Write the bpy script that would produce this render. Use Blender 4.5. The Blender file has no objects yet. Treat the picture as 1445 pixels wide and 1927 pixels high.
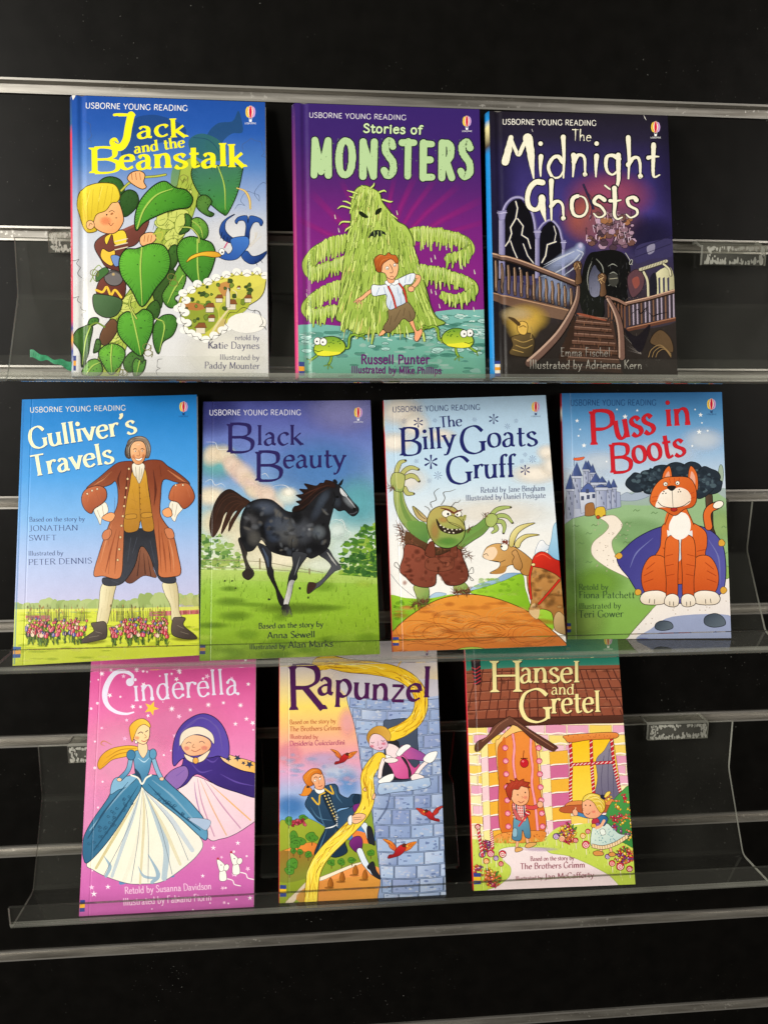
import bpy, math, random
import numpy as np
from mathutils import Vector, Matrix
from mathutils.geometry import tessellate_polygon

scene = bpy.context.scene
col = scene.collection
random.seed(7)

# ------------------------------------------------------------------ camera
CAM_ROWS = np.array([[0.9964634018850237, -0.08394825190027301, 0.0036578281280280375],
                     [-0.01125296708079814, -0.17645828418495008, -0.9842437933126029],
                     [0.08327099996760191, 0.9807217571489845, -0.17677888906485395]])
CAM_POS = np.array([0.0, -0.5903677739862552, -0.2097481160580796])
FOCAL, PW, PH = 1390.0, 1445.0, 1927.0
cam_data = bpy.data.cameras.new('camera')
cam = bpy.data.objects.new('camera', cam_data)
col.objects.link(cam)
cam_data.sensor_fit = 'VERTICAL'
cam_data.sensor_height = 36.0
cam_data.lens = 36.0 * FOCAL / PH
cam_data.clip_start = 0.01
cam_data.clip_end = 50
r, d, f = CAM_ROWS
cam.matrix_world = Matrix(((r[0], -d[0], -f[0], CAM_POS[0]), (r[1], -d[1], -f[1], CAM_POS[1]),
                           (r[2], -d[2], -f[2], CAM_POS[2]), (0, 0, 0, 1)))
scene.camera = cam

# ------------------------------------------------------------------ light: a dim room, one big soft source up in front on the left
world = bpy.data.worlds.new('World')
scene.world = world
world.use_nodes = True
wn = world.node_tree
wn.nodes.clear()
w_out = wn.nodes.new('ShaderNodeOutputWorld')
w_bg = wn.nodes.new('ShaderNodeBackground')
w_bg.inputs['Strength'].default_value = 0.55
w_tc = wn.nodes.new('ShaderNodeTexCoord')
w_sep = wn.nodes.new('ShaderNodeSeparateXYZ')
w_noise = wn.nodes.new('ShaderNodeTexNoise')
w_noise.inputs['Scale'].default_value = 3.2
w_noise.inputs['Detail'].default_value = 2.0
w_mul = wn.nodes.new('ShaderNodeMath'); w_mul.operation = 'MULTIPLY_ADD'
w_mul.inputs[1].default_value = -0.45; w_mul.inputs[2].default_value = 0.22
w_add = wn.nodes.new('ShaderNodeMath'); w_add.operation = 'MULTIPLY_ADD'
w_add.inputs[1].default_value = 0.45
w_nz = wn.nodes.new('ShaderNodeMath'); w_nz.operation = 'MULTIPLY_ADD'
w_nz.inputs[1].default_value = 0.9; w_nz.inputs[2].default_value = -0.45
w_sum = wn.nodes.new('ShaderNodeMath'); w_sum.operation = 'ADD'
w_ramp = wn.nodes.new('ShaderNodeValToRGB')
w_ramp.color_ramp.elements[0].position = 0.15
w_ramp.color_ramp.elements[0].color = (0.02, 0.016, 0.013, 1)
w_ramp.color_ramp.elements[1].position = 1.0
w_ramp.color_ramp.elements[1].color = (0.85, 0.83, 0.74, 1)
L = wn.links.new
L(w_tc.outputs['Generated'], w_sep.inputs[0])
L(w_tc.outputs['Generated'], w_noise.inputs['Vector'])
L(w_sep.outputs['X'], w_mul.inputs[0])
L(w_sep.outputs['Z'], w_add.inputs[0])
L(w_mul.outputs[0], w_add.inputs[2])
L(w_noise.outputs['Fac'], w_nz.inputs[0])
L(w_add.outputs[0], w_sum.inputs[0])
L(w_nz.outputs[0], w_sum.inputs[1])
L(w_sum.outputs[0], w_ramp.inputs[0])
w_n2 = wn.nodes.new('ShaderNodeTexNoise')
w_n2.inputs['Scale'].default_value = 7.0
w_n2.inputs['Detail'].default_value = 3.0
w_r2 = wn.nodes.new('ShaderNodeValToRGB')
w_r2.color_ramp.elements[0].position = 0.38; w_r2.color_ramp.elements[0].color = (0.16, 0.13, 0.11, 1)
w_r2.color_ramp.elements[1].position = 0.62; w_r2.color_ramp.elements[1].color = (1.5, 1.55, 1.3, 1)
w_mx = wn.nodes.new('ShaderNodeMix'); w_mx.data_type = 'RGBA'; w_mx.blend_type = 'MULTIPLY'
w_mx.inputs['Factor'].default_value = 0.85
L(w_tc.outputs['Generated'], w_n2.inputs['Vector']); L(w_n2.outputs['Fac'], w_r2.inputs[0])
L(w_ramp.outputs[0], w_mx.inputs['A']); L(w_r2.outputs[0], w_mx.inputs['B'])
L(w_mx.outputs['Result'], w_bg.inputs['Color'])
L(w_bg.outputs[0], w_out.inputs[0])


def area(name, loc, target, sx, sy, power, color):
    ld = bpy.data.lights.new(name, 'AREA')
    ld.shape = 'RECTANGLE'; ld.size = sx; ld.size_y = sy
    ld.energy = power; ld.color = color
    o = bpy.data.objects.new(name, ld)
    col.objects.link(o)
    o.location = loc
    o.rotation_euler = (Vector(target) - Vector(loc)).to_track_quat('-Z', 'Y').to_euler()
    return o


area('window_light', (-1.75, -1.55, 0.20), (0.0, 0, -0.38), 1.1, 1.3, 80.0, (1.0, 0.955, 0.88))
area('fill_light', (2.0, -1.25, 0.05), (0.05, 0, -0.4), 1.0, 1.0, 24.0, (1.0, 0.94, 0.86))  # added weak fill from the right, not a known lamp

scene.view_settings.view_transform = 'Standard'
scene.view_settings.look = 'None'
scene.view_settings.exposure = 0.0
scene.view_settings.gamma = 1.0
scene.view_settings.use_curve_mapping = False
scene.cycles.max_bounces = 8
scene.cycles.transparent_max_bounces = 48
scene.cycles.caustics_reflective = False
scene.cycles.caustics_refractive = False


# ------------------------------------------------------------------ materials
def lin(c):
    c = c / 255.0
    return c / 12.92 if c <= 0.04045 else ((c + 0.055) / 1.055) ** 2.4


def hx(s):
    return (lin(int(s[0:2], 16)), lin(int(s[2:4], 16)), lin(int(s[4:6], 16)))


def principled(name, color, rough=0.5, spec=0.5, metal=0.0, coat=0.0):
    m = bpy.data.materials.new(name)
    m.use_nodes = True
    b = m.node_tree.nodes['Principled BSDF']
    b.inputs['Base Color'].default_value = (*color, 1)
    b.inputs['Roughness'].default_value = rough
    b.inputs['Specular IOR Level'].default_value = spec
    b.inputs['Metallic'].default_value = metal
    b.inputs['Coat Weight'].default_value = coat
    return m


def noisy(name, c0, c1, scale, rough=0.5, spec=0.5, metal=0.0, stretch=(1, 1, 1), bump=0.0, detail=6, rough_var=0.0):
    """two-tone noise over the object's own space"""
    m = principled(name, c0, rough, spec, metal)
    nt = m.node_tree
    b = nt.nodes['Principled BSDF']
    tc = nt.nodes.new('ShaderNodeTexCoord')
    mp = nt.nodes.new('ShaderNodeMapping')
    mp.inputs['Scale'].default_value = stretch
    nz = nt.nodes.new('ShaderNodeTexNoise')
    nz.inputs['Scale'].default_value = scale
    nz.inputs['Detail'].default_value = detail
    rp = nt.nodes.new('ShaderNodeValToRGB')
    rp.color_ramp.elements[0].position = 0.3; rp.color_ramp.elements[0].color = (*c0, 1)
    rp.color_ramp.elements[1].position = 0.7; rp.color_ramp.elements[1].color = (*c1, 1)
    nt.links.new(tc.outputs['Object'], mp.inputs['Vector'])
    nt.links.new(mp.outputs[0], nz.inputs['Vector'])
    nt.links.new(nz.outputs['Fac'], rp.inputs[0])
    nt.links.new(rp.outputs[0], b.inputs['Base Color'])
    if rough_var:
        ma = nt.nodes.new('ShaderNodeMath'); ma.operation = 'MULTIPLY_ADD'
        ma.inputs[1].default_value = rough_var; ma.inputs[2].default_value = rough - rough_var / 2
        nt.links.new(nz.outputs['Fac'], ma.inputs[0]); nt.links.new(ma.outputs[0], b.inputs['Roughness'])
    if bump:
        bp = nt.nodes.new('ShaderNodeBump')
        bp.inputs['Strength'].default_value = bump
        bp.inputs['Distance'].default_value = 0.001
        nt.links.new(nz.outputs['Fac'], bp.inputs['Height'])
        nt.links.new(bp.outputs[0], b.inputs['Normal'])
    return m


def acrylic(name, tint, haze, scratch):
    """clear sheet: see-through with a Fresnel shine and a haze for dust, scuffs and painted-in sheen"""
    m = bpy.data.materials.new(name)
    m.use_nodes = True
    nt = m.node_tree
    nt.nodes.clear()
    out = nt.nodes.new('ShaderNodeOutputMaterial')
    tr = nt.nodes.new('ShaderNodeBsdfTransparent'); tr.inputs[0].default_value = (*tint, 1)
    gl = nt.nodes.new('ShaderNodeBsdfGlossy'); gl.inputs['Roughness'].default_value = 0.035
    gl.inputs['Color'].default_value = (1, 1, 1, 1)
    df = nt.nodes.new('ShaderNodeBsdfDiffuse'); df.inputs[0].default_value = (0.62, 0.62, 0.55, 1)
    fr = nt.nodes.new('ShaderNodeFresnel'); fr.inputs['IOR'].default_value = 1.49
    mx = nt.nodes.new('ShaderNodeMixShader'); mx2 = nt.nodes.new('ShaderNodeMixShader')
    tc = nt.nodes.new('ShaderNodeTexCoord')
    n1 = nt.nodes.new('ShaderNodeTexNoise'); n1.inputs['Scale'].default_value = 9; n1.inputs['Detail'].default_value = 5
    n2 = nt.nodes.new('ShaderNodeTexNoise'); n2.inputs['Scale'].default_value = 420; n2.inputs['Detail'].default_value = 1
    rp1 = nt.nodes.new('ShaderNodeMapRange'); rp1.inputs['From Min'].default_value = 0.35; rp1.inputs['From Max'].default_value = 0.75
    rp1.inputs['To Min'].default_value = haze * 0.5; rp1.inputs['To Max'].default_value = haze * 1.9
    rp2 = nt.nodes.new('ShaderNodeMapRange'); rp2.inputs['From Min'].default_value = 0.735; rp2.inputs['From Max'].default_value = 0.78
    rp2.inputs['To Min'].default_value = 0; rp2.inputs['To Max'].default_value = scratch
    ad = nt.nodes.new('ShaderNodeMath'); ad.operation = 'ADD'
    nt.links.new(tc.outputs['Object'], n1.inputs['Vector']); nt.links.new(tc.outputs['Object'], n2.inputs['Vector'])
    nt.links.new(n1.outputs['Fac'], rp1.inputs['Value']); nt.links.new(n2.outputs['Fac'], rp2.inputs['Value'])
    nt.links.new(rp1.outputs[0], ad.inputs[0]); nt.links.new(rp2.outputs[0], ad.inputs[1])
    nt.links.new(ad.outputs[0], mx.inputs[0])
    nt.links.new(tr.outputs[0], mx.inputs[1]); nt.links.new(df.outputs[0], mx.inputs[2])
    ge = nt.nodes.new('ShaderNodeNewGeometry')          # only the side facing out shines
    inv = nt.nodes.new('ShaderNodeMath'); inv.operation = 'SUBTRACT'; inv.inputs[0].default_value = 1.0
    fm_ = nt.nodes.new('ShaderNodeMath'); fm_.operation = 'MULTIPLY'
    nt.links.new(ge.outputs['Backfacing'], inv.inputs[1])
    nt.links.new(fr.outputs[0], fm_.inputs[0]); nt.links.new(inv.outputs[0], fm_.inputs[1])
    nt.links.new(fm_.outputs[0], mx2.inputs[0])
    nt.links.new(mx.outputs[0], mx2.inputs[1]); nt.links.new(gl.outputs[0], mx2.inputs[2])
    nt.links.new(mx2.outputs[0], out.inputs[0])
    return m


M_PANEL = noisy('black_melamine', (0.0025, 0.0023, 0.002), (0.0038, 0.0034, 0.003), 60, 0.38, 0.13, rough_var=0.10, bump=0.02)
def add_specks(m, scale, lo, hi, color, seed):
    """stray dust and scuffs over a base colour"""
    nt = m.node_tree
    bs = nt.nodes['Principled BSDF']
    src = bs.inputs['Base Color'].links[0].from_socket
    tc = nt.nodes.new('ShaderNodeTexCoord')
    mp = nt.nodes.new('ShaderNodeMapping'); mp.inputs['Location'].default_value = (seed, seed * 2.3, seed * 1.7)
    n1 = nt.nodes.new('ShaderNodeTexNoise'); n1.inputs['Scale'].default_value = scale; n1.inputs['Detail'].default_value = 2
    n2 = nt.nodes.new('ShaderNodeTexNoise'); n2.inputs['Scale'].default_value = 14; n2.inputs['Detail'].default_value = 3
    mr = nt.nodes.new('ShaderNodeMapRange'); mr.inputs['From Min'].default_value = lo; mr.inputs['From Max'].default_value = hi
    m2 = nt.nodes.new('ShaderNodeMapRange'); m2.inputs['From Min'].default_value = 0.5; m2.inputs['From Max'].default_value = 0.66
    mu = nt.nodes.new('ShaderNodeMath'); mu.operation = 'MULTIPLY'
    mx = nt.nodes.new('ShaderNodeMix'); mx.data_type = 'RGBA'
    k = nt.links.new
    k(tc.outputs['Object'], mp.inputs['Vector']); k(mp.outputs[0], n1.inputs['Vector']); k(mp.outputs[0], n2.inputs['Vector'])
    k(n1.outputs['Fac'], mr.inputs['Value']); k(n2.outputs['Fac'], m2.inputs['Value'])
    k(mr.outputs[0], mu.inputs[0]); k(m2.outputs[0], mu.inputs[1]); k(mu.outputs[0], mx.inputs['Factor'])
    k(src, mx.inputs['A']); mx.inputs['B'].default_value = (*color, 1)
    k(mx.outputs['Result'], bs.inputs['Base Color'])


add_specks(M_PANEL, 480, 0.70, 0.76, (0.22, 0.22, 0.2), 3.0)
M_STRIP = noisy('brushed_aluminium', (0.22, 0.205, 0.18), (0.50, 0.48, 0.44), 120, 0.40, 0.5, 0.8, (0.12, 1, 2.2), 0.12, rough_var=0.3)
add_specks(M_STRIP, 300, 0.62, 0.68, (0.75, 0.73, 0.68), 1.0)
M_STRIP_LIP = noisy('pale_aluminium_edge', (0.42, 0.40, 0.37), (0.62, 0.6, 0.56), 70, 0.33, 0.5, 0.8, (0.1, 1, 1))  # paler tone for the two lips of each strip
M_ACRYL = acrylic('clear_acrylic', (0.985, 0.987, 0.98), 0.010, 0.05)  # haze is dust and scuffs, plus the plates' sheen painted in
M_EDGE = acrylic('acrylic_cut_edge', (0.55, 0.56, 0.52), 0.46, 0.2)
M_LIP = acrylic('acrylic_lip_edge', (0.30, 0.30, 0.28), 0.05, 0.2)  # dark tint paints in the line that refraction leaves along the lip
M_BEND = acrylic('acrylic_bend', (0.82, 0.83, 0.81), 0.16, 0.1)  # extra haze paints in the bright line of light gathered by the bend
M_PAGES = noisy('page_edges', (0.50, 0.47, 0.40), (0.66, 0.63, 0.55), 30, 0.8, 0.2, 0, (1, 60, 1))


# ------------------------------------------------------------------ object helpers
def tag(o, label=None, cat=None, group=None, kind=None):
    if label: o['label'] = label
    if cat: o['category'] = cat
    if group: o['group'] = group
    if kind: o['kind'] = kind
    return o


def empty(name, mat):
    o = bpy.data.objects.new(name, None)
    o.empty_display_size = 0.02
    col.objects.link(o)
    o.matrix_world = mat
    return o


def link_mesh(name, verts, faces, mats, parent=None, fmat=None, smooth=False):
    me = bpy.data.meshes.new(name)
    me.from_pydata([tuple(v) for v in verts], [], faces)
    for m in mats: me.materials.append(m)
    if fmat is not None:
        me.polygons.foreach_set('material_index', fmat)
    if smooth:
        me.polygons.foreach_set('use_smooth', [True] * len(faces))
    me.update()
    o = bpy.data.objects.new(name, me)
    col.objects.link(o)
    if parent is not None: o.parent = parent
    return o


def box_vf(x0, x1, y0, y1, z0, z1, base=0):
    v = [(x0, y0, z0), (x1, y0, z0), (x1, y1, z0), (x0, y1, z0), (x0, y0, z1), (x1, y0, z1), (x1, y1, z1), (x0, y1, z1)]
    f = [(0, 3, 2, 1), (4, 5, 6, 7), (0, 1, 5, 4), (1, 2, 6, 5), (2, 3, 7, 6), (3, 0, 4, 7)]
    return v, [tuple(i + base for i in q) for q in f]


def prism_x(profile, x0, x1):
    """closed profile of (y, z) points swept along x"""
    n = len(profile)
    v = [(x0, y, z) for y, z in profile] + [(x1, y, z) for y, z in profile]
    f = [(i, (i + 1) % n, n + (i + 1) % n, n + i) for i in range(n)]
    f.append(tuple(range(n - 1, -1, -1))); f.append(tuple(range(n, 2 * n)))
    return v, f


def bevel(o, w, seg=2):
    b = o.modifiers.new('bevel', 'BEVEL'); b.width = w; b.segments = seg; b.limit_method = 'ANGLE'
    return o


# ------------------------------------------------------------------ slatted wall
IDENT = Matrix.Identity(4)
wall = tag(empty('slat_wall', IDENT), 'black slatted display wall with horizontal grey metal grooves behind the books', 'display wall', kind='structure')
WX0, WX1 = -2.0, 2.2
GROOVES = [-0.1 * k for k in range(-8, 17)]
for i in range(len(GROOVES) - 1):
    zt, zb = GROOVES[i] - 0.0105, GROOVES[i + 1]
    v, f = box_vf(WX0, WX1, 0.0, 0.018, zb, zt)
    o = link_mesh('slat_panel', v, f, [M_PANEL], wall)
    bevel(o, 0.0006)
for g in GROOVES:
    t, b = g, g - 0.0105
    prof = [(-0.0012, t - 0.0002), (-0.0012, t - 0.0017), (0.0042, t - 0.0026), (0.0050, b + 0.0030), (-0.0009, b + 0.0016), (-0.0009, b + 0.0002),
            (0.009, b + 0.0002), (0.009, t - 0.0002)]
    v, f = prism_x(prof, WX0, WX1)
    fm = [1, 0, 0, 0, 1, 0, 0, 0, 0, 0]
    link_mesh('groove_strip', v, f, [M_STRIP, M_STRIP_LIP], wall, fm)


# ------------------------------------------------------------------ acrylic shelves
def shelf(name, label, x0, x1, pts, th=0.0023):
    root = empty(name, Matrix.Translation((0.5 * (x0 + x1), 0, pts[0][1])))
    tag(root, label, 'display shelf', 'clear acrylic book shelves')
    cx, cz = 0.5 * (x0 + x1), pts[0][1]
    # round the bends a little
    P = [np.array(p) for p in pts]
    rounded = [P[0]]
    for i in range(1, len(P) - 1):
        a = P[i] + (P[i - 1] - P[i]) / np.linalg.norm(P[i - 1] - P[i]) * 0.004
        b = P[i] + (P[i + 1] - P[i]) / np.linalg.norm(P[i + 1] - P[i]) * 0.004
        for t in (0, 0.25, 0.5, 0.75, 1):
            rounded.append((1 - t) ** 2 * a + 2 * t * (1 - t) * P[i] + t * t * b)
    rounded.append(P[-1])
    n = len(rounded)
    nrm = []
    for i in range(n):
        d_ = rounded[min(i + 1, n - 1)] - rounded[max(i - 1, 0)]
        d_ = d_ / np.linalg.norm(d_)
        nrm.append(np.array((d_[1], -d_[0])))       # towards the room for a downward run
    front = rounded
    back = [p - q * th for p, q in zip(rounded, nrm)]
    v, f, fm = [], [], []
    for X in (x0 - cx, x1 - cx):
        for p in front: v.append((X, p[0], p[1] - cz))
        for p in back: v.append((X, p[0], p[1] - cz))
    S = 2 * n
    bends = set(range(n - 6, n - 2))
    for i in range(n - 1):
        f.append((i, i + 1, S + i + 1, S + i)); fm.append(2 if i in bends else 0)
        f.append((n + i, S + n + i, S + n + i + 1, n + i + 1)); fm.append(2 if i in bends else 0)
        f.append((i, n + i, n + i + 1, i + 1)); fm.append(1)
        f.append((S + i, S + i + 1, S + n + i + 1, S + n + i)); fm.append(1)
    f.append((0, S, S + n, n)); fm.append(1)
    f.append((n - 1, 2 * n - 1, S + 2 * n - 1, S + n - 1)); fm.append(3)
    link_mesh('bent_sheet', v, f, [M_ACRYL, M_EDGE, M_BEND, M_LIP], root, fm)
    return root, cx, cz


def hook(root, cx, cz, xa, xb, ztop, zp, rnd):
    """acrylic hanger: tongue in the groove, step over the plate, glued flap with bubbles round its rim"""
    y_w, y_f = 0.002, -0.0165
    prof = [(y_w, ztop + 0.0), (-0.004, ztop - 0.0005), (-0.0128, zp + 0.0012), (y_f, zp + 0.0005), (y_f, zp - 0.0140), (-0.0136, zp - 0.0140),
            (-0.0136, zp - 0.0004), (-0.0118, zp - 0.0002), (-0.0045, ztop - 0.0032), (y_w, ztop - 0.0028)]
    v, f = prism_x([(y, z - cz) for y, z in prof], xa - cx, xb - cx)
    fm = [0, 0, 1, 0, 1, 0, 0, 0, 0, 1, 1, 1]
    h = link_mesh('hook', v, f, [M_HOOK, M_EDGE], root, fm)
    # glue: ragged blots between flap and plate, thick round the rim and open in the middle
    gv, gf = [], []
    n = 0
    for k in range(150):
        side = rnd.random()
        if side < 0.42: px, pz = rnd.uniform(xa + 0.003, xb - 0.003), zp - 0.0126 + abs(rnd.gauss(0, 0.0014))
        elif side < 0.58: px, pz = xa + 0.002 + abs(rnd.gauss(0, 0.0035)), rnd.uniform(zp - 0.0128, zp - 0.001)
        elif side < 0.74: px, pz = xb - 0.002 - abs(rnd.gauss(0, 0.0028)), rnd.uniform(zp - 0.0128, zp - 0.001)
        else: px, pz = rnd.uniform(xa + 0.004, xb - 0.003), zp - 0.0008 - abs(rnd.gauss(0, 0.0010))
        m = 11
        ra, rb, ph = rnd.uniform(0.0005, 0.0011), rnd.uniform(0.0007, 0.0020), rnd.uniform(0, 3)
        ring = []
        for j in range(m):
            a = 2 * math.pi * j / m
            q = rnd.uniform(0.65, 1.2)
            qx, qz = ra * q * math.cos(a), rb * q * math.sin(a)
            ring.append((min(max(px + qx, xa + 0.0006), xb - 0.0006) - cx, y_f - 0.00012 - k * 3e-6, min(max(pz + qz, zp - 0.0136), zp) - cz))
        gv += ring
        gf.append(tuple(range(n, n + m))); n += m
    link_mesh('glue_bubble', gv, gf, [M_GLUE], h)


M_HOOK = acrylic('hook_acrylic', (0.86, 0.86, 0.83), 0.07, 0.1)
M_GLUE = acrylic('dried_glue', (0.55, 0.55, 0.52), 0.55, 0.9)

rnd = random.Random(3)
SH1 = [(-0.0095, -0.1095), (-0.0118, -0.1500), (-0.0430, -0.2100), (-0.0865, -0.2098), (-0.0870, -0.1952)]
s, cx, cz = shelf('acrylic_shelf', 'top clear acrylic shelf holding the three hardback books', -0.2194, 0.372, SH1)
hook(s, cx, cz, -0.1935, -0.1430, -0.1015, -0.1070, rnd); hook(s, cx, cz, 0.2945, 0.3460, -0.1010, -0.1075, rnd)
SH2 = [(-0.0120, -0.3082), (-0.0105, -0.3500), (-0.0465, -0.4095), (-0.0915, -0.4085), (-0.0920, -0.3918)]
s, cx, cz = shelf('acrylic_shelf', 'middle clear acrylic shelf holding four paperback books', -0.2310, 0.3569, SH2)
hook(s, cx, cz, -0.2060, -0.1520, -0.3010, -0.3065, rnd); hook(s, cx, cz, 0.2800, 0.3330, -0.3010, -0.3065, rnd)
SH3 = [(-0.0120, -0.5047), (-0.0126, -0.5485), (-0.0450, -0.6105), (-0.0860, -0.6090), (-0.0864, -0.5915)]
s, cx, cz = shelf('acrylic_shelf', 'lowest clear acrylic shelf holding three paperback books', -0.2321, 0.3575, SH3)
hook(s, cx, cz, -0.2075, -0.1540, -0.5010, -0.5035, rnd); hook(s, cx, cz, 0.2785, 0.3325, -0.5010, -0.5030, rnd)

# scrap of green ribbon on the top ledge
rb_m = noisy('green_ribbon', hx('14754c'), hx('2f9c6c'), 300, 0.5, 0.3)
rv, rf = [], []
for i in range(25):
    t = i / 24
    x = -0.2005 + 0.027 * t; z = -0.1930 - 0.0085 * t + 0.0007 * math.sin(t * 19); hgt = 0.0018 + 0.0008 * math.sin(t * 7 + 1) + 0.0006 * t
    for yy in (-0.0475, -0.0465):
        rv += [(x, yy - 0.001 * math.sin(t * 5), z + hgt), (x, yy - 0.001 * math.sin(t * 5) - 0.0008 * math.cos(t * 9), z - hgt)]
for i in range(24):
    a = i * 4
    rf += [(a, a + 1, a + 5, a + 4), (a + 2, a + 6, a + 7, a + 3), (a, a + 4, a + 6, a + 2), (a + 1, a + 3, a + 7, a + 5)]
rf += [(0, 2, 3, 1), (96, 97, 99, 98)]
tag(link_mesh('ribbon', rv, rf, [rb_m]), 'scrap of green ribbon lying on the top acrylic shelf', 'ribbon')


# ------------------------------------------------------------------ printed covers: flat shapes laid on the cover sheet
def print_material(name, blend):
    m = bpy.data.materials.new(name)
    m.use_nodes = True
    nt = m.node_tree
    b = nt.nodes['Principled BSDF']
    b.inputs['Roughness'].default_value = 0.33
    b.inputs['Specular IOR Level'].default_value = 0.3
    at = nt.nodes.new('ShaderNodeAttribute'); at.attribute_name = 'ink'
    tc = nt.nodes.new('ShaderNodeTexCoord')
    n1 = nt.nodes.new('ShaderNodeTexNoise'); n1.inputs['Scale'].default_value = 130; n1.inputs['Detail'].default_value = 5; n1.inputs['Roughness'].default_value = 0.7
    n2 = nt.nodes.new('ShaderNodeTexNoise'); n2.inputs['Scale'].default_value = 900; n2.inputs['Detail'].default_value = 2
    ad = nt.nodes.new('ShaderNodeMath'); ad.operation = 'ADD'
    sb = nt.nodes.new('ShaderNodeMath'); sb.operation = 'SUBTRACT'; sb.inputs[1].default_value = 1.0
    gr = nt.nodes.new('ShaderNodeAttribute'); gr.attribute_name = 'grain'
    mu = nt.nodes.new('ShaderNodeMath'); mu.operation = 'MULTIPLY'
    pl = nt.nodes.new('ShaderNodeMath'); pl.operation = 'ADD'; pl.inputs[1].default_value = 1.0
    vm = nt.nodes.new('ShaderNodeVectorMath'); vm.operation = 'SCALE'
    k = nt.links.new
    k(tc.outputs['Object'], n1.inputs['Vector']); k(tc.outputs['Object'], n2.inputs['Vector'])
    k(n1.outputs['Fac'], ad.inputs[0]); k(n2.outputs['Fac'], ad.inputs[1]); k(ad.outputs[0], sb.inputs[0])
    k(sb.outputs[0], mu.inputs[0]); k(gr.outputs['Fac'], mu.inputs[1]); k(mu.outputs[0], pl.inputs[0])
    k(at.outputs['Color'], vm.inputs[0]); k(pl.outputs[0], vm.inputs['Scale']); k(vm.outputs[0], b.inputs['Base Color'])
    n3 = nt.nodes.new('ShaderNodeTexNoise'); n3.inputs['Scale'].default_value = 22; n3.inputs['Detail'].default_value = 2
    bp = nt.nodes.new('ShaderNodeBump'); bp.inputs['Strength'].default_value = 0.35; bp.inputs['Distance'].default_value = 0.0015
    k(tc.outputs['Object'], n3.inputs['Vector']); k(n3.outputs['Fac'], bp.inputs['Height']); k(bp.outputs[0], b.inputs['Normal'])
    rr = nt.nodes.new('ShaderNodeMath'); rr.operation = 'MULTIPLY_ADD'; rr.inputs[1].default_value = 0.22; rr.inputs[2].default_value = 0.2
    k(n1.outputs['Fac'], rr.inputs[0]); k(rr.outputs[0], b.inputs['Roughness'])
    if blend:
        op = nt.nodes.new('ShaderNodeAttribute'); op.attribute_name = 'cover'
        k(op.outputs['Fac'], b.inputs['Alpha'])
    return m


M_PRINT = print_material('printed_ink', False)
M_WASH = print_material('printed_wash', True)

ZOOM = {'jack': (0, 100, 560 / 1445), 'mon': (540, 180, 380 / 1356), 'gho': (900, 190, 380 / 1356), 'gul': (0, 680, 420 / 1395),
        'bla': (365, 740, 360 / 1334), 'bil': (710, 730, 360 / 1334), 'pus': (1000, 680, 1.0 * 445 / 1445), 'cin': (0, 1200, 520 / 1378),
        'rap': (515, 1230, 340 / 1365), 'han': (865, 1220, 340 / 1394)}
# width, height, foot corner x y z, lean, roll, yaw
POSE = {'jack': (0.1345, 0.1989, -0.1716, -0.05004, -0.20827, 0.20396, 0.00111, 0.0087),
        'mon': (0.1345, 0.1989, -0.01539, -0.05448, -0.20901, 0.2119, 0.00246, 0.00677),
        'gho': (0.1345, 0.1989, 0.12455, -0.05981, -0.20796, 0.24588, 0.00062, -0.02544),
        'gul': (0.1281, 0.1951, -0.21625, -0.08199, -0.40752, 0.3684, 0.0325, -0.00689),
        'bla': (0.1281, 0.1951, -0.08758, -0.08416, -0.4069, 0.39941, 0.01104, -0.00119),
        'bil': (0.1281, 0.1951, 0.05081, -0.075, -0.40746, 0.37401, 0.03687, -0.07838),
        'pus': (0.1281, 0.1951, 0.1899, -0.053, -0.40954, 0.2436, 0.01139, -0.08495),
        'cin': (0.13, 0.198, -0.18582, -0.07864, -0.60912, 0.361, -0.00562, 0.00677),
        'rap': (0.13, 0.198, -0.03636, -0.07588, -0.60951, 0.36229, 0.00077, -0.00612),
        'han': (0.13, 0.198, 0.1154, -0.07918, -0.6053, 0.35598, -0.00352, -0.01464)}


def pose_rot(lean, roll, yaw):
    cl, sl = math.cos(lean), math.sin(lean); A = np.array([[1, 0, 0], [0, cl, sl], [0, -sl, cl]])
    cr, sr = math.cos(roll), math.sin(roll); B = np.array([[cr, 0, -sr], [0, 1, 0], [sr, 0, cr]])
    cy, sy = math.cos(yaw), math.sin(yaw); Y = np.array([[cy, -sy, 0], [sy, cy, 0], [0, 0, 1]])
    return Y @ A @ B


def crom(P, closed, n):
    P = np.asarray(P, float)
    N = len(P)
    if N < 3: return P
    out = []
    segs = N if closed else N - 1
    t = np.linspace(0, 1, n, endpoint=False)[:, None]
    for i in range(segs):
        if closed:
            p0, p1, p2, p3 = P[i - 1], P[i], P[(i + 1) % N], P[(i + 2) % N]
        else:
            p1, p2 = P[i], P[i + 1]
            p0 = P[i - 1] if i > 0 else 2 * p1 - p2
            p3 = P[i + 2] if i + 2 < N else 2 * p2 - p1
        out.append(0.5 * (2 * p1 + (p2 - p0) * t + (2 * p0 - 5 * p1 + 4 * p2 - p3) * t ** 2 + (3 * p1 - p0 - 3 * p2 + p3) * t ** 3))
    if not closed: out.append(P[-1:])
    return np.concatenate(out)


def pts(s):
    if isinstance(s, str):
        a = np.array(s.split(), float)
        return a.reshape(-1, 2)
    return np.asarray(s, float)


DZ = 3e-6


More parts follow.
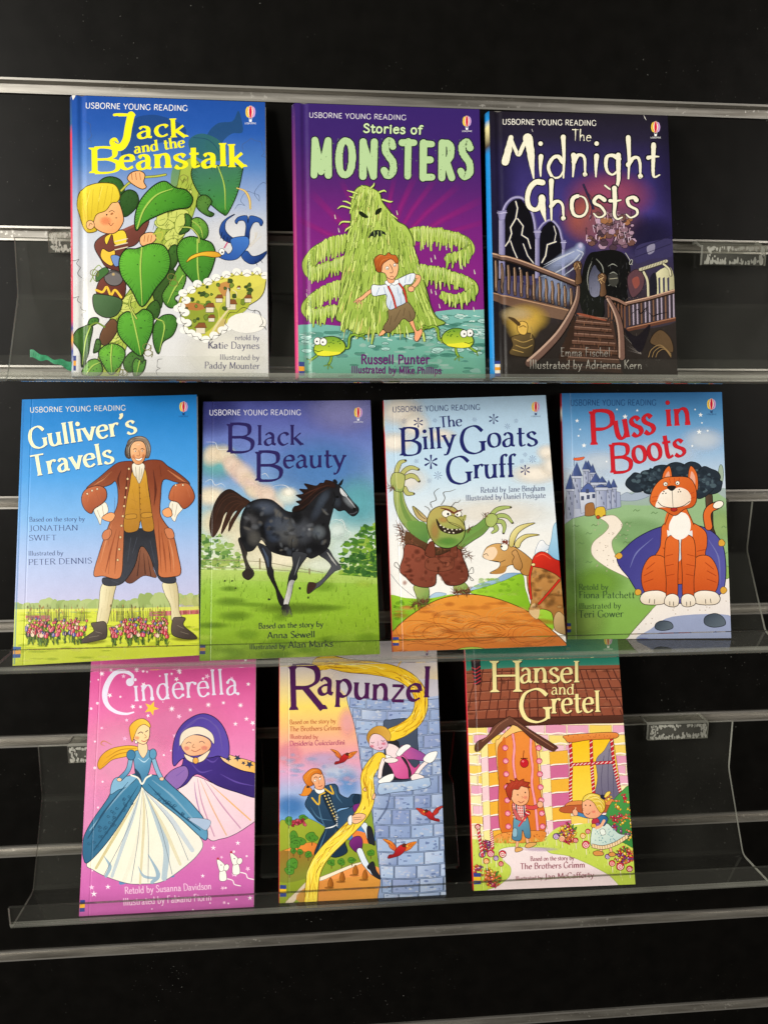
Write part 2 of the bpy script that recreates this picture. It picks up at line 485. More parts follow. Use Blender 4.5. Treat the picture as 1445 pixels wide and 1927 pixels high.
class Art:
    GX, GY = 90, 130

    def __init__(self, key):
        self.key = key
        w, h, x, y, z, lean, roll, yaw = POSE[key]
        self.w, self.h = w, h
        self.R = pose_rot(lean, roll, yaw)
        self.o = np.array((x, y, z))
        self.V, self.C, self.OP, self.GR, self.MI = [], [], [], [], []
        self.lev = np.zeros((self.GX, self.GY), int)
        self.grain = 0.16
        self.rnd = random.Random(hash(key) % 1000 if False else sum(map(ord, key)))

    # picture drawing coordinates -> the sheet's own coordinates
    def loc(self, P):
        ox, oy, s = ZOOM[self.key]
        P = np.asarray(P, float)
        px = ox + P[:, 0] * s; py = oy + P[:, 1] * s
        D = np.stack([(px - PW / 2) / FOCAL, (py - PH / 2) / FOCAL, np.ones(len(P))], 1) @ CAM_ROWS
        n = self.R[:, 1]
        t = ((self.o - CAM_POS) @ n) / (D @ n)
        X = CAM_POS + D * t[:, None]
        q = (X - self.o) @ self.R
        return q[:, [0, 2]]

    def tris(self, L2, tri, colr, op, grain):
        """L2: (n,2) local points, tri: (m,3) indices, colr (n,3), op (n,)"""
        if len(tri) == 0: return
        T = L2[tri]; Cc = colr[tri]; O = op[tri]
        lo = T.min(1); hi = T.max(1)
        w, h = self.w, self.h
        keep = (hi[:, 0] > 0) & (lo[:, 0] < w) & (hi[:, 1] > 0) & (lo[:, 1] < h)
        T, Cc, O, lo, hi = T[keep], Cc[keep], O[keep], lo[keep], hi[keep]
        if len(T) == 0: return
        inside = (lo[:, 0] >= 0) & (hi[:, 0] <= w) & (lo[:, 1] >= 0) & (hi[:, 1] <= h)
        outT, outC, outO = [T[inside]], [Cc[inside]], [O[inside]]
        for t, c, o in zip(T[~inside], Cc[~inside], O[~inside]):
            poly = [np.concatenate([t[i], c[i], [o[i]]]) for i in range(3)]
            for ax, lim, sg in ((0, 0, 1), (0, w, -1), (1, 0, 1), (1, h, -1)):
                new = []
                for i in range(len(poly)):
                    a, b = poly[i - 1], poly[i]
                    da, db = sg * (a[ax] - lim), sg * (b[ax] - lim)
                    if (da >= 0) != (db >= 0):
                        new.append(a + (b - a) * (da / (da - db)))
                    if db >= 0: new.append(b)
                poly = new
                if len(poly) < 3: break
            if len(poly) < 3: continue
            for i in range(1, len(poly) - 1):
                q = np.array([poly[0], poly[i], poly[i + 1]])
                outT.append(q[None, :, :2]); outC.append(q[None, :, 2:5]); outO.append(q[None, :, 5])
        T = np.concatenate(outT); Cc = np.concatenate(outC); O = np.concatenate(outO)
        if len(T) == 0: return
        lo = T.min(1); hi = T.max(1)
        ix0 = np.clip((lo[:, 0] / w * self.GX).astype(int), 0, self.GX - 1); ix1 = np.clip((hi[:, 0] / w * self.GX).astype(int), 0, self.GX - 1)
        iy0 = np.clip((lo[:, 1] / h * self.GY).astype(int), 0, self.GY - 1); iy1 = np.clip((hi[:, 1] / h * self.GY).astype(int), 0, self.GY - 1)
        cells = set(zip(ix0.tolist(), ix1.tolist(), iy0.tolist(), iy1.tolist()))
        m = max(int(self.lev[a:b + 1, c:d + 1].max()) for a, b, c, d in cells) + 1
        for a, b, c, d in cells: self.lev[a:b + 1, c:d + 1] = m
        V = np.empty((len(T), 3, 3))
        V[:, :, 0] = T[:, :, 0]; V[:, :, 1] = -m * DZ; V[:, :, 2] = T[:, :, 1]
        # face the room (normal towards -y)
        cr = (T[:, 1, 0] - T[:, 0, 0]) * (T[:, 2, 1] - T[:, 0, 1]) - (T[:, 1, 1] - T[:, 0, 1]) * (T[:, 2, 0] - T[:, 0, 0])
        fl = cr < 0
        V[fl] = V[fl][:, ::-1]; Cc[fl] = Cc[fl][:, ::-1]; O[fl] = O[fl][:, ::-1]
        self.V.append(V); self.C.append(Cc); self.OP.append(O)
        self.GR.append(np.full(len(T), grain)); self.MI.append(np.full(len(T), 1 if O.min() < 0.999 else 0))

    def colours(self, P, c, c2, g):
        c = np.array(hx(c))
        if c2 is None: return np.repeat(c[None], len(P), 0)
        c2 = np.array(hx(c2))
        a = np.array(g[:2], float); b = np.array(g[2:], float)
        t = np.clip((P - a) @ (b - a) / ((b - a) @ (b - a)), 0, 1)[:, None]
        return c + (c2 - c) * t

    def fill(self, s, c, c2=None, g=None, sm=True, op=1.0, n=5, ol=None, w=3, grain=None):
        """filled outline; c2 and g = gradient (x0 y0 x1 y1); ol = outline colour of width w"""
        P = pts(s)
        Q = crom(P, True, n) if sm else P
        tr = tessellate_polygon([[Vector((a, b, 0)) for a, b in Q]])
        if len(tr):
            self.tris(self.loc(Q), np.array(tr), self.colours(Q, c, c2, g), np.full(len(Q), float(op)), self.grain if grain is None else grain)
        if ol: self.line(P, w, ol, sm=sm, closed=True)

    def grid(self, quad, fn, nx=16, ny=24, op=1.0, grain=None):
        """quad TL TR BR BL filled with a colour field fn(u, v) -> list of linear rgb"""
        q = pts(quad)
        u, v = np.meshgrid(np.linspace(0, 1, nx + 1), np.linspace(0, 1, ny + 1))
        u, v = u.ravel(), v.ravel()
        P = q[0] * ((1 - u) * (1 - v))[:, None] + q[1] * (u * (1 - v))[:, None] + q[2] * (u * v)[:, None] + q[3] * ((1 - u) * v)[:, None]
        Cc = np.array([fn(a, b) for a, b in zip(u, v)])
        tr = []
        for j in range(ny):
            for i in range(nx):
                a = j * (nx + 1) + i
                tr += [(a, a + 1, a + nx + 2), (a, a + nx + 2, a + nx + 1)]
        self.tris(self.loc(P), np.array(tr), Cc, np.full(len(P), float(op)), self.grain if grain is None else grain)

    def vgrad(self, stops, quad=None, grain=None, skew=0.0):
        """vertical gradient over the sheet; stops [(v, hex), ...]"""
        if quad is None: quad = self.full()
        vs = [s_[0] for s_ in stops]; cs = np.array([hx(s_[1]) for s_ in stops])
        def fn(u, v):
            t = v + skew * (u - 0.5)
            return [np.interp(t, vs, cs[:, i]) for i in range(3)]
        self.grid(quad, fn, 8, 40, 1.0, grain)

    def full(self):
        """the sheet's own corners in drawing coordinates, a little over"""
        ox, oy, s = ZOOM[self.key]
        e = 0.002
        out = []
        for u, v in ((-e, self.h + e), (self.w + e, self.h + e), (self.w + e, -e), (-e, -e)):
            X = self.o + self.R @ np.array((u, 0, v))
            q = CAM_ROWS @ (X - CAM_POS)
            out.append(((PW / 2 + FOCAL * q[0] / q[2] - ox) / s, (PH / 2 + FOCAL * q[1] / q[2] - oy) / s))
        return out

    def line(self, s, w, c, sm=True, closed=False, tp=(1, 1), op=1.0, n=5, nib=None, caps=True, c2=None, g=None, grain=None, jit=0):
        """brush line. tp = width factor at both ends (1 at the middle); nib = (thick, thin, angle)"""
        P = pts(s)
        if len(P) < 2: return
        if closed and not sm: P = np.concatenate([P, P[:1]])
        Q = crom(P, closed, n) if sm else P
        if closed and sm: Q = np.concatenate([Q, Q[:1]])
        if not sm and not closed and len(Q) > 2 and caps:
            for i in range(len(Q) - 1):
                self.line(Q[i:i + 2], w, c, False, False, (1, 1), op, n, nib, True, c2, g, grain, jit)
            return
        d_ = np.diff(Q, axis=0)
        ln = np.hypot(d_[:, 0], d_[:, 1])
        ok = np.concatenate([[True], ln > 1e-6]); Q = Q[ok]
        if len(Q) < 2: return
        T = np.gradient(Q, axis=0)
        if closed:
            T[0] = T[-1] = Q[1] - Q[-2]
        T /= np.maximum(np.hypot(T[:, 0], T[:, 1]), 1e-9)[:, None]
        N = np.stack([-T[:, 1], T[:, 0]], 1)
        m = len(Q)
        u = np.linspace(0, 1, m)
        if nib:
            th, tn, an = nib
            cr = np.abs(T[:, 0] * math.sin(an) + T[:, 1] * math.cos(an))
            hw = 0.5 * (tn + (th - tn) * cr ** 1.3)
        else:
            hw = np.full(m, 0.5 * w)
        a, b = tp[0], tp[1]
        mid = tp[2] if len(tp) > 2 else 1
        hw = hw * np.interp(u, [0, 0.5, 1], [a, mid, b])
        if jit: hw = hw * np.array([1 + self.rnd.uniform(-jit, jit) for _ in range(m)])
        A = Q + N * hw[:, None]; B = Q - N * hw[:, None]
        VV = [A, B]
        tr = []
        for i in range(m - 1):
            tr += [(i, i + 1, m + i + 1), (i, m + i + 1, m + i)]
        k = 2 * m
        if caps and not closed:
            for idx, sg in ((0, -1), (m - 1, 1)):
                if hw[idx] < 0.7: continue
                ang = math.atan2(T[idx, 1] * sg, T[idx, 0] * sg)
                arc = [Q[idx] + hw[idx] * np.array((math.cos(ang + t), math.sin(ang + t))) for t in np.linspace(-math.pi / 2, math.pi / 2, 6)]
                VV.append(np.array(arc))
                tr += [(k, k + j, k + j + 1) for j in range(1, 5)]
                k += 6
        P2 = np.concatenate(VV)
        self.tris(self.loc(P2), np.array(tr), self.colours(P2, c, c2, g), np.full(len(P2), float(op)), self.grain if grain is None else grain)

    def ell(self, x, y, rx, ry=None, c='000000', rot=0, op=1.0, soft=False, ol=None, w=2, n=20, c2=None, g=None, edge=0.0, grain=None):
        ry = rx if ry is None else ry
        t = np.linspace(0, 2 * math.pi, n, endpoint=False)
        cr, sr = math.cos(rot), math.sin(rot)
        E = np.stack([x + rx * np.cos(t) * cr - ry * np.sin(t) * sr, y + rx * np.cos(t) * sr + ry * np.sin(t) * cr], 1)
        if soft:
            ctr = np.array([[x, y]])
            rings = [(0.35, 0.9), (0.65, 0.5), (0.85, 0.17), (1.0, 0.0)]
            VV = [ctr]; OO = [np.array([op])]
            for q, o in rings:
                VV.append(ctr + (E - ctr) * q); OO.append(np.full(n, op * o))
            P2 = np.concatenate(VV); O = np.concatenate(OO)
            tr = [(0, 1 + i, 1 + (i + 1) % n) for i in range(n)]
            for k in range(3):
                a, b = 1 + k * n, 1 + (k + 1) * n
                for i in range(n):
                    j = (i + 1) % n
                    tr += [(a + i, b + i, b + j), (a + i, b + j, a + j)]
            O = np.minimum(O, 0.995)
            self.tris(self.loc(P2), np.array(tr), self.colours(P2, c, c2, g), O, self.grain if grain is None else grain)
        else:
            self.fill(E, c, c2, g, sm=False, op=op, grain=grain)
        if ol: self.line(E, w, ol, sm=False, closed=True, caps=False)

    def at(self, u, v):
        q = np.array(self.full())
        return tuple(q[0] * (1 - u) * (1 - v) + q[1] * u * (1 - v) + q[2] * u * v + q[3] * (1 - u) * v)

    def ray(self, x, y, a, half, r0, r1, c, op):
        """wedge of colour from (x, y) that fades out at its far end"""
        P, O = [], []
        for k in (-half, 0, half):
            for r_, o in ((r0, op), (0.5 * (r0 + r1), op * .7), (r1, 0)):
                P.append((x + r_ * math.cos(a + k), y + r_ * math.sin(a + k))); O.append(o if k == 0 else 0)
        P = np.array(P)
        tr = []
        for i in (0, 3):
            for j in (0, 1): tr += [(i + j, i + j + 1, i + j + 4), (i + j, i + j + 4, i + j + 3)]
        self.tris(self.loc(P), np.array(tr), self.colours(P, c, None, None), np.minimum(np.array(O), .99), self.grain)

    def blob(self, x, y, r, c, k=8, var=0.25, ry=None, ol=None, w=2, op=1.0, c2=None, g=None):
        ry = r if ry is None else ry
        P = []
        for i in range(k):
            a = 2 * math.pi * i / k
            q = 1 + self.rnd.uniform(-var, var)
            P.append((x + r * q * math.cos(a), y + ry * q * math.sin(a)))
        self.fill(P, c, c2, g, True, op, 4, ol, w)

    def star(self, x, y, r, c, k=5, inner=0.42, rot=-math.pi / 2, op=1.0):
        P = []
        for i in range(2 * k):
            a = rot + math.pi * i / k
            q = r if i % 2 == 0 else r * inner
            P.append((x + q * math.cos(a), y + q * math.sin(a)))
        self.fill(P, c, sm=False, op=op)

    def hatch(self, P, ang, length, gap, w, c, op=1.0):
        """short strokes along a path"""
        Q = crom(pts(P), False, 12)
        s_ = np.concatenate([[0], np.cumsum(np.hypot(*np.diff(Q, axis=0).T))])
        for t in np.arange(gap, s_[-1], gap):
            x = np.interp(t, s_, Q[:, 0]); y = np.interp(t, s_, Q[:, 1])
            a = ang + self.rnd.uniform(-0.15, 0.15); l_ = length * self.rnd.uniform(0.6, 1.2)
            self.line([(x, y), (x + l_ * math.cos(a), y + l_ * math.sin(a))], w, c, False, op=op, tp=(1, 0.3))

    # --------------------------------------------------------------- lettering
    def glyph(self, ch, ox, oy, ax, ay, st, c):
        """one letter: origin (ox, oy), ax = drawing vector per unit x, ay = per unit y"""
        if ch not in GLYPH: return
        adv, strokes = GLYPH[ch]
        H = math.hypot(*ay)
        th, tn, an = st['th'] * H, st['tn'] * H, st.get('an', 0.3)
        ser, xh = st.get('ser', 0), st.get('xh', 1.0)
        up = lambda x, y: (ox + ax[0] * x + ay[0] * yy(y), oy + ax[1] * x + ay[1] * yy(y))
        low = ch.islower()
        def yy(y):
            if not low: return y
            if y > 0.6: return 0.6 * xh + (y - 0.6) / 0.4 * (1 - 0.6 * xh)
            return y * xh if y > 0 else y
        J = st.get('jit', 0)
        for k in strokes.split(';'):
            k = k.strip()
            if k[0] == 'o':
                x, y = map(float, k[1:].split())
                p = up(x, y)
                rr = st.get('dot', 0.62) * max(th, tn)
                self.ell(p[0], p[1], rr, rr, c)
                continue
            s0 = k.startswith('|'); s1 = k.endswith('|')
            k = k.strip('|')
            smooth = k[0] == '~'; closed = k[0] == '@'
            P = pts(k[1:])
            P2 = np.array([up(x, y) for x, y in P])
            if J: P2 = P2 + np.array([[self.rnd.uniform(-J, J) * H, self.rnd.uniform(-J, J) * H] for _ in P2])
            tp = st.get('tp', (1, 1))
            if not (smooth or closed) and st.get('bow'):
                mid_ = (P2[0] + P2[-1]) / 2 + np.array((self.rnd.uniform(-1, 1), self.rnd.uniform(-1, 1))) * st['bow'] * H
                P2 = np.array([P2[0], mid_, P2[-1]]) if len(P2) == 2 else P2
            self.line(P2, th, c, sm=(smooth or closed or (bool(st.get('bow')) and len(P2) == 3)), closed=closed, nib=(th, tn, an), tp=tp, caps=st.get('caps', not ser), grain=0.05, jit=st.get('rough', 0), n=st.get('n', 6))
            if ser:
                for flag, p in ((s0, P[0]), (s1, P[-1])):
                    if flag:
                        a_, b_ = up(p[0] - ser, p[1]), up(p[0] + ser, p[1])
                        sg = 1 if p[1] < 0.3 else -1
                        e0, e1 = up(p[0] - ser, p[1]), up(p[0] + ser, p[1])
                        t_ = st.get('sth', 0.055)
                        hh = 0.5 * th / max(math.hypot(*ax), 1e-6)
                        m_ = up(p[0], p[1] + sg * (t_ + 0.05) / 1.0) if True else None
                        q = [up(p[0] - ser - hh * 0.5, p[1] - 0.0), up(p[0] + ser + hh * 0.5, p[1]), up(p[0] + ser * 0.9 + hh * 0.5, p[1] + sg * t_),
                             up(p[0] + hh * 0.8, p[1] + sg * (t_ + 0.06)), up(p[0] - hh * 0.8, p[1] + sg * (t_ + 0.06)), up(p[0] - ser * 0.9 - hh * 0.5, p[1] + sg * t_)]
                        self.fill(q, c, sm=False, grain=0.05)
            if st.get('ball'):
                for p in (P2[0], P2[-1]):
                    if smooth: self.ell(p[0], p[1], st['ball'] * H, None, c)

    def text(self, s, x0, y0, x1, y1, H, c, st, lift=None, ol=None, olw=0, sh=None, sizes=None, slant=0.0):
        """write s from (x0,y0) to (x1,y1) on the baseline with capital height H"""
        small = H < 60 and st in ('serif', 'callig')
        st = dict(STYLES[st]) if isinstance(st, str) else st
        if small:
            H *= .84; st['th'] *= 1.15; st['tn'] *= 1.1
        tr_ = st.get('track', 0.0)
        sz = sizes or [1] * len(s)
        adv = [GLYPH.get(ch, (0.3, ''))[0] * z + tr_ for ch, z in zip(s, sz)]
        tot = sum(adv) - tr_
        base = np.array((x1 - x0, y1 - y0), float)
        length = np.hypot(*base)
        dx = base / length
        up_ = np.array((dx[1], -dx[0]))
        if up_[1] > 0: up_ = -up_
        axu = length / tot
        passes = []
        if sh: passes.append((sh[2], (sh[0], sh[1]), 0))
        if ol: passes.append((ol, (0, 0), olw))
        passes.append((c, (0, 0), 0))
        seed = self.rnd.random()
        for cc, off, grow in passes:
            r_ = random.Random(seed)
            keep, self.rnd = self.rnd, r_
            pos = 0.0
            for i, ch in enumerate(s):
                z = sz[i]
                p = np.array((x0, y0)) + dx * pos * axu + np.array(off)
                if lift: p = p + up_ * lift[i % len(lift)]
                if ch != ' ':
                    s2 = dict(st)
                    h_ = H * z
                    s2['th'] = st['th'] + 2 * grow / h_; s2['tn'] = st['tn'] + 2 * grow / h_
                    if grow and 'sth' in s2: s2['sth'] = s2['sth'] + grow / h_
                    ay = up_ * h_ + dx * slant * h_
                    self.glyph(ch, p[0], p[1], dx * axu * z, ay, s2, cc)
                pos += adv[i]
            self.rnd = keep

    # --------------------------------------------------------------- mesh out
    def split_columns(self, V, C, O, G, M, xs):
        """cut the triangles along upright lines so the sheet can bend there"""
        for x in xs:
            lo = V[:, :, 0].min(1); hi = V[:, :, 0].max(1)
            cut = (lo < x - 1e-7) & (hi > x + 1e-7)
            if not cut.any(): continue
            nV, nC, nO, nG, nM = [], [], [], [], []
            for t, c, o, g, m in zip(V[cut], C[cut], O[cut], G[cut], M[cut]):
                P = [np.concatenate([t[i], c[i], [o[i]]]) for i in range(3)]
                for sg in (1, -1):
                    out = []
                    for i in range(3):
                        a, b = P[i - 1], P[i]
                        da, db = sg * (a[0] - x), sg * (b[0] - x)
                        if (da > 0) != (db > 0): out.append(a + (b - a) * (da / (da - db)))
                        if db > 0: out.append(b)
                    for i in range(1, len(out) - 1):
                        q = np.array([out[0], out[i], out[i + 1]])
                        nV.append(q[:, :3]); nC.append(q[:, 3:6]); nO.append(q[:, 6]); nG.append(g); nM.append(m)
            V = np.concatenate([V[~cut], np.array(nV)]); C = np.concatenate([C[~cut], np.array(nC)]); O = np.concatenate([O[~cut], np.array(nO)])
            G = np.concatenate([G[~cut], np.array(nG)]); M = np.concatenate([M[~cut], np.array(nM)])
        return V, C, O, G, M

    def build(self, parent, th, crease, name='front_cover'):
        x_c, x_w, x_d = crease
        T, Cc, O, G, M = self.split_columns(np.concatenate(self.V), np.concatenate(self.C), np.concatenate(self.OP), np.concatenate(self.GR),
                                            np.concatenate(self.MI), np.linspace(x_c - x_w, x_c + x_w, 11))
        self.V, self.C, self.OP, self.GR, self.MI = [T], [Cc], [O], [G], [M]
        V = T.reshape(-1, 3).copy()
        d_ = np.clip(np.abs(V[:, 0] - x_c) / x_w, 0, 1)
        V[:, 1] += x_d * (0.5 + 0.5 * np.cos(math.pi * d_))
        n = len(V)
        w, h = self.w, self.h
        bx, bf = box_vf(0, w, 0.0, th, 0, h, n)
        bf = bf[:2] + bf[3:]          # the printed sheet itself closes the front
        me = bpy.data.meshes.new(name)
        nt_ = n // 3
        verts = np.concatenate([V, np.array(bx)])
        me.vertices.add(len(verts)); me.vertices.foreach_set('co', verts.astype(np.float32).ravel())
        loops = np.concatenate([np.arange(n), np.array(bf).ravel()])
        me.loops.add(len(loops)); me.loops.foreach_set('vertex_index', loops.astype(np.int32))
        me.polygons.add(nt_ + 5)
        me.polygons.foreach_set('loop_start', np.concatenate([np.arange(nt_) * 3, n + 4 * np.arange(5)]).astype(np.int32))
        me.polygons.foreach_set('material_index', np.concatenate([np.concatenate(self.MI), np.full(5, 2)]).astype(np.int32))
        me.update(calc_edges=True)
        for m in (M_PRINT, M_WASH, M_BOARD): me.materials.append(m)
        ink = np.concatenate([np.concatenate(self.C).reshape(-1, 3), np.full((8, 3), 0.6)])
        rgba = np.concatenate([ink, np.ones((len(ink), 1))], 1).astype(np.float32)
        a = me.attributes.new('ink', 'FLOAT_COLOR', 'POINT'); a.data.foreach_set('color', rgba.ravel())
        a = me.attributes.new('cover', 'FLOAT', 'POINT')
        a.data.foreach_set('value', np.concatenate([np.concatenate(self.OP).ravel(), np.ones(8)]).astype(np.float32))
        a = me.attributes.new('grain', 'FLOAT', 'POINT')
        a.data.foreach_set('value', np.concatenate([np.repeat(np.concatenate(self.GR), 3), np.zeros(8)]).astype(np.float32))
        o = bpy.data.objects.new(name, me)
        col.objects.link(o)
        o.parent = parent
        return o


M_BOARD = principled('cover_board', (0.62, 0.60, 0.55), 0.6, 0.3)

# skeleton letters: advance, strokes. '~' curve, '-' straight, '@' closed curve, '|' serif at that end, 'o' dot
GLYPH = {
    'a': (.54, "~.09 .49 .2 .6 .34 .55 .39 .42 .39 .1 .5 .02;~.39 .37 .2 .33 .07 .2 .1 .04 .22 0 .34 .08 .39 .18"),
    'b': (.58, "|-.11 1 .11 .03;~.11 .42 .25 .6 .42 .55 .51 .3 .42 .05 .26 0 .11 .08"),
    'c': (.48, "~.44 .48 .38 .58 .26 .6 .12 .5 .06 .3 .12 .09 .27 0 .45 .1"),
    'd': (.6, "|-.47 1 .47 0|;~.47 .45 .34 .6 .16 .55 .06 .3 .14 .05 .28 0 .4 .07 .47 .16"),
    'e': (.52, "~.08 .34 .3 .35 .46 .35;~.46 .35 .42 .54 .27 .6 .11 .5 .06 .28 .13 .07 .28 0 .46 .1"),
    'f': (.34, "~.4 .93 .3 1 .19 .92 .16 .75 .16 .3 .16 .04;|-.16 .05 .16 0|;-.03 .58 .33 .58"),
    'g': (.58, "~.46 .5 .3 .6 .12 .52 .06 .32 .13 .1 .27 .05 .4 .13 .46 .24;~.47 .6 .47 .2 .46 -.1 .38 -.28 .22 -.33 .06 -.24"),
    'h': (.6, "|-.11 1 .11 0|;~.11 .4 .24 .57 .38 .58 .46 .44 .47 .2 .47 .04;|-.47 .06 .47 0|"),
    'i': (.26, "|-.13 .6 .13 0|;o.13 .84"),
    'j': (.26, "|-.14 .6 .14 .5;~.14 .55 .14 0 .1 -.25 -.05 -.33;o.13 .84"),
    'k': (.56, "|-.11 1 .11 0|;-.46 .6 .13 .27;-.22 .34 .5 0|"),
    'l': (.26, "|-.13 1 .13 0|"),
    'm': (.88, "|-.11 .6 .11 0|;~.11 .4 .22 .57 .34 .58 .42 .45 .43 .2 .43 .04;|-.43 .06 .43 0|;~.43 .4 .54 .57 .66 .58 .74 .45 .75 .2 .75 .04;|-.75 .06 .75 0|"),
    'n': (.6, "|-.11 .6 .11 0|;~.11 .4 .24 .57 .38 .58 .46 .44 .47 .2 .47 .04;|-.47 .06 .47 0|"),
    'o': (.56, "@.28 .6 .12 .52 .06 .3 .12 .08 .28 0 .44 .08 .5 .3 .44 .52"),
    'p': (.58, "|-.11 .6 .11 -.35|;~.11 .44 .26 .6 .43 .54 .51 .3 .42 .06 .26 0 .11 .13"),
    'r': (.42, "|-.11 .6 .11 0|;~.11 .36 .2 .53 .31 .6 .42 .54"),
    's': (.45, "~.38 .49 .3 .58 .2 .6 .09 .51 .12 .39 .24 .31 .37 .23 .4 .11 .3 .01 .17 0 .05 .09"),
    't': (.38, "~.17 .84 .17 .5 .17 .15 .23 .01 .38 .07;-.03 .58 .35 .58"),
    'u': (.6, "|-.11 .6 .11 .5;~.11 .58 .11 .22 .16 .05 .28 0 .4 .08 .47 .2;|-.47 .6 .47 0|"),
    'v': (.54, "|-.06 .6 .27 0;|-.48 .6 .27 0"),
    'w': (.8, "|-.06 .6 .24 0;-.4 .58 .24 0;|-.4 .6 .58 0;|-.74 .6 .58 0"),
    'x': (.52, "|-.06 .6 .46 0|;|-.46 .6 .06 0|"),
    'y': (.56, "|-.06 .6 .29 .02;|-.5 .6 .3 .05;~.3 .05 .22 -.18 .13 -.31 .02 -.3"),
    'z': (.5, "-.06 .58 .44 .58;-.44 .58 .06 .02;-.06 .02 .46 .02"),
    'A': (.74, "-.37 1 .06 0|;-.37 1 .68 0|;-.17 .35 .57 .35"),
    'B': (.64, "|-.12 1 .12 0|;~.12 1 .34 1 .5 .92 .5 .66 .36 .54 .14 .53;~.14 .53 .4 .52 .57 .38 .55 .12 .4 .01 .12 0"),
    'C': (.72, "~.66 .82 .54 .97 .38 1 .16 .86 .07 .5 .16 .14 .38 0 .54 .03 .67 .18"),
    'D': (.76, "|-.12 1 .12 0|;~.12 1 .38 .98 .62 .82 .69 .5 .62 .18 .38 .02 .12 0"),
    'E': (.58, "|-.12 1 .12 0|;-.12 .98 .52 .98;-.12 .52 .45 .52;-.12 .02 .54 .02"),
    'F': (.56, "|-.12 1 .12 0|;-.12 .98 .52 .98;-.12 .52 .44 .52"),
    'G': (.78, "~.68 .8 .54 .97 .38 1 .16 .86 .07 .5 .16 .14 .38 0 .56 .03 .68 .12;|-.68 .44 .68 .08"),
    'H': (.76, "|-.12 1 .12 0|;|-.64 1 .64 0|;-.12 .52 .64 .52"),
    'I': (.3, "|-.15 1 .15 0|"),
    'J': (.42, "|-.28 1 .28 .3;~.28 .4 .28 .05 .2 -.1 .02 -.14"),
    'K': (.68, "|-.12 1 .12 0|;|-.58 1 .14 .46;-.26 .56 .64 0|"),
    'L': (.54, "|-.12 1 .12 0|;-.12 .02 .52 .02"),
    'M': (.9, "|-.13 1 .11 0|;-.13 1 .45 .1;-.77 1 .45 .1;|-.77 1 .8 0|"),
    'N': (.78, "|-.12 1 .12 0|;-.12 1 .66 0;|-.66 1 .66 0"),
    'O': (.8, "@.4 1 .16 .87 .07 .5 .16 .13 .4 0 .64 .13 .73 .5 .64 .87"),
    'P': (.6, "|-.12 1 .12 0|;~.12 1 .36 1 .53 .9 .54 .62 .38 .47 .13 .46"),
    'R': (.66, "|-.12 1 .12 0|;~.12 1 .36 1 .53 .9 .53 .64 .36 .51 .13 .5;-.32 .5 .62 0|"),
    'S': (.56, "~.47 .83 .38 .97 .26 1 .1 .88 .12 .68 .3 .53 .47 .38 .5 .16 .36 .02 .2 0 .06 .14"),
    'T': (.62, "|-.31 1 .31 0|;-.02 .97 .6 .97"),
    'U': (.74, "|-.12 1 .12 .5;~.12 .6 .12 .25 .2 .05 .37 0 .54 .05 .62 .25 .62 .6;|-.62 1 .62 .5"),
    'V': (.7, "|-.04 1 .35 0;|-.66 1 .35 0"),
    'W': (1., "|-.04 1 .27 0;-.5 1 .27 0;|-.5 1 .73 0;|-.96 1 .73 0"),
    'Y': (.66, "|-.04 1 .33 .45;|-.62 1 .33 .45;-.33 .5 .33 0|"),
    "'": (.22, "~.15 1.02 .16 .93 .12 .84 .05 .78"),
}
STYLES = {
    'futura': dict(th=.125, tn=.115, an=0, ser=0, caps=False, track=.07),
    'serif': dict(th=.115, tn=.045, an=.25, ser=.07, sth=.03, track=.05),
    'serifb': dict(th=.16, tn=.06, an=.25, ser=.08, sth=.04, track=.05),
    'roman': dict(th=.155, tn=.052, an=.25, ser=.085, sth=.03, track=.03),
    'callig': dict(th=.15, tn=.06, an=.5, ser=.055, sth=.04, track=.03),
    'fat': dict(th=.235, tn=.075, an=.2, ser=.085, sth=.045, track=.06, xh=1.0),
    'hand': dict(th=.11, tn=.10, an=0, ser=0, track=.04, jit=.015),
    'spook': dict(th=.088, tn=.07, an=0, ser=0, track=.07, jit=.018, bow=.02, xh=.85, tp=(1.35, .45, .85), rough=.08),
    'thin': dict(th=.08, tn=.05, an=.2, ser=.05, sth=.03, track=.05, ball=.04),
    'curly': dict(th=.10, tn=.045, an=.2, ser=.06, sth=.04, track=.06, ball=.06, jit=.01),
    'slab': dict(th=.205, tn=.19, an=0, ser=0, track=.34, rough=.08, jit=.008, n=9),
    'slabs': dict(th=.20, tn=.19, an=0, ser=0, track=.09, jit=.01, xh=1.15),
}


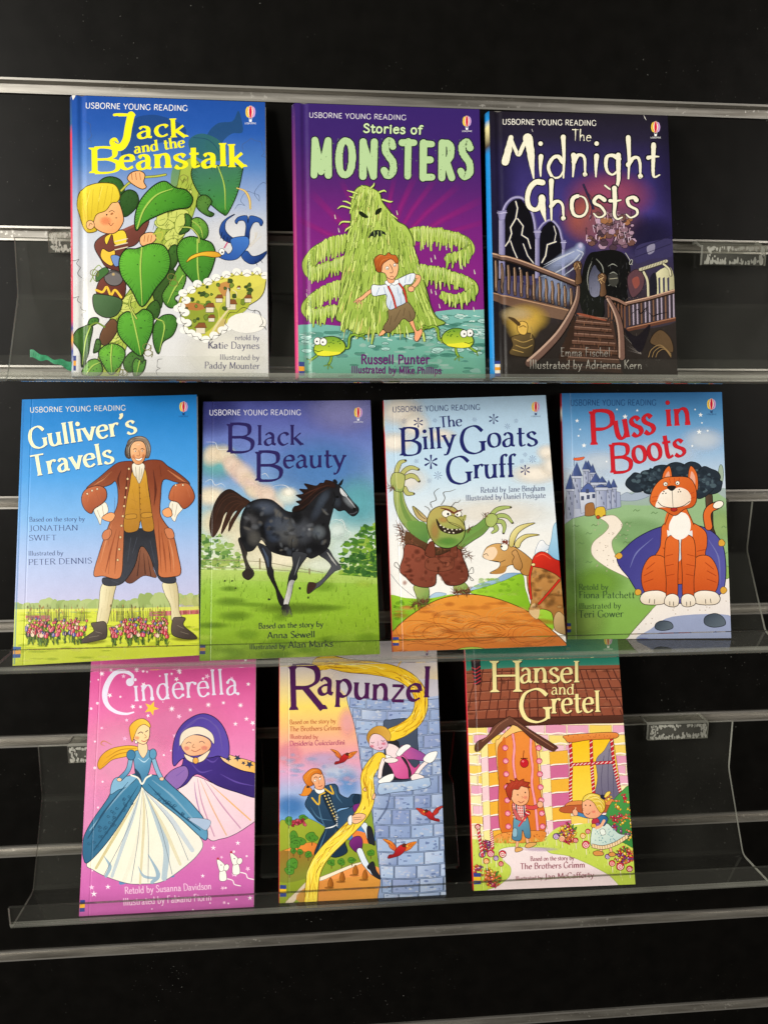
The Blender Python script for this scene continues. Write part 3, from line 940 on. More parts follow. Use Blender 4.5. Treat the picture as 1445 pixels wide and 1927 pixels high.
def balloon(A, x, y, s, base='ffffff', lines=True):
    """the small striped hot-air balloon mark; x, y = centre of the balloon, s = its height"""
    rx, ry = s * 0.36, s * 0.42
    A.ell(x, y, rx, ry, 'f3e9c8')
    A.ell(x - rx * .45, y, rx * .55, ry * .96, 'f2d64a')
    A.ell(x + rx * .45, y, rx * .55, ry * .96, 'c9a6dd')
    A.fill([(x - rx * .30, y - ry), (x + rx * .30, y - ry), (x + rx * .5, y), (x + rx * .22, y + ry), (x - rx * .22, y + ry), (x - rx * .5, y)], 'f5ead0')
    A.fill([(x - rx * .12, y - ry), (x + rx * .12, y - ry), (x + rx * .3, y), (x + rx * .1, y + ry), (x - rx * .1, y + ry), (x - rx * .3, y)], 'd2143c')
    for k in (-.72, .72):
        A.line([(x + k * rx * .35, y - ry * .95), (x + k * rx, y), (x + k * rx * .3, y + ry * .95)], s * .03, 'd2314a')
    A.line([(x - rx * .35, y + ry), (x - rx * .16, y + ry + s * .16)], s * .025, base)
    A.line([(x + rx * .35, y + ry), (x + rx * .16, y + ry + s * .16)], s * .025, base)
    A.fill([(x - s * .11, y + ry + s * .13), (x + s * .11, y + ry + s * .13), (x + s * .08, y + ry + s * .3), (x - s * .08, y + ry + s * .3)], base, sm=False)
    A.text('USBORNE', x - s * .42, y + ry + s * .47, x + s * .42, y + ry + s * .47, s * .12, base, 'futura')


def hinge(A, x0, y0, x1, y1, w, dark='000000', op=.25):
    """pressed hinge line near the spine"""
    A.line([(x0, y0), (x1, y1)], w, dark, False, op=op)
    A.line([(x0 + w, y0), (x1 + w, y1)], w * .7, 'ffffff', False, op=op * .9)


def stripes(A, q, cols=('33428c', 'f0a32c', '33428c')):
    """three-colour series stripe; q = TL TR BR BL"""
    q = pts(q)
    n = len(cols)
    for i, c in enumerate(cols):
        a, b = i / n, (i + 1) / n
        A.fill([q[0] + (q[3] - q[0]) * a, q[1] + (q[2] - q[1]) * a, q[1] + (q[2] - q[1]) * b, q[0] + (q[3] - q[0]) * b], c, sm=False)


ART = {}


def leaf(A, s, vein, c='4f9a2c', c2='2f6a1e', g=None, ol='18240e', w=5, hw=2.2, hn=1):
    P = pts(s)
    if g is None:
        lo, hi = P.min(0), P.max(0); g = (lo[0], lo[1], hi[0], hi[1])
    A.fill(P, c, c2, g, ol=ol, w=w)
    ctr = P.mean(0)
    Q = crom(P, True, 6)
    k = max(1, int(len(Q) / 48))
    for i in range(0, len(Q), k):      # pen ticks along the rim, pointing inwards
        p = Q[i]; v = ctr - p; l_ = np.hypot(*v)
        if l_ < 1: continue
        A.line([p, p + v / l_ * min(l_ * .38, 34) * A.rnd.uniform(.35, 1.1)], hw, '1d3a12', False, tp=(1, .3))
    for i in range(5):
        q = ctr + (P[A.rnd.randrange(len(P))] - ctr) * A.rnd.uniform(.2, .6)
        A.ell(q[0], q[1], 3, 3, '24481a')
    if vein:
        V = pts(vein)
        A.line(V, w * 1.5, 'a8c658', tp=(.8, .3))
        A.line(V + 4, 1.6, '1d3a12', tp=(.8, .3))


def scallop(A, path, r, w, c):
    Q = pts(path)
    for (x0, y0), (x1, y1) in zip(Q[:-1], Q[1:]):
        mx, my = (x0 + x1) / 2, (y0 + y1) / 2
        nx, ny = (y1 - y0), -(x1 - x0)
        A.line([(x0, y0), (mx + nx * r, my + ny * r), (x1, y1)], w, c, tp=(.5, .5))


def art_jack(A):
    A.vgrad([(0, '1b4a9e'), (.12, '2456ac'), (.24, '4d7cc0'), (.34, '8da4cf'), (.45, 'c0c8d8'), (.6, 'd2d4da'), (1, 'd8d8d8')])
    A.ell(1150, 900, 260, 160, 'e8e8ea', soft=True, op=.8)
    A.ell(430, 1250, 120, 220, 'f0f0ee', soft=True, op=.9)
    A.ell(1100, 1450, 260, 170, 'e6e4da', soft=True, op=.9)
    # clouds, drawn with a pen
    for p in ("410 330 440 380 430 420 445 440", "1180 470 1200 430 1240 425 1275 460 1270 500 1300 540", "1140 760 1190 740 1180 690 1230 680 1260 720 1260 640 1300 640"):
        scallop(A, p, .3, 2.5, '46587e')
    for p in ("340 985 385 1000 392 1040 405 1095", "340 1165 385 1180 395 1215 420 1250 405 1290", "790 1485 765 1510 780 1530 765 1565", "1120 1310 1090 1300 1110 1270 1180 1260 1240 1245 1270 1290 1255 1330"):
        scallop(A, p, -.35, 3, '2a2a30')
    # leaves melting into the blue at the top
    A.fill("1010 390 1060 340 1130 330 1160 280 1180 380 1130 390 1090 420 1060 470 1000 460", '2a5678', op=.5)
    A.fill("590 450 640 330 720 300 800 310 900 360 880 420 760 440 660 500 600 510", '274f86', op=.45)
    A.fill("920 420 980 390 1060 420 1100 480 1080 520 990 520 930 480", '2f6577', '36756b', (920, 400, 1080, 520), op=.8)
    A.line("940 410 1010 420 1060 470 1080 540", 3, '1c4460')
    A.fill("840 560 900 520 960 540 980 640 960 740 900 790 840 760 830 660", '5d8a6c', '8aa852', (880, 540, 900, 780))
    # stalk
    A.line("930 560 905 700 860 820 800 920 760 1050 700 1170 610 1290 560 1400 520 1560", 150, '5d7226', tp=(.7, .8))
    A.line("930 560 905 700 860 820 800 920 760 1050 700 1170 610 1290 560 1400 520 1560", 138, 'a3b548', tp=(.7, .8))
    for x, y, a, b, t in ((900, 690, 40, 18, -.6), (860, 790, 60, 28, -.3), (800, 830, 50, 26, .2), (850, 880, 55, 30, -.4), (790, 800, 26, 40, .5), (880, 830, 30, 50, .2),
                          (640, 1190, 46, 20, -.3), (610, 1240, 44, 22, .3), (560, 1380, 40, 22, -.4), (540, 1440, 30, 26, .2), (600, 1300, 30, 20, 0), (830, 930, 40, 24, -.7)):
        A.ell(x, y, a, b, 'c6cf6a', t, ol='566a20', w=2.5)
        A.line([(x - a * .5, y + b * .3), (x + a * .5, y + b * .1)], 2, '6c7f2a')
    for i in range(26):
        x, y = A.rnd.uniform(720, 930), A.rnd.uniform(650, 960)
        if abs((x - 830) + (y - 800) * .5) < 70: A.line([(x, y), (x + A.rnd.uniform(-10, 10), y + 26)], 2, '5c6e22')
    for i in range(170):
        t = A.rnd.random(); u = A.rnd.uniform(-.48, .48)
        y = 600 + 940 * t; x = np.interp(y, [560, 700, 820, 920, 1050, 1170, 1290, 1400, 1560], [930, 905, 860, 800, 760, 700, 610, 560, 520]) + u * 120
        a = 2.2 + A.rnd.uniform(-.5, .5); l_ = A.rnd.uniform(10, 34)
        A.line([(x, y), (x + l_ * math.cos(a) * .6, y + l_ * math.sin(a) * .5), (x + l_ * math.cos(a), y + l_ * math.sin(a))], 2.6, '4c5c1c' if u < .1 else '36461a', tp=(.4, .4))
    # leaves behind
    G1, G2 = '4b8a34', '2c5e28'
    leaf(A, "480 645 500 610 545 600 590 620 605 670 560 690", None, '3d7030', '2a5424')
    leaf(A, "585 700 620 665 660 675 675 715 655 760 610 795 590 770", None, '356028', '22441c')
    leaf(A, "930 575 960 540 1060 545 1170 550 1175 590 1150 690 1105 780 1080 780 1030 740 975 690 940 630", "1060 550 1090 640 1095 760", '3d6f62', '3f8a34', (1000, 540, 1060, 780))
    leaf(A, "965 700 1000 690 1030 720 1010 760 1040 780 1020 795 975 770 955 740", None, '5c8c3a', '3c6a2c')
    leaf(A, "925 815 965 798 1005 830 1012 880 985 905 940 860", "935 815 975 850 985 895", '7aae40', '3f7a2a')
    leaf(A, "745 1180 760 1110 820 1050 850 1060 845 1120 800 1180 780 1240", None, '3c5f26', '2c481c')
    leaf(A, "800 1215 790 1170 835 1100 880 1020 905 1090 880 1160 850 1190 868 1225 830 1238", "890 1080 845 1150 815 1215", '6fa83c', '3f7a2a')
    leaf(A, "600 1500 640 1450 690 1460 700 1500 660 1540 620 1550", None, '4a8030', '2c501c')
    leaf(A, "700 1290 720 1230 760 1200 780 1240 760 1290", None, '41702a', '284818')
    leaf(A, "870 880 900 830 900 780 930 800 920 860", None, '4a8030', '2c501c')
    leaf(A, "820 960 850 930 870 960 860 1020 830 1050", None, '41702a', '284818')
    # boy among the leaves
    D = '1c1410'
    A.fill("460 940 480 900 540 870 620 850 690 815 725 812 705 870 660 930 610 950 592 1000 590 1060 520 1040 490 1000", '7a4338', '5a2c26', (500, 860, 600, 1050), ol=D, w=4)
    A.line("600 860 690 820", 12, '8c5046')
    A.fill("515 890 600 860 615 920 560 930 545 880 520 930", 'f0cd3c', ol=D, w=3)
    for y in (915, 935, 955): A.line([(560, y), (620, y - 14)], 5, 'd8ccb0')
    A.fill("500 950 530 965 560 960 548 1030 510 1015 490 985", 'ecc040', ol=D, w=3)
    A.fill("540 985 580 985 590 1020 560 1035", '6f8fc8', ol=D, w=3)
    A.fill("470 1165 495 1090 560 1075 610 1110 600 1195 540 1185", '733c32', '54261f', (480, 1090, 600, 1190), ol=D, w=4)
    A.line("468 1150 500 1160 520 1135 540 1175 560 1150 590 1185", 11, 'eec23c')
    A.fill("452 1185 480 1170 590 1195 575 1265 520 1285 465 1255", '4f7048', '35522f', (460, 1180, 570, 1280), ol=D, w=4)
    A.ell(553, 1092, 46, 38, '6c6868', .2, ol=D, w=4); A.line("512 1080 555 1060 595 1078", 6, '45423f'); A.ell(552, 1074, 7, 7, 'b8a070')
    A.fill("485 1395 500 1340 545 1290 575 1320 560 1370 515 1420", '6d4a30', '4c321f', (490, 1330, 560, 1420), ol=D, w=4)
    A.line("440 1110 470 1060 500 1070 470 1110 450 1070 480 1030 500 1050", 4, '88a048')
    A.fill("470 1070 510 1040 530 1060 500 1090 470 1110", '3f6a34', ol=D, w=3)
    A.fill("455 800 470 765 530 730 575 722 600 790 596 830 562 872 510 874 462 846", 'f4bd84', 'e89c62', (470, 740, 580, 880), ol=D, w=4)
    A.ell(515, 815, 34, 26, 'ec9060', soft=True, op=.6)
    A.fill("376 735 390 670 440 640 500 630 560 640 584 690 572 722 545 728 515 765 470 785 455 835 472 862 430 872 405 845 388 790", 'ecd63c', 'c9ab22', (400, 650, 470, 860), ol='5c4a10', w=4)
    for p in ("400 700 410 800", "425 680 430 840", "455 660 445 800", "490 650 475 770", "525 645 505 750", "550 650 540 730", "410 760 425 850"):
        A.line(p, 3.5, 'a8861a', tp=(.4, .4))
    for p in ("440 665 420 740", "500 645 480 720"): A.line(p, 6, 'f8ea78', tp=(.3, .3))
    A.ell(440, 834, 20, 22, 'f2b880', ol=D, w=3); A.line("434 840 440 826 450 832", 3, '7a4a2a')
    A.ell(545, 780, 8, 5, 'a86a3c', -.5); A.line("530 772 545 764 558 772", 2.5, D); A.ell(520, 785, 4, 4, D)
    A.line("530 825 540 838 552 826", 3, '8a3a26'); A.ell(566, 800, 3, 3, D)
    A.line("590 668 630 630 690 605 760 598 805 590", 13, '4e5a18'); A.line("590 668 630 630 690 605 760 598 805 590", 8, 'b8bc4c')
    A.fill("620 610 640 580 680 572 705 590 700 625 712 650 690 660 650 640", 'eeb078', ol=D, w=4)
    for x in (640, 660, 680): A.line([(x, 582), (x + 4, 615)], 3, '9a5a34')
    A.fill("680 900 705 875 745 872 760 900 735 925 690 935", 'eeb078', ol=D, w=4)
    for x in (705, 722, 738): A.line([(x, 885), (x - 4, 915)], 3, '9a5a34')
    A.line("745 880 790 870 780 910 760 895", 6, 'b8bc4c')
    # leaves in front
    leaf(A, "663 862 656 800 680 720 740 650 800 622 850 652 905 665 937 705 920 748 870 757 810 772 740 802 695 828", "668 850 700 760 760 690 840 658", '5fae34', '2f7420', (700, 640, 850, 800), w=6)
    leaf(A, "975 1165 935 1110 880 1040 860 960 880 910 930 890 985 905 1030 925 1047 980 1030 1050 1000 1110", "960 905 962 1050 975 1160", '56a032', '2e6c22', (880, 900, 1010, 1150), w=6)
    A.line("880 845 930 850 965 890 968 920", 9, '3c5a18'); A.line("880 845 930 850 965 890 968 920", 5, 'b8c45c')
    leaf(A, "692 1232 640 1150 592 1085 580 1010 610 955 660 950 692 940 740 925 800 938 828 1000 815 1070 760 1140", "690 945 684 1050 692 1225", '68b838', '347a22', (600, 950, 800, 1180), w=6)
    leaf(A, "770 1462 745 1400 750 1320 790 1275 840 1272 862 1310 840 1370 792 1405", "760 1290 800 1320 775 1450", '4a8a30', '2c5a20')
    leaf(A, "685 1472 620 1420 575 1360 578 1290 618 1255 660 1268 700 1243 742 1270 742 1340 715 1410", "640 1260 660 1340 685 1465", '62b036', '2f7220', w=6)
    A.line("640 1180 630 1220 650 1265 665 1290", 10, '3c5a18'); A.line("640 1180 630 1220 650 1265 665 1290", 6, 'b4c058')
    leaf(A, "425 1330 440 1290 475 1285 480 1305 450 1325", None, '4f8a34', '2f6020')
    leaf(A, "355 1395 375 1345 430 1318 452 1332 440 1400 428 1470 398 1525 390 1450", "440 1330 415 1400 400 1510", '4f7a38', '2f5424')
    A.line("430 1330 470 1310 510 1330", 8, '6f8a30')
    leaf(A, "455 1450 470 1390 490 1400 485 1440 465 1455", None, '4f7a38', '2f5424')
    leaf(A, "545 1562 500 1510 480 1455 512 1420 560 1412 605 1440 602 1490", "545 1415 540 1480 545 1555", '74bc3c', '3c8226', w=5)
    leaf(A, "400 1560 410 1520 440 1490 480 1490 500 1540 470 1570", "420 1560 450 1520 490 1500", '7cb444', '46862c')
    leaf(A, "650 1565 645 1510 665 1480 690 1500 710 1490 700 1540 670 1570", "680 1495 665 1560", '5c9a38', '38702a')
    for cx_, cy_ in ((835, 1080), (845, 1110), (715, 1420), (722, 1450), (580, 1540), (600, 1545), (460, 1060), (895, 600)):
        A.line([(cx_ + 20 * math.cos(t), cy_ + 18 * math.sin(t) + t * 2) for t in np.linspace(0, 7, 12)], 3, '7c7a3c')
    # arc and bird
    A.line("1150 655 1190 670 1212 710 1216 755", 13, 'b08a3c', tp=(.4, .7)); A.line("1150 655 1190 670 1212 710 1216 755", 7, 'e4c878', tp=(.4, .7))
    B1, B2 = '2c56a4', '16306a'
    A.fill("1142 782 1100 815 1096 860 1128 895 1160 905 1120 922 1082 902 1066 868 1076 828 1104 800", B1, B2, (1080, 800, 1140, 920), ol='0c1834', w=3)
    A.fill("1190 900 1195 840 1185 815 1160 815 1150 830 1142 815 1160 795 1200 790 1205 825 1215 790 1260 800 1278 820 1268 840 1255 822 1232 825 1215 860 1210 905", B1, B2, (1200, 790, 1200, 900), ol='0c1834', w=3)
    A.fill("1170 975 1190 1010 1230 1025 1275 1000 1300 960 1260 980 1225 985 1200 960", B1, B2, (1180, 960, 1250, 1020), ol='0c1834', w=3)
    A.fill("1120 905 1170 890 1205 895 1210 930 1185 965 1150 1000 1100 1005 1060 985 1090 960 1110 975 1130 950", '3f74c4', B1, (1160, 890, 1120, 1000), ol='0c1834', w=3)
    for p in ("1080 870 1072 900", "1090 885 1086 912", "1105 895 1104 920", "1240 1012 1250 1030", "1262 1000 1275 1018"): A.line(p, 3, '0c1834')
    A.ell(1078, 965, 14, 16, 'f2f2ee', ol='0c1834', w=2); A.ell(1080, 968, 4, 5, '101010')
    A.line("1090 945 1105 920", 6, 'c84a78')
    A.fill("906 1016 930 985 990 965 1050 965 1075 985 1040 992 980 985 935 1000", 'f0c83c', 'd49a2a', (940, 970, 960, 1000), ol='5c4210', w=3)
    for p in ("1210 935 1240 900 1250 870", "1215 940 1250 905 1268 890", "1240 900 1240 870"): A.line(p, 3, 'd8d0c0')
    # village in its ring of cloud
    A.fill("890 1165 960 1125 1050 1095 1120 1070 1200 1062 1282 1072 1288 1135 1262 1190 1190 1240 1110 1330 1040 1372 965 1385 905 1355 890 1290 865 1235", 'b9b83e', 'cfc85c', (900, 1150, 1250, 1200), ol='2a2a20', w=3)
    A.fill("1040 1100 1120 1085 1200 1080 1282 1090 1280 1120 1180 1150 1090 1150", 'd6cf5a')
    A.fill("870 1230 940 1210 1040 1230 1060 1290 1010 1350 930 1370 895 1300", '8c9a34')
    A.fill("900 1215 960 1215 1000 1235 960 1250 900 1240", 'b0743c'); A.fill("1060 1130 1110 1110 1120 1160 1085 1180", 'c08a4a')
    A.fill("1050 1350 1080 1280 1100 1320 1070 1360", 'c4b06c'); A.fill("1070 1230 1130 1190 1210 1210 1180 1260 1080 1290", 'a8b03c')
    A.line("1130 1150 1150 1170 1120 1230 1060 1310 1030 1360", 9, 'd8cc98', tp=(.4, 1.4))
    for i in range(70):
        a = A.rnd.uniform(0, 6.28); x = A.rnd.uniform(890, 1270); y = A.rnd.uniform(1085, 1360)
        if y > 1300 - (x - 1000) * .45 or (y < 1160 - (x - 890) * .25): continue
        A.blob(x, y, A.rnd.uniform(6, 13), A.rnd.choice(('48602a', '5e7a2e', '3a5024', '73882f')), ol='22301a', w=2)
    for x, y, s_ in ((1020, 1240, 24), (1065, 1195, 20), (975, 1340, 28), (1125, 1225, 26), (1205, 1195, 20), (1028, 1290, 18), (1160, 1140, 9)):
        A.fill([(x - s_ * .8, y - s_ * .3), (x + s_ * .8, y - s_ * .3), (x + s_ * .8, y + s_ * .8), (x - s_ * .8, y + s_ * .8)], 'dcd4be', sm=False, ol='332a1c', w=2)
        A.fill([(x - s_ * 1.1, y - s_ * .2), (x - s_ * .3, y - s_ * 1.1), (x + s_ * .7, y - s_ * 1.1), (x + s_ * 1.1, y - s_ * .2)], '84502c', sm=False, ol='332a1c', w=2)
    A.fill("1098 1170 1098 1235 1118 1235 1118 1170 1108 1135", 'd8d4c8', sm=False, ol='332a1c', w=2)
    for q in ("890 1165 905 1200 880 1230 865 1240 900 1260 880 1300 910 1310 895 1345 930 1360 960 1375 1000 1390 1040 1370 1080 1345 1110 1330",
              "890 1165 930 1150 960 1120 1010 1110 1050 1090 1100 1075 1150 1062 1200 1068 1250 1058 1290 1080"):
        P = pts(q)
        for (x, y) in P: A.ell(x + (14 if False else 0), y, 22, 18, 'ecebe6')
        scallop(A, q, -.3, 3, '2a2a22')
    A.ell(1200, 1310, 95, 50, 'e9e7e0'); scallop(A, "1110 1330 1100 1290 1150 1260 1220 1250 1270 1285 1260 1330 1295 1345", .28, 3, '2a2a22')
    A.fill('346 200 372 196 366 212 356 228', 'e8e6e0', sm=False)
    # lettering
    A.text('USBORNE YOUNG READING', 416, 267, 912, 281, 27, 'f4f4f0', 'futura')
    Y = 'f2ea20'
    A.line("578 300 652 300", 14, Y); A.line("638 300 625 360 614 420 590 455 560 452 545 430 560 418 574 432", 36, Y, tp=(1, .25, 1.0)); A.line("556 300 580 298 640 300", 13, Y)
    A.text('ack', 668, 414, 908, 402, 92, Y, 'fat', lift=[0, 4, -4])
    A.text('and the', 655, 487, 900, 455, 52, Y, 'fat')
    A.text('B', 432, 583, 592, 580, 124, Y, 'fat')
    A.text('eanstalk', 582, 566, 1192, 550, 112, Y, 'fat', lift=[2, 0, 3, 0, 3, 0, 4, -2])
    t = '4e4c6c'
    A.text('retold by', 1142, 1393, 1260, 1394, 30, t, 'serif')
    A.text('Katie Daynes', 1011, 1434, 1260, 1436, 40, t, 'serif')
    A.text('Illustrated by', 1068, 1488, 1260, 1490, 30, t, 'serif')
    A.text('Paddy Mounter', 994, 1531, 1262, 1534, 38, t, 'serif')
    balloon(A, 1217, 286, 66)
    stripes(A, "336 1468 372 1470 370 1542 336 1540", ('33428c', 'e8a030', '33428c'))


ART['jack'] = art_jack


def drips(A, path, wid, c, hi, dk, n, hang=60, body=True):
    n = int(n * 1.25)
    """slimy limb: fat core, then hanging strands across it"""
    if body:
        A.line(path, wid + 8, dk, tp=(1.1, .5, 1)); A.line(path, wid, c, tp=(1.1, .5, 1))
    Q = crom(pts(path), False, 20)
    s_ = np.concatenate([[0], np.cumsum(np.hypot(*np.diff(Q, axis=0).T))])
    for t in np.linspace(0, s_[-1], n):
        x = np.interp(t, s_, Q[:, 0]); y = np.interp(t, s_, Q[:, 1])
        r_ = A.rnd
        wf = 1.08 - .5 * t / s_[-1]
        y0 = y - wid * .56 * wf + r_.uniform(-8, 8); y1 = y + wid * .48 * wf + r_.uniform(-6, hang) * (.5 + .5 * wf)
        dx = r_.uniform(-12, 12)
        w = r_.uniform(13, 20)
        P = [(x, y0), (x + dx * .4 + r_.uniform(-5, 5), (y0 + y1) / 2), (x + dx, y1)]
        A.line(P, w + 5, dk, tp=(.8, .45)); A.line(P, w, A.rnd.choice((c, hi, c, '9dbd52')), tp=(.8, .4))
        A.line([(x - 3, y0 + 6), (x + dx * .4 - 3, (y0 + y1) / 2)], w * .3, 'e4efa6', tp=(.6, .3))


def frog(A, pxy, flip=1):
    f = lambda s: [(pxy[0] + flip * x, pxy[1] + y) for x, y in pts(s)]
    D = '1e2a12'
    for s in ("60 20 110 30 120 -40 150 -60 180 -50 215 -60", "0 60 -5 110 -20 140", "-60 50 -110 90 -140 110"):
        A.line(f(s), 20, D); A.line(f(s), 13, '86ad3a')
    for s in ("180 -50 225 -40", "205 -55 220 -25", "-20 140 -50 150", "-20 140 5 165", "-20 140 -25 170", "-140 110 -165 100", "-140 110 -150 135"):
        A.line(f(s), 8, D); A.line(f(s), 4, '86ad3a')
    A.fill(f("-120 40 -100 -5 -50 -40 20 -45 80 -10 90 40 40 75 -40 85 -100 75"), '6d9a34', 'c8d838', (pxy[0], pxy[1] - 40, pxy[0], pxy[1] + 80), ol=D, w=5)
    A.fill(f("-100 75 -40 85 40 75 60 60 0 55 -60 50"), 'e6e23c')
    for x, y in ((-95, -15), (-55, -10)):
        q = f("%d %d" % (x, y))[0]
        A.ell(q[0], q[1], 24, 26, 'f2f2ee', ol=D, w=4); A.ell(q[0] - 4 * flip, q[1] + 2, 6, 6, '101010')
    A.line(f("-115 45 -90 55 -60 48"), 4, D)
    for i in range(9): A.ell(*f("%d %d" % (A.rnd.uniform(-30, 70), A.rnd.uniform(-30, 20)))[0], 5, 4, '3f6a22')


def art_mon(A):
    A.grain = .12
    A.vgrad([(0, '36216a'), (.16, '3d226c'), (.3, '54226f'), (.42, '71217a'), (.6, '832280'), (1, '7c2478')], skew=-.02)
    for a, l_, w in ((-2.75, 640, .05), (-2.45, 620, .06), (-2.1, 560, .05), (-1.8, 520, .04), (-1.45, 520, .05), (-1.22, 560, .06), (-1.0, 600, .05), (-.78, 680, .05), (-.55, 760, .05), (-.35, 760, .04)):
        A.ray(640, 1080, a, w * 1.3, 120, l_ * 1.05, 'b02a90', .75)
    # pond
    A.fill("40 1545 180 1530 330 1545 520 1560 700 1560 900 1540 1000 1450 1120 1435 1230 1440 1400 1432 1400 1960 0 1960", '79b4ac', '5f9f84', (600, 1480, 600, 1880), sm=False)
    r_ = A.rnd
    for i in range(120):
        x, y = r_.uniform(60, 1340), r_.uniform(1450, 1890)
        if y < 1560 and x < 960: continue
        A.blob(x, y, r_.uniform(18, 60), r_.choice(('4f9188', 'a5cfc4', '8ec0b4', '5c9c8c', '468878', 'b9dad0')), ry=r_.uniform(6, 18), op=.5)
    for i in range(40):
        x, y = r_.uniform(80, 1330), r_.uniform(1455, 1760)
        if y < 1570 and x < 1000: continue
        a = r_.uniform(22, 46)
        A.ell(x, y, a, a * .38, 'a8d0c8', ol='24524c', w=3)
        A.line([(x - a * .5, y), (x, y + a * .15), (x + a * .5, y)], 2.5, '24524c')
    for i in range(160):
        x, y = r_.uniform(60, 1340), r_.uniform(1460, 1640)
        if y < 1590 and x < 960: continue
        A.line([(x, y), (x + r_.uniform(14, 40), y + r_.uniform(-6, 6))], r_.uniform(2, 5), r_.choice(('d8ece6', '2f645e', 'e6f2ee')))
    # the slime creature
    C, H, D = 'b3cc5c', 'cfe07c', '3d5218'
    drips(A, "850 930 980 935 1090 950 1190 985 1225 1040 1170 1075 1075 1095", 80, C, H, D, 46, 70)
    drips(A, "900 1190 1020 1205 1140 1235 1230 1275 1240 1325 1150 1365 1040 1350", 78, C, H, D, 44, 60)
    drips(A, "420 985 300 1010 200 1060 150 1130 175 1190 300 1150 430 1105", 92, C, H, D, 50, 60)
    drips(A, "380 1290 270 1320 170 1380 140 1440 200 1470 330 1440 450 1430", 84, C, H, D, 46, 60)
    A.fill("455 640 510 605 570 622 620 655 640 715 690 780 740 845 800 880 842 960 850 1040 880 1120 905 1210 940 1320 965 1420 1005 1490 1060 1530 960 1560 860 1590 740 1600 640 1592 500 1605 420 1575 380 1530 330 1500 350 1400 360 1280 380 1120 400 980 415 900 430 830 425 740",
           'b6ce62', '93b048', (500, 700, 760, 1560), ol=D, w=6)
    for i in range(560):
        y = r_.uniform(620, 1560)
        xl = np.interp(y, [620, 740, 900, 1000, 1300, 1560], [470, 432, 420, 400, 365, 400]); xr = np.interp(y, [620, 720, 850, 960, 1210, 1420, 1560], [590, 640, 740, 840, 900, 960, 1000])
        x = r_.uniform(xl, xr)
        l_ = r_.uniform(30, 120); w = r_.uniform(8, 17)
        lean = (x - 640) * .0012
        P = [(x, y), (x + lean * l_ * .5 + r_.uniform(-5, 5), y + l_ * .5), (x + lean * l_ + r_.uniform(-5, 5), y + l_)]
        q = r_.random()
        if q < .55:
            A.line(P, w + 5, '46601c', tp=(.3, .75)); A.line(P, w, r_.choice((C, H, 'a6c252', 'c2d86e')), tp=(.3, .75))
        elif q < .8: A.line(P, 4.5, '2f4212', tp=(.4, .4))
        else: A.line(P, r_.uniform(4, 9), r_.choice(('e2eea2', '7d9a3a', 'd8c878')), tp=(.3, .3))
    for P in ("470 660 440 650 405 640", "450 690 420 680", "520 620 500 606", "560 625 580 606 585 590", "620 650 650 640 665 648", "430 730 400 715 375 712", "430 760 370 745 340 762", "640 700 690 715 708 712",
              "420 850 370 850 350 870", "430 880 400 900 390 915", "700 800 740 830"):
        A.line(P, 15, D, tp=(1, .4)); A.line(P, 10, H, tp=(1, .4))
    for x, y in ((735, 775), (320, 800), (345, 890), (1065, 1010), (990, 1070), (965, 1090), (1170, 1140), (1255, 1170), (995, 1310), (1020, 1400), (965, 1300), (1250, 1420), (130, 1290), (130, 1320)):
        A.line([(x, y), (x + 6, y + 26)], 6, 'dce8c4', tp=(.5, 1))
    A.fill("480 785 500 780 545 815 530 825 495 810", '1c2412'); A.fill("590 800 600 770 630 755 632 780 610 800", '1c2412')
    A.fill("545 960 570 915 610 905 650 915 665 940 640 930 625 950 605 935 590 955 570 945", '1c2420')
    for x in (585, 610, 632): A.line([(x, 915), (x + 2, 950)], 6, 'a6bc6a', tp=(1, .3))
    # the boy
    O = '33201a'
    A.line("640 1590 660 1560", 20, O); A.fill("615 1612 640 1575 665 1585 640 1610", 'efae7c', ol=O, w=3)
    A.fill("820 1520 845 1510 870 1580 900 1565 908 1590 885 1640 865 1652 852 1630 855 1590", 'efa67c', ol=O, w=4)
    A.fill("680 1440 720 1420 800 1385 850 1440 858 1490 820 1520 780 1500 730 1560 680 1595 645 1560 680 1500", '8a7452', '6c5a40', (700, 1420, 760, 1580), ol=O, w=4)
    for p in ("760 1440 720 1520", "790 1430 780 1480", "700 1480 690 1540", "820 1450 830 1500"): A.line(p, 3, '4c3d2a')
    A.line("575 1305 540 1330 505 1360 470 1380", 28, O); A.line("575 1305 540 1330 505 1360 470 1380", 21, 'efb184')
    for p in ("480 1375 450 1388", "485 1380 470 1400", "490 1382 495 1398"): A.line(p, 9, O); A.line(p, 5, 'efb184')
    A.line("865 1215 885 1225 870 1260 840 1290", 32, O); A.line("865 1215 885 1225 870 1260 840 1290", 25, 'efb184'); A.ell(832, 1300, 22, 20, 'efb184', ol=O, w=4)
    A.fill("570 1275 630 1275 700 1255 760 1225 830 1195 862 1205 838 1265 790 1275 775 1320 800 1385 740 1420 690 1440 665 1400 668 1340 640 1340 575 1345", 'e6edf6', 'c3d2e6', (700, 1260, 760, 1420), ol=O, w=4)
    for p in ("620 1290 600 1340", "650 1290 665 1345", "800 1210 790 1260", "830 1205 820 1250", "740 1290 750 1350", "700 1380 690 1430", "760 1330 765 1400"): A.line(p, 4, '8ba3c4')
    A.line("680 1285 710 1350 730 1425", 15, O); A.line("680 1285 710 1350 730 1425", 11, 'c53a30')
    A.line("745 1255 785 1310 802 1385", 15, O); A.line("745 1255 785 1310 802 1385", 11, 'c53a30')
    A.fill("655 1255 680 1240 700 1265 680 1280", 'f2f4f8', ol=O, w=3); A.fill("700 1260 740 1235 752 1258 720 1275", 'f2f4f8', ol=O, w=3)
    A.fill("668 1200 710 1200 720 1250 690 1262 672 1240", 'eaa67c', ol=O, w=3)
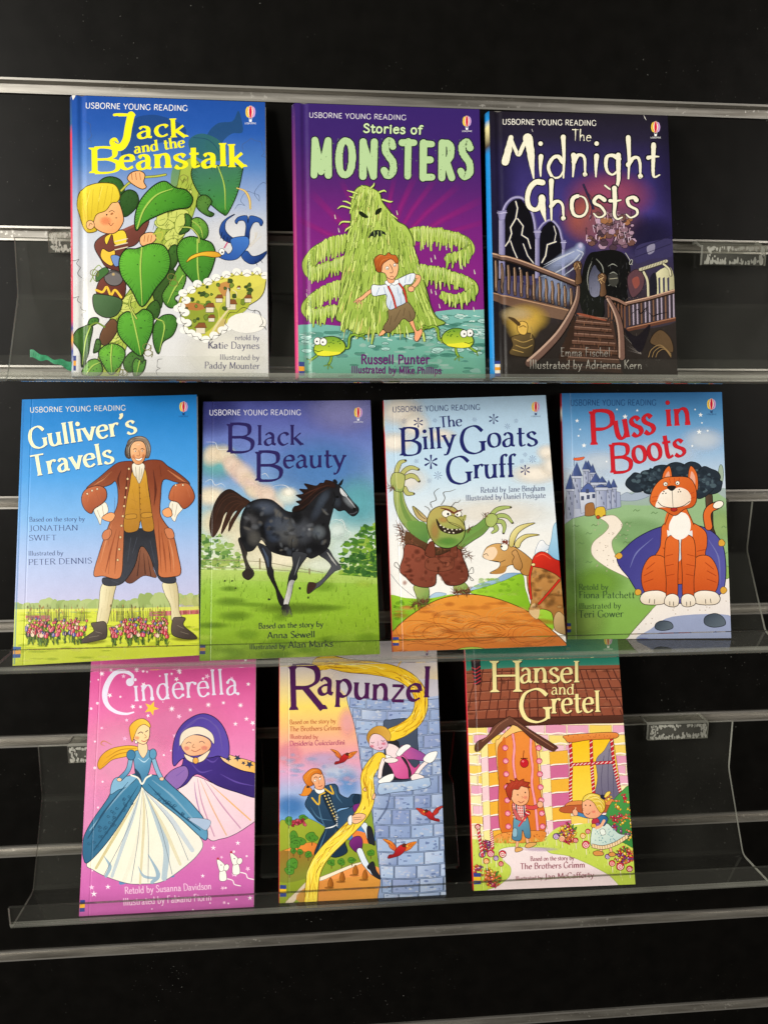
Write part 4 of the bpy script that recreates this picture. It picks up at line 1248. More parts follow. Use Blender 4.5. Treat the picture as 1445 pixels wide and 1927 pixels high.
    A.fill("622 1180 640 1120 690 1090 735 1110 748 1150 738 1205 710 1235 675 1225 655 1195", 'f4b88a', ol=O, w=4)
    A.fill("590 1150 585 1100 620 1070 660 1075 680 1055 700 1070 730 1075 748 1110 735 1130 700 1100 665 1115 640 1140 632 1185 605 1185", 'c0642c', '9a4a1e', (640, 1070, 620, 1180), ol=O, w=4)
    for p in ("600 1110 620 1080 650 1075", "620 1150 640 1110 680 1095", "660 1080 700 1085", "600 1160 610 1120"): A.line(p, 4, 'e08a48', tp=(.3, .3))
    A.line("690 1135 706 1165 708 1190 690 1192", 4, O); A.ell(672, 1160, 11, 12, 'f6efe6', ol=O, w=2.5); A.ell(674, 1163, 3.5, 4, '101010'); A.ell(722, 1140, 9, 11, 'f6efe6', ol=O, w=2.5); A.ell(722, 1143, 3, 4, '101010')
    A.line("692 1220 705 1214 716 1222", 4, '7a2e20')
    frog(A, (300, 1665), 1); frog(A, (1130, 1610), -1)
    # lettering
    A.text('USBORNE YOUNG READING', 148, 146, 800, 164, 34, 'dcd8e2', 'futura')
    A.text('Stories of', 512, 246, 905, 258, 56, 'cfe6b4', 'slabs', ol='1c1c34', olw=5)
    A.text('MONSTERS', 168, 532, 1235, 548, 232, 'b4d29c', 'slab', ol='1e2426', olw=7, lift=[0, 2, -4, 4, 2, -8, -6, 6])
    for i in range(90):
        A.blob(r_.uniform(165, 1235), r_.uniform(290, 560), r_.uniform(2, 5), '86a278', op=.35)
    P_ = '5e2068'
    A.text('Russell Punter', 497, 1800, 955, 1801, 58, P_, 'slabs')
    A.text('Illustrated by Mike Phillips', 432, 1862, 1035, 1869, 44, P_, 'slabs')
    balloon(A, 1207, 172, 80)
    stripes(A, "80 1786 118 1788 118 1880 82 1880")


ART['mon'] = art_mon


def bolt(A, s, w):
    A.line(s, w + 8, '6f6a9a', False, op=.35); A.line(s, w, 'efead0', False)


def art_gho(A):
    A.grain = .3
    A.vgrad([(0, '1c1822'), (.1, '252038'), (.22, '332b66'), (.36, '41377f'), (.46, '3b3470'), (.56, '36304e'), (.68, '322a34'), (.8, '2c2624'), (1, '241f1c')])
    A.ell(60, 1000, 260, 1100, '17141c', soft=True, op=.7)
    A.ell(1330, 500, 200, 700, '1c1830', soft=True, op=.5)
    A.ell(880, 640, 330, 190, '9c4a6a', soft=True, op=.85); A.ell(720, 780, 190, 190, 'a85a50', soft=True, op=.9); A.ell(900, 850, 260, 180, '8a5a72', soft=True, op=.8)
    A.ell(1130, 900, 220, 160, '1e1a38', soft=True, op=.8)
    r_ = A.rnd
    # windows with black panes
    K = '0b0a12'
    A.fill("175 1180 175 800 205 690 255 640 310 690 360 780 385 880 390 1180", K); A.fill("415 1180 415 900 455 825 500 800 545 850 575 960 580 1180", K)
    A.fill("175 1180 390 1180 390 1230 175 1230", '38345a')
    C1, C2 = '8b86b4', '57527e'
    def tube(s, w): A.line(s, w, C2); A.line(np.array(pts(s)) - (w * .15, 0), w * .5, 'a49fc8')
    tube("160 760 190 690 240 650 300 655 350 720 375 800 385 870", 24); tube("400 870 440 820 490 800 540 850 560 920 570 960", 20)
    for x, y0, y1, w in ((158, 760, 1190, 40), (395, 890, 1190, 30), (570, 960, 1180, 22)):
        A.fill([(x - w / 2, y0), (x + w / 2, y0), (x + w / 2, y1), (x - w / 2, y1)], 'aaa7cc', '5d5986', (x - w / 2, 0, x + w / 2, 0), sm=False)
        A.fill([(x - w * .8, y0 - 26), (x + w * .8, y0 - 26), (x + w * .45, y0 + 36), (x - w * .45, y0 + 36)], '8a86b0', sm=False, ol='3a365a', w=3)
        A.line([(x - w * .8, y0 - 10), (x + w * .8, y0 - 10)], 5, 'c0bcdc')
    bolt(A, "250 675 262 720 250 790 215 850 222 890 205 940", 7); bolt(A, "262 790 300 840 290 900 330 925 350 990", 6); bolt(A, "205 940 180 975", 6)
    bolt(A, "215 940 235 1000 262 1060", 5); bolt(A, "300 960 330 1040 370 1090", 5); bolt(A, "520 945 462 965 450 1040 425 1085", 7); bolt(A, "505 840 520 890 510 940", 4); bolt(A, "275 1120 285 1170 300 1215", 4)
    A.fill("140 1200 330 1245 330 1320 140 1300", '4a4664')
    # ghost
    for x, y, a, b, t, o in ((560, 1080, 150, 50, -.45, .8), (600, 1040, 130, 45, -.5, .8), (500, 1200, 130, 90, -.6, .7), (470, 1280, 120, 80, .1, .55), (560, 1300, 90, 90, 0, .5), (680, 985, 42, 42, 0, .95), (650, 1030, 80, 55, -.6, .9)):
        A.ell(x, y, a, b, 'a9b6de', t, op=o * .75, soft=True)
    A.ell(684, 972, 22, 26, 'c9c6ea', soft=True, op=.95)
    for p in ("640 1010 560 1050 430 1120", "680 1030 620 1090 500 1160 400 1180", "690 1050 640 1120 560 1180", "620 1020 520 1060 440 1100", "660 1000 700 1020 690 1050"): A.line(p, 9, 'dbe2f2', tp=(.8, .2), op=.6)
    for i in range(30):
        x, y = r_.uniform(370, 620), r_.uniform(1170, 1380)
        A.line([(x, y), (x + r_.uniform(-20, 20), y + r_.uniform(40, 100))], r_.uniform(3, 9), r_.choice(('8fb4c8', 'b8d4e0', '6a8ca8')), op=.5, tp=(.5, .2))
    # broken lamp of metal scraps
    for i in range(110):
        x = r_.uniform(690, 1060); y = r_.uniform(760, 1010)
        if y > 1010 - abs(x - 880) * .35 or y < 900 - (x - 690) * .75 and x < 800: continue
        s_ = r_.uniform(14, 34); a0 = r_.uniform(0, 3)
        P = [(x + s_ * math.cos(a0 + k * 1.05 + r_.uniform(-.15, .15)), y + s_ * .8 * math.sin(a0 + k * 1.05)) for k in range(6)]
        A.fill(P, r_.choice(('8a6a78', 'a98aa0', '6c4a44', '9c6a48', 'b99ab4', '4a3642', '7a5a6a')), sm=False, ol='221a22', w=3.5)
    for i in range(40):
        x = r_.uniform(690, 1040); y = r_.uniform(770, 960)
        A.line([(x, y), (x + r_.uniform(-10, 10), y - r_.uniform(20, 50)), (x + 12, y - 30)], 4, r_.choice(('2a1f2a', 'd8c0d4', 'caa4b4')), tp=(1, .2))
    A.line("700 560 740 640 760 720 745 800", 5, '2c2444'); A.line("720 600 760 650", 4, '2c2444')
    for i in range(14): A.ell(705 + i * 5, 565 + i * 12, 7, 9, '2f2848', ol='1c1830', w=2)
    # dark hollow with a pale visor shape
    A.fill("720 1480 690 1300 700 1130 740 1030 800 1010 900 1000 980 1030 1020 1120 1000 1250 1000 1360 960 1400 850 1330 840 1450", '0d0d0e')
    A.fill("680 1240 700 1420 820 1460 835 1300 780 1180", '151714')
    A.fill("740 1180 775 1100 800 1130 830 1180 820 1290 780 1320 745 1290", '46485c', '7a7c92', (740, 1150, 820, 1300), ol='0b0b0c', w=5)
    for p in ("760 1080 740 1130 730 1200 740 1270", "790 1060 830 1110 840 1180", "870 1110 900 1095 930 1110", "880 1160 905 1150 930 1165", "870 1240 905 1225 925 1250", "900 1170 915 1200 900 1220"): A.line(p, 7, '8e9088', tp=(.4, .4))
    A.ell(905, 1200, 34, 46, '3a3a36'); A.line("880 1195 930 1190", 5, 'a09c88')
    A.line("985 1020 1010 1060 1030 1100", 4, 'b8b8b0'); A.ell(1022, 1082, 9, 18, '26262a', .4, ol='c0c0b8', w=3)
    for i in range(90):
        x, y = r_.uniform(700, 1010), r_.uniform(1040, 1440)
        if x < 740 and y < 1150: continue
        A.line([(x, y), (x + r_.uniform(-16, 16), y + r_.uniform(12, 44))], r_.uniform(2, 5), r_.choice(('3a3d3a', '55584e', '23262a', '6c6e78', '2c2a30')), tp=(.5, .2), op=.7)
    for i in range(60):
        x, y = r_.uniform(990, 1130), r_.uniform(1140, 1330)
        A.line([(x, y), (x + r_.uniform(-20, 20), y + r_.uniform(-24, 24))], r_.uniform(2, 5), r_.choice(('6c4a50', '2a2028', '8c7a72', '4a3a54')), tp=(.5, .2), op=.8)
    for i in range(120):
        x, y = r_.uniform(110, 1320), r_.uniform(1390, 1830)
        A.line([(x, y), (x + r_.uniform(-24, 24), y + r_.uniform(8, 40))], r_.uniform(2, 5), r_.choice(('453c38', '1c1816', '5a4a40')), tp=(.4, .2), op=.6)
    # ruined doorway on the right
    A.fill("1000 1180 1060 1130 1110 1180 1100 1260 1040 1320 1010 1280", '5a3c44', ol='221a20', w=4); A.fill("1030 1200 1070 1180 1080 1230 1050 1260", '8a4a42')
    A.fill("1060 980 1180 940 1290 930 1300 1040 1160 1060 1060 1090", '37325a'); A.fill("1130 980 1180 960 1178 1010 1140 1030", '8a86a0')
    A.line("1060 1000 1300 900", 5, '1f1b38'); A.line("1050 1050 1290 960", 4, '1f1b38')
    A.fill("1180 1170 1290 1120 1310 1300 1190 1320", 'e2ddb4', 'a9a684', (1180, 0, 1310, 0)); 
    for x in (1205, 1235, 1265): A.fill([(x, 1190), (x + 14, 1182), (x + 16, 1300), (x + 4, 1304)], '3c3a52', sm=False)
    A.line("1085 1135 1260 1078", 28, '3a3430', False); A.line("1085 1132 1260 1075", 20, 'bdb79a', False)
    for i in range(9): A.line([(1095 + i * 19, 1136 - i * 6.3), (1103 + i * 19, 1118 - i * 6.3)], 3, '46423a')
    A.line("1110 1150 1135 1210 1140 1310", 22, '3a3430'); A.line("1108 1150 1133 1210 1138 1310", 14, 'cfc9a8'); A.line("1240 1095 1280 1130 1290 1170", 20, '3a3430'); A.line("1240 1095 1278 1130 1288 1170", 12, 'cfc9a8')
    A.fill("1150 1190 1190 1160 1195 1310 1155 1310", '1c1a26')
    # landing floor and balustrades
    A.fill("90 1290 610 1400 560 1470 100 1340", '5f4334', '725848', (100, 1290, 100, 1400)); A.line("100 1290 600 1405", 7, 'b08a6c', False)
    for i in range(13):
        x = 115 + i * 42; y0 = 1075 + i * 15.5; y1 = 1270 + i * 9.5
        A.line([(x, y0), (x + 6, (y0 + y1) / 2 - 20), (x + 2, y1 - 40), (x + 5, y1)], 26, '1d1512', tp=(.7, .9)); A.line([(x, y0), (x + 6, (y0 + y1) / 2 - 20), (x + 2, y1 - 40), (x + 5, y1)], 17, '685040', tp=(.7, .9))
        A.line([(x - 3, y0), (x + 2, y1 - 20)], 4, 'c4a284')
    A.line("80 1035 250 1075 440 1145 655 1230", 42, '241812'); A.line("80 1030 250 1070 440 1140 655 1225", 30, '6a5046'); A.line("80 1022 250 1062 440 1132 655 1215", 8, 'caa58a')
    A.fill("980 1370 1150 1330 1330 1270 1330 1480 1010 1540 985 1520", '37303a')
    for i in range(12):
        x = 1010 + i * 27; y0 = 1375 - i * 7.5; y1 = 1505 - i * 5
        A.line([(x, y0), (x + 3, y1)], 16, '201816', False); A.line([(x, y0), (x + 3, y1)], 10, 'a99cae' if i % 3 else '7a5a48', False)
    A.line("985 1365 1140 1330 1330 1275", 30, '241812', False); A.line("985 1360 1140 1325 1330 1270", 20, '866658', False); A.line("985 1354 1140 1319 1330 1264", 5, 'd9b49a', False)
    A.line("1000 1535 1320 1465", 26, '5e3a2c', False); A.line("1000 1526 1320 1456", 6, 'a8785c', False)
    A.line("1020 1435 1070 1400 1085 1430 1130 1385 1110 1430", 8, '141014', tp=(.4, .4)); A.line("1140 1420 1170 1445 1210 1430 1270 1420", 8, '141014', tp=(.4, .4))
    A.line("860 1320 930 1340 990 1370", 26, '241812', False); A.line("860 1315 930 1335 990 1365", 17, '8e6c5c', False)
    for i in range(6): A.line([(870 + i * 22, 1345 + i * 7), (872 + i * 22, 1450 + i * 14)], 11, '6f4c3a', False)
    # stairs
    A.fill("680 1430 840 1470 900 1480 960 1800 1000 1900 560 1900 560 1650 620 1530", '4a332a', '372721', (700, 1430, 700, 1800), sm=False)
    for i in range(8):
        y = 1440 + i * 33 + i * i * 2.2; hw = 95 + i * 15
        x = 768 - i * 2
        A.fill([(x - hw, y), (x + hw, y + 20), (x + hw + 4, y + 34 + i * 2), (x - hw - 4, y + 14 + i * 2)], '684a3e' if i < 5 else '4c3a30', '513628', (x, y, x, y + 40), sm=False)
        A.line([(x - hw, y), (x + hw, y + 20)], 5, '907060', False); A.line([(x - hw - 4, y + 18 + i * 2), (x + hw + 4, y + 38 + i * 2)], 5, '21160f', False)
    A.fill("680 1425 840 1465 836 1475 676 1438", '8e4e3a')
    for i in range(60):
        x, y = r_.uniform(640, 920), r_.uniform(1440, 1700)
        A.line([(x, y), (x + r_.uniform(-4, 4), y + r_.uniform(10, 30))], 3, r_.choice(('2c1c14', '9a6c50')), op=.6)
    for i in range(8): A.line([(640 - i * 13, 1440 + i * 38), (632 - i * 13, 1600 + i * 40)], 14, '33241c', False)
    A.line("668 1250 660 1330 620 1430 540 1560 440 1670 340 1760", 56, '1f1512', tp=(.5, 1.25)); A.line("668 1250 660 1330 620 1430 540 1560 440 1670 340 1760", 42, '6c5248', tp=(.5, 1.25)); A.line("662 1250 652 1330 610 1425 530 1550 425 1660 330 1745", 12, 'b89a88', tp=(.5, 1.3))
    A.line("870 1330 910 1400 940 1480 955 1580 960 1720", 50, '1f1512', tp=(.6, 1.1)); A.line("870 1330 910 1400 940 1480 955 1580 960 1720", 38, '70544a', tp=(.6, 1.1)); A.line("862 1330 900 1400 928 1480 942 1580 945 1720", 10, 'b89a88')
    for x, y in ((665, 1150), (830, 1230)):
        A.fill([(x - 30, y - 50), (x, y - 75), (x + 28, y - 50), (x + 20, y), (x + 26, y + 70), (x - 16, y + 80), (x - 12, y + 10)], '7a5a40', '4c3626', (x - 30, y, x + 30, y), ol='1c120c', w=4)
        for k in range(9): A.line([(x + r_.uniform(-30, 25), y - r_.uniform(10, 70)), (x + r_.uniform(-30, 25), y - r_.uniform(0, 60))], 6, r_.choice(('c9a06a', '2a1c12', 'e0c090')), tp=(.4, .4))
    # candle glow with a small bust
    A.ell(320, 1460, 170, 110, 'd9b24c', soft=True, op=.85); A.ell(300, 1520, 120, 110, 'e2bc5a', soft=True, op=.7); A.ell(260, 1430, 130, 60, 'c9b48a', soft=True, op=.6)
    A.fill("210 1700 230 1640 220 1590 270 1570 345 1560 375 1610 365 1690 330 1720", '6c5834', '3c3222', (240, 1580, 340, 1700), ol='241a10', w=4)
    A.fill("262 1500 290 1480 325 1495 328 1540 312 1570 280 1565 262 1540", 'd8b056', ol='3a2a14', w=4)
    A.line("270 1500 235 1470 205 1455", 24, '4a3820', tp=(1, .5)); A.line("275 1520 300 1510 318 1520", 5, '4a3418')
    for p in ("240 1600 300 1620 360 1600", "250 1640 310 1660 360 1640", "350 1590 358 1540 352 1520", "230 1670 300 1690"): A.line(p, 5, 'a98c50')
    # cobwebs and carving lower right
    for i in range(26): A.line([(1090, 1700), (1090 - r_.uniform(10, 120), 1700 - r_.uniform(20, 140))], 3, '8c8480', op=.5, tp=(1, .2))
    A.fill("980 1530 1060 1580 1150 1500 1120 1620 1080 1690 1020 1620", '18141a')
    A.fill("1150 1620 1180 1560 1230 1540 1290 1600 1300 1690 1200 1650", '5a4630', ol='241a12', w=4)
    for k in range(3): A.line([(1140 + 24 * k, 1720), (1160 + 22 * k, 1670 + 8 * k), (1220 + 14 * k, 1640 + 14 * k), (1290, 1700 + 10 * k)], 5, '8a704a')
    A.ell(640, 1840, 560, 130, '262220', soft=True, op=.6)
    A.line('1108 96 1116 112 1124 128', 5, 'd8d4d0', tp=(.3, .5)); A.line('358 190 364 206', 4, 'b8b4b4')
    # lettering
    T = 'f1edd6'
    A.text('USBORNE YOUNG READING', 160, 157, 790, 166, 36, 'f3f0e6', 'futura')
    A.text('The', 628, 266, 756, 270, 76, T, 'spook', ol='141020', olw=4)
    st = dict(STYLES['spook'])
    K2 = '100d1c'
    for c, e in ((K2, 12), (T, 0)):
        A.line("180 410 200 330 218 245", 46 + e, c, tp=(1.1, .7), jit=.06); A.line("215 245 245 320 270 360 300 300 325 250", 28 + e, c, tp=(.7, .9), jit=.06); A.line("330 250 348 330 358 430 370 520", 46 + e, c, tp=(1.35, .2), jit=.06)
    A.text('idnight', 385, 508, 1218, 516, 276, T, 'spook', ol=K2, olw=7, lift=[0, -6, 8, 4, 10, -6, 2])
    for c, e in ((K2, 12), (T, 0)):
        A.line("430 548 385 545 345 585 328 650 338 705 372 730 405 715 420 660", 32 + e, c, tp=(1.2, .8), jit=.06); A.line("425 650 432 730 450 808", 38 + e, c, tp=(1.2, .2), jit=.06)
    A.text('hosts', 462, 790, 1078, 786, 264, T, 'spook', ol=K2, olw=7, lift=[-12, 14, 8, -10, 6])
    A.text('Emma Fischel', 550, 1715, 882, 1716, 58, '8d8880', dict(STYLES['spook'], th=.08, tn=.07))
    A.text('Illustrated by Adrienne Kern', 342, 1798, 1096, 1800, 58, 'a5a198', dict(STYLES['spook'], th=.08, tn=.07))
    balloon(A, 1188, 176, 84)
    stripes(A, "82 1748 146 1746 146 1850 84 1850", ('2c3a86', 'eeeae0', 'f0a32c', 'eeeae0', '2c3a86'))


ART['gho'] = art_gho


def flowers(A, x0, x1, y0, y1, n, seed):
    """a thick bed of tall red and blue blooms"""
    r_ = random.Random(seed)
    for i in range(int(n * .7)):
        x = r_.uniform(x0, x1)
        A.line([(x, y0 - r_.uniform(30, 95)), (x + r_.uniform(-5, 5), y0 + 20)], 2.6, r_.choice(('6b6a3c', '8c8a58', '6f7c34')), tp=(.4, 1))
        if r_.random() < .4: A.ell(x, y0 - r_.uniform(30, 80), 3, 9, r_.choice(('6b6a3c', 'a8844a')))
    for i in range(n):
        t = i / n
        y = y0 + (y1 - y0) * t * .85 + r_.uniform(-6, 6)
        x = r_.uniform(x0, x1)
        s_ = 11 + 9 * t
        A.line([(x, y), (x + r_.uniform(-6, 6), y + s_ * 3.4)], s_ * .22, r_.choice(('3f5a20', '2c4018', '5c7a2c')), False)
        A.line([(x, y + s_ * 3), (x + r_.choice((-1, 1)) * s_ * .8, y + s_ * 1.4)], s_ * .34, r_.choice(('4c6c24', '2f4818', '6f8c30')), tp=(1, .2))
        c = r_.choice(('c8384a', 'c8384a', 'd2506a', 'b42c3c', '44589c', 'c8384a', 'e0c8a8', '2c2430'))
        A.fill([(x - s_ * .65, y - s_ * .6), (x - s_ * .3, y - s_ * .1), (x, y - s_ * .8), (x + s_ * .3, y - s_ * .1), (x + s_ * .65, y - s_ * .6), (x + s_ * .55, y + s_ * .6), (x, y + s_ * .9), (x - s_ * .55, y + s_ * .6)], c, sm=False, ol='35141c', w=1.6)
        A.line([(x - s_ * .2, y + s_ * .5), (x - s_ * .1, y - s_ * .3)], s_ * .16, 'f0c0b8', False)


def art_gul(A):
    A.grain = .14
    A.vgrad([(0, '1c78c4'), (.1, '2581cc'), (.3, '4597dc'), (.45, '78ade2'), (.6, 'a4b9e2'), (.75, 'b9bbdc'), (1, 'bcbcdc')])
    r_ = A.rnd
    A.fill("60 1560 300 1545 700 1548 1300 1545 1300 1960 40 1960", 'cdd544', 'bcc82a', (600, 1540, 600, 1850), sm=False)
    for x0, x1, y, h in ((60, 640, 1540, 60), (700, 1040, 1530, 60), (900, 1080, 1500, 70), (1090, 1300, 1500, 70)):
        x = x0
        while x < x1:
            A.blob(x, y - r_.uniform(0, 16), r_.uniform(26, 44), r_.choice(('9db06c', 'a9b978', '8fa45e')), ry=h * r_.uniform(.5, .75)); x += 36
    A.fill("60 1550 640 1545 640 1562 60 1570", 'd3d95a', sm=False); A.fill("700 1545 1300 1530 1300 1560 700 1562", 'd0d75c', sm=False)
    for i in range(26): A.line([(1130 + i * 5, 1460 + r_.uniform(0, 30)), (1132 + i * 5, 1545)], 2, 'c2b878', False)
    for i in range(40): A.line([(940 + i * 8, 1568 - i * .4), (941 + i * 8, 1592 - i * .4)], 6, r_.choice(('c2506c', 'a83c5a', 'd87a90')), False)
    for i in range(30): A.line([(165 + i * 5, 1590), (166 + i * 5, 1612)], 5, r_.choice(('c2506c', 'a83c5a', '9c6a6a')), False)
    for i in range(90):
        x, y = r_.uniform(100, 1240), r_.uniform(1570, 1890)
        A.ell(x, y, r_.uniform(20, 80), r_.uniform(4, 12), r_.choice(('dfe060', 'aabb24', 'c2cc34')), soft=True, op=.6)
    D = '2c1510'
    # legs
    A.fill("880 1160 935 1200 962 1300 978 1352 900 1340 822 1388 780 1360 830 1280", '5c3326', '84523a', (800, 1380, 960, 1200), ol=D, w=3)
    for p in ("880 1180 860 1340", "900 1200 910 1330", "925 1220 945 1340"): A.line(p, 7, '3f1f16', tp=(.3, 1))
    A.fill("640 1395 722 1395 716 1450 692 1560 668 1645 608 1645 620 1530", 'e6ddb8', 'c4b68a', (620, 1500, 700, 1520), ol='54462c', w=3)
    A.fill("1020 1385 1096 1375 1116 1450 1122 1560 1142 1615 1078 1625 1068 1530 1030 1450", 'e6ddb8', 'c0b286', (1040, 1500, 1120, 1490), ol='54462c', w=3)
    for p in ("670 1420 660 1500", "690 1430 670 1560", "640 1540 625 1620", "1060 1400 1075 1480", "1090 1430 1100 1540", "1085 1560 1100 1610"): A.line(p, 4, 'a3925e', tp=(.3, .3))
    A.ell(560, 1750, 130, 22, '7c7a1c', soft=True, op=.8); A.ell(1160, 1735, 110, 18, '7c7a1c', soft=True, op=.8)
    A.fill("572 1640 600 1632 662 1632 668 1722 622 1742 520 1762 508 1745 570 1700 590 1680", '5c5048', '3a302a', (560, 1640, 620, 1740), ol='1a1410', w=4)
    A.fill("1082 1612 1110 1600 1160 1605 1148 1650 1222 1712 1224 1736 1140 1732 1076 1702", '5c5048', '3a302a', (1100, 1610, 1160, 1730), ol='1a1410', w=4)
    for p in ("600 1690 640 1700", "560 1725 620 1715", "1110 1650 1150 1670", "1130 1690 1180 1705"): A.line(p, 5, '9a8c7c', tp=(.3, .3))
    A.fill("772 1062 880 1045 968 1062 988 1200 1008 1330 1088 1338 1096 1382 1030 1384 985 1340 930 1200 880 1158 842 1280 772 1382 700 1404 648 1392 650 1352 740 1350 758 1200", '1c1e26', '30333e', (800, 1060, 860, 1300), ol='0c0c10', w=4)
    for p in ("820 1100 800 1250", "860 1100 830 1200", "940 1120 970 1260", "700 1370 740 1385"): A.line(p, 8, '4b5262', tp=(.2, .2))
    # coat
    C1, C2 = 'b0623a', '8f4426'
    A.fill("825 625 745 632 690 668 620 728 552 782 548 802 612 795 690 772 722 750 738 800 735 900 692 1000 662 1080 622 1200 588 1335 645 1342 752 1352 772 1200 778 1050 795 900 815 760 830 650", '7c3a22', 'c47448', (760, 700, 660, 1300), ol=D, w=4)
    A.fill("905 625 1000 618 1050 655 1105 690 1172 745 1182 772 1100 755 1022 742 1006 850 1002 950 1032 1010 1082 1080 1112 1200 1132 1322 1080 1347 998 1342 990 1250 972 1100 950 950 932 800 898 690", '7a3820', 'c06e42', (980, 720, 1060, 1300), ol=D, w=4)
    for p, w, c in (("760 680 740 740 750 800", 14, '5c2616'), ("800 660 790 800 770 950", 10, '5c2616'), ("700 690 640 740 590 775", 14, 'c27a50'), ("730 1050 690 1200 660 1320", 12, '9a4e2c'), ("750 1060 730 1200 720 1330", 9, '8a4426'), ("700 1020 660 1140 630 1260", 9, 'd88e62'),
                    ("960 680 975 800 965 900", 16, '5c2616'), ("1000 650 1010 720", 14, '5c2616'), ("1050 680 1120 730 1160 755", 12, 'c27a50'), ("1010 1060 1030 1200 1040 1320", 12, '9a4e2c'), ("1050 1080 1080 1200 1090 1320", 10, 'd88e62'), ("990 980 1000 1150 1010 1320", 8, '8a4426'),
                    ("640 1300 660 1330", 12, 'd88e62'), ("690 1220 680 1330", 9, '7a3a20')):
        A.line(p, w, c, tp=(.2, .2), op=.85)
    A.fill("640 1090 655 1060 690 1048 700 1075 680 1110 650 1115", 'c47850', ol=D, w=3); A.fill("1030 1050 1070 1045 1090 1080 1085 1105 1050 1105", 'c47850', ol=D, w=3)
    for x, y in ((808, 672), (800, 735), (792, 792), (784, 850), (778, 905), (770, 968), (762, 1028), (755, 1100), (748, 1175), (738, 1242)): A.ell(x, y, 7, 8, 'e0c08c', ol=D, w=2)
    # waistcoat, cravat, arms
    A.fill("828 690 872 650 912 680 930 800 952 950 962 1052 900 1058 880 995 860 1058 778 1056 790 900 812 780", 'c8952c', 'a87420', (830, 700, 940, 1000), ol=D, w=3)
    A.line("872 770 880 990", 3, '5c3c10'); A.fill("790 960 850 955 852 980 790 985", 'b8842a', ol='5c3c10', w=3); A.fill("890 950 945 945 950 970 892 978", 'b8842a', ol='5c3c10', w=3)
    for i in range(7): A.ell(874 + i * 1.5, 790 + i * 34, 5, 5, '7c5418')
    for p in ("820 860 860 880", "900 850 935 845", "830 800 850 900", "910 760 925 860", "820 920 870 930"): A.line(p, 5, '8a6018', tp=(.2, .2))
    A.fill("828 645 868 632 906 650 892 725 872 765 852 728 836 705", 'ece6d6', 'c8bea6', (840, 640, 880, 760), ol='5a4a3a', w=3)
    for p in ("850 660 855 730", "875 660 872 740", "890 670 884 720"): A.line(p, 3, '8f8470')
    A.fill("588 922 640 882 668 890 678 940 642 972 630 1022 612 985", 'e8e2d2', ol='5a4a3a', w=3); A.fill("1058 902 1080 868 1142 880 1152 912 1112 960 1092 1002 1062 955", 'e8e2d2', ol='5a4a3a', w=3)
    for p in ("610 930 630 980", "640 900 650 960", "1080 890 1075 960", "1110 890 1095 970"): A.line(p, 3, '9a8f78')
    A.fill("640 975 690 945 722 960 700 1000 660 995", 'e8a06a', ol=D, w=3); A.fill("1018 932 1060 915 1078 960 1050 975 1024 962", 'e8a06a', ol=D, w=3)
    A.fill("512 872 522 820 558 790 620 778 662 800 668 852 640 890 592 922 572 952 532 925", 'bb6840', '96482a', (540, 800, 620, 920), ol=D, w=4)
    A.fill("1058 862 1070 800 1100 768 1170 762 1204 800 1218 850 1196 892 1150 922 1112 882", 'bb6840', '96482a', (1100, 790, 1180, 900), ol=D, w=4)
    for x, y in ((548, 828), (578, 808), (610, 798), (1100, 775), (1145, 773)): A.ell(x, y, 6, 7, 'e8d4b0', ol=D, w=2)
    # head
    A.fill("786 592 782 560 794 520 806 492 838 474 870 468 906 474 930 498 944 540 938 590 922 606 906 590 900 520 845 512 826 560 818 604 800 606", '4a3a30', '8a7868', (800, 580, 900, 470), ol=D, w=3)
    A.fill("816 556 824 522 846 502 886 500 908 520 916 556 912 594 892 634 866 646 842 636 822 604", 'ecb888', 'd08a58', (830, 540, 912, 610), ol=D, w=3)
    A.ell(836, 596, 12, 16, 'd88a5c', soft=True, op=.8); A.ell(900, 592, 10, 16, 'c87a4c', soft=True, op=.8); A.ell(866, 520, 26, 12, 'f6d0a4', soft=True, op=.8)
    for p in ("834 552 846 546 858 550", "880 550 892 546 906 552"): A.line(p, 5, '4a2c1c', tp=(.5, .5))
    A.line("870 556 876 586 864 592 858 588", 3.5, 'a0623c'); A.fill("846 604 868 610 894 600 884 618 866 622 852 616", 'f4ece0', ol='8a4a30', w=3); A.line("838 600 848 608", 3, 'a0623c'); A.line("896 598 904 592", 3, 'a0623c')
    A.ell(848, 562, 6, 4, 'f4ece0'); A.ell(892, 560, 6, 4, 'f4ece0'); A.ell(849, 562, 3.5, 3.5, '20140e'); A.ell(892, 560, 3.5, 3.5, '20140e')
    for p in ("796 580 800 520 836 484", "806 596 808 540 840 494", "932 590 936 540 914 494", "846 478 880 474 912 488", "850 488 888 484", "922 596 922 540 906 506"): A.line(p, 4, 'b8a898', tp=(.3, .3))
    for p in ("790 590 792 540 816 496", "926 600 930 560", "826 490 860 480"): A.line(p, 3, '2a1c16', tp=(.3, .3))
    for s, c_ in (("700 690 650 730 600 760", '5c2616'), ("720 720 660 760 620 782", '8a4426'), ("1080 720 1130 745", '5c2616'), ("1040 700 1090 740", '8a4426'), ("690 1060 680 1150", '5c2616'), ("1050 1120 1064 1220 1070 1320", '5c2616'), ("640 1150 616 1260", '7a3a20'), ("720 850 716 960", '5c2616'), ("1000 820 1004 940", '5c2616'), ("560 820 550 880", 'd88e62'), ("600 810 620 870", '7a3a20'), ("1090 800 1085 880", '7a3a20'), ("1170 790 1190 850", 'd88e62')):
        A.line(s, 5, c_, tp=(.2, .2), op=.9)
    flowers(A, 168, 548, 1605, 1735, 110, 5); flowers(A, 690, 1052, 1605, 1735, 110, 8)
    # lettering
    A.text('USBORNE YOUNG READING', 189, 319, 788, 306, 32, 'e2e0d4', 'futura')
    sh = (4, 6, '2c6aa6'); Y = 'f4efc4'
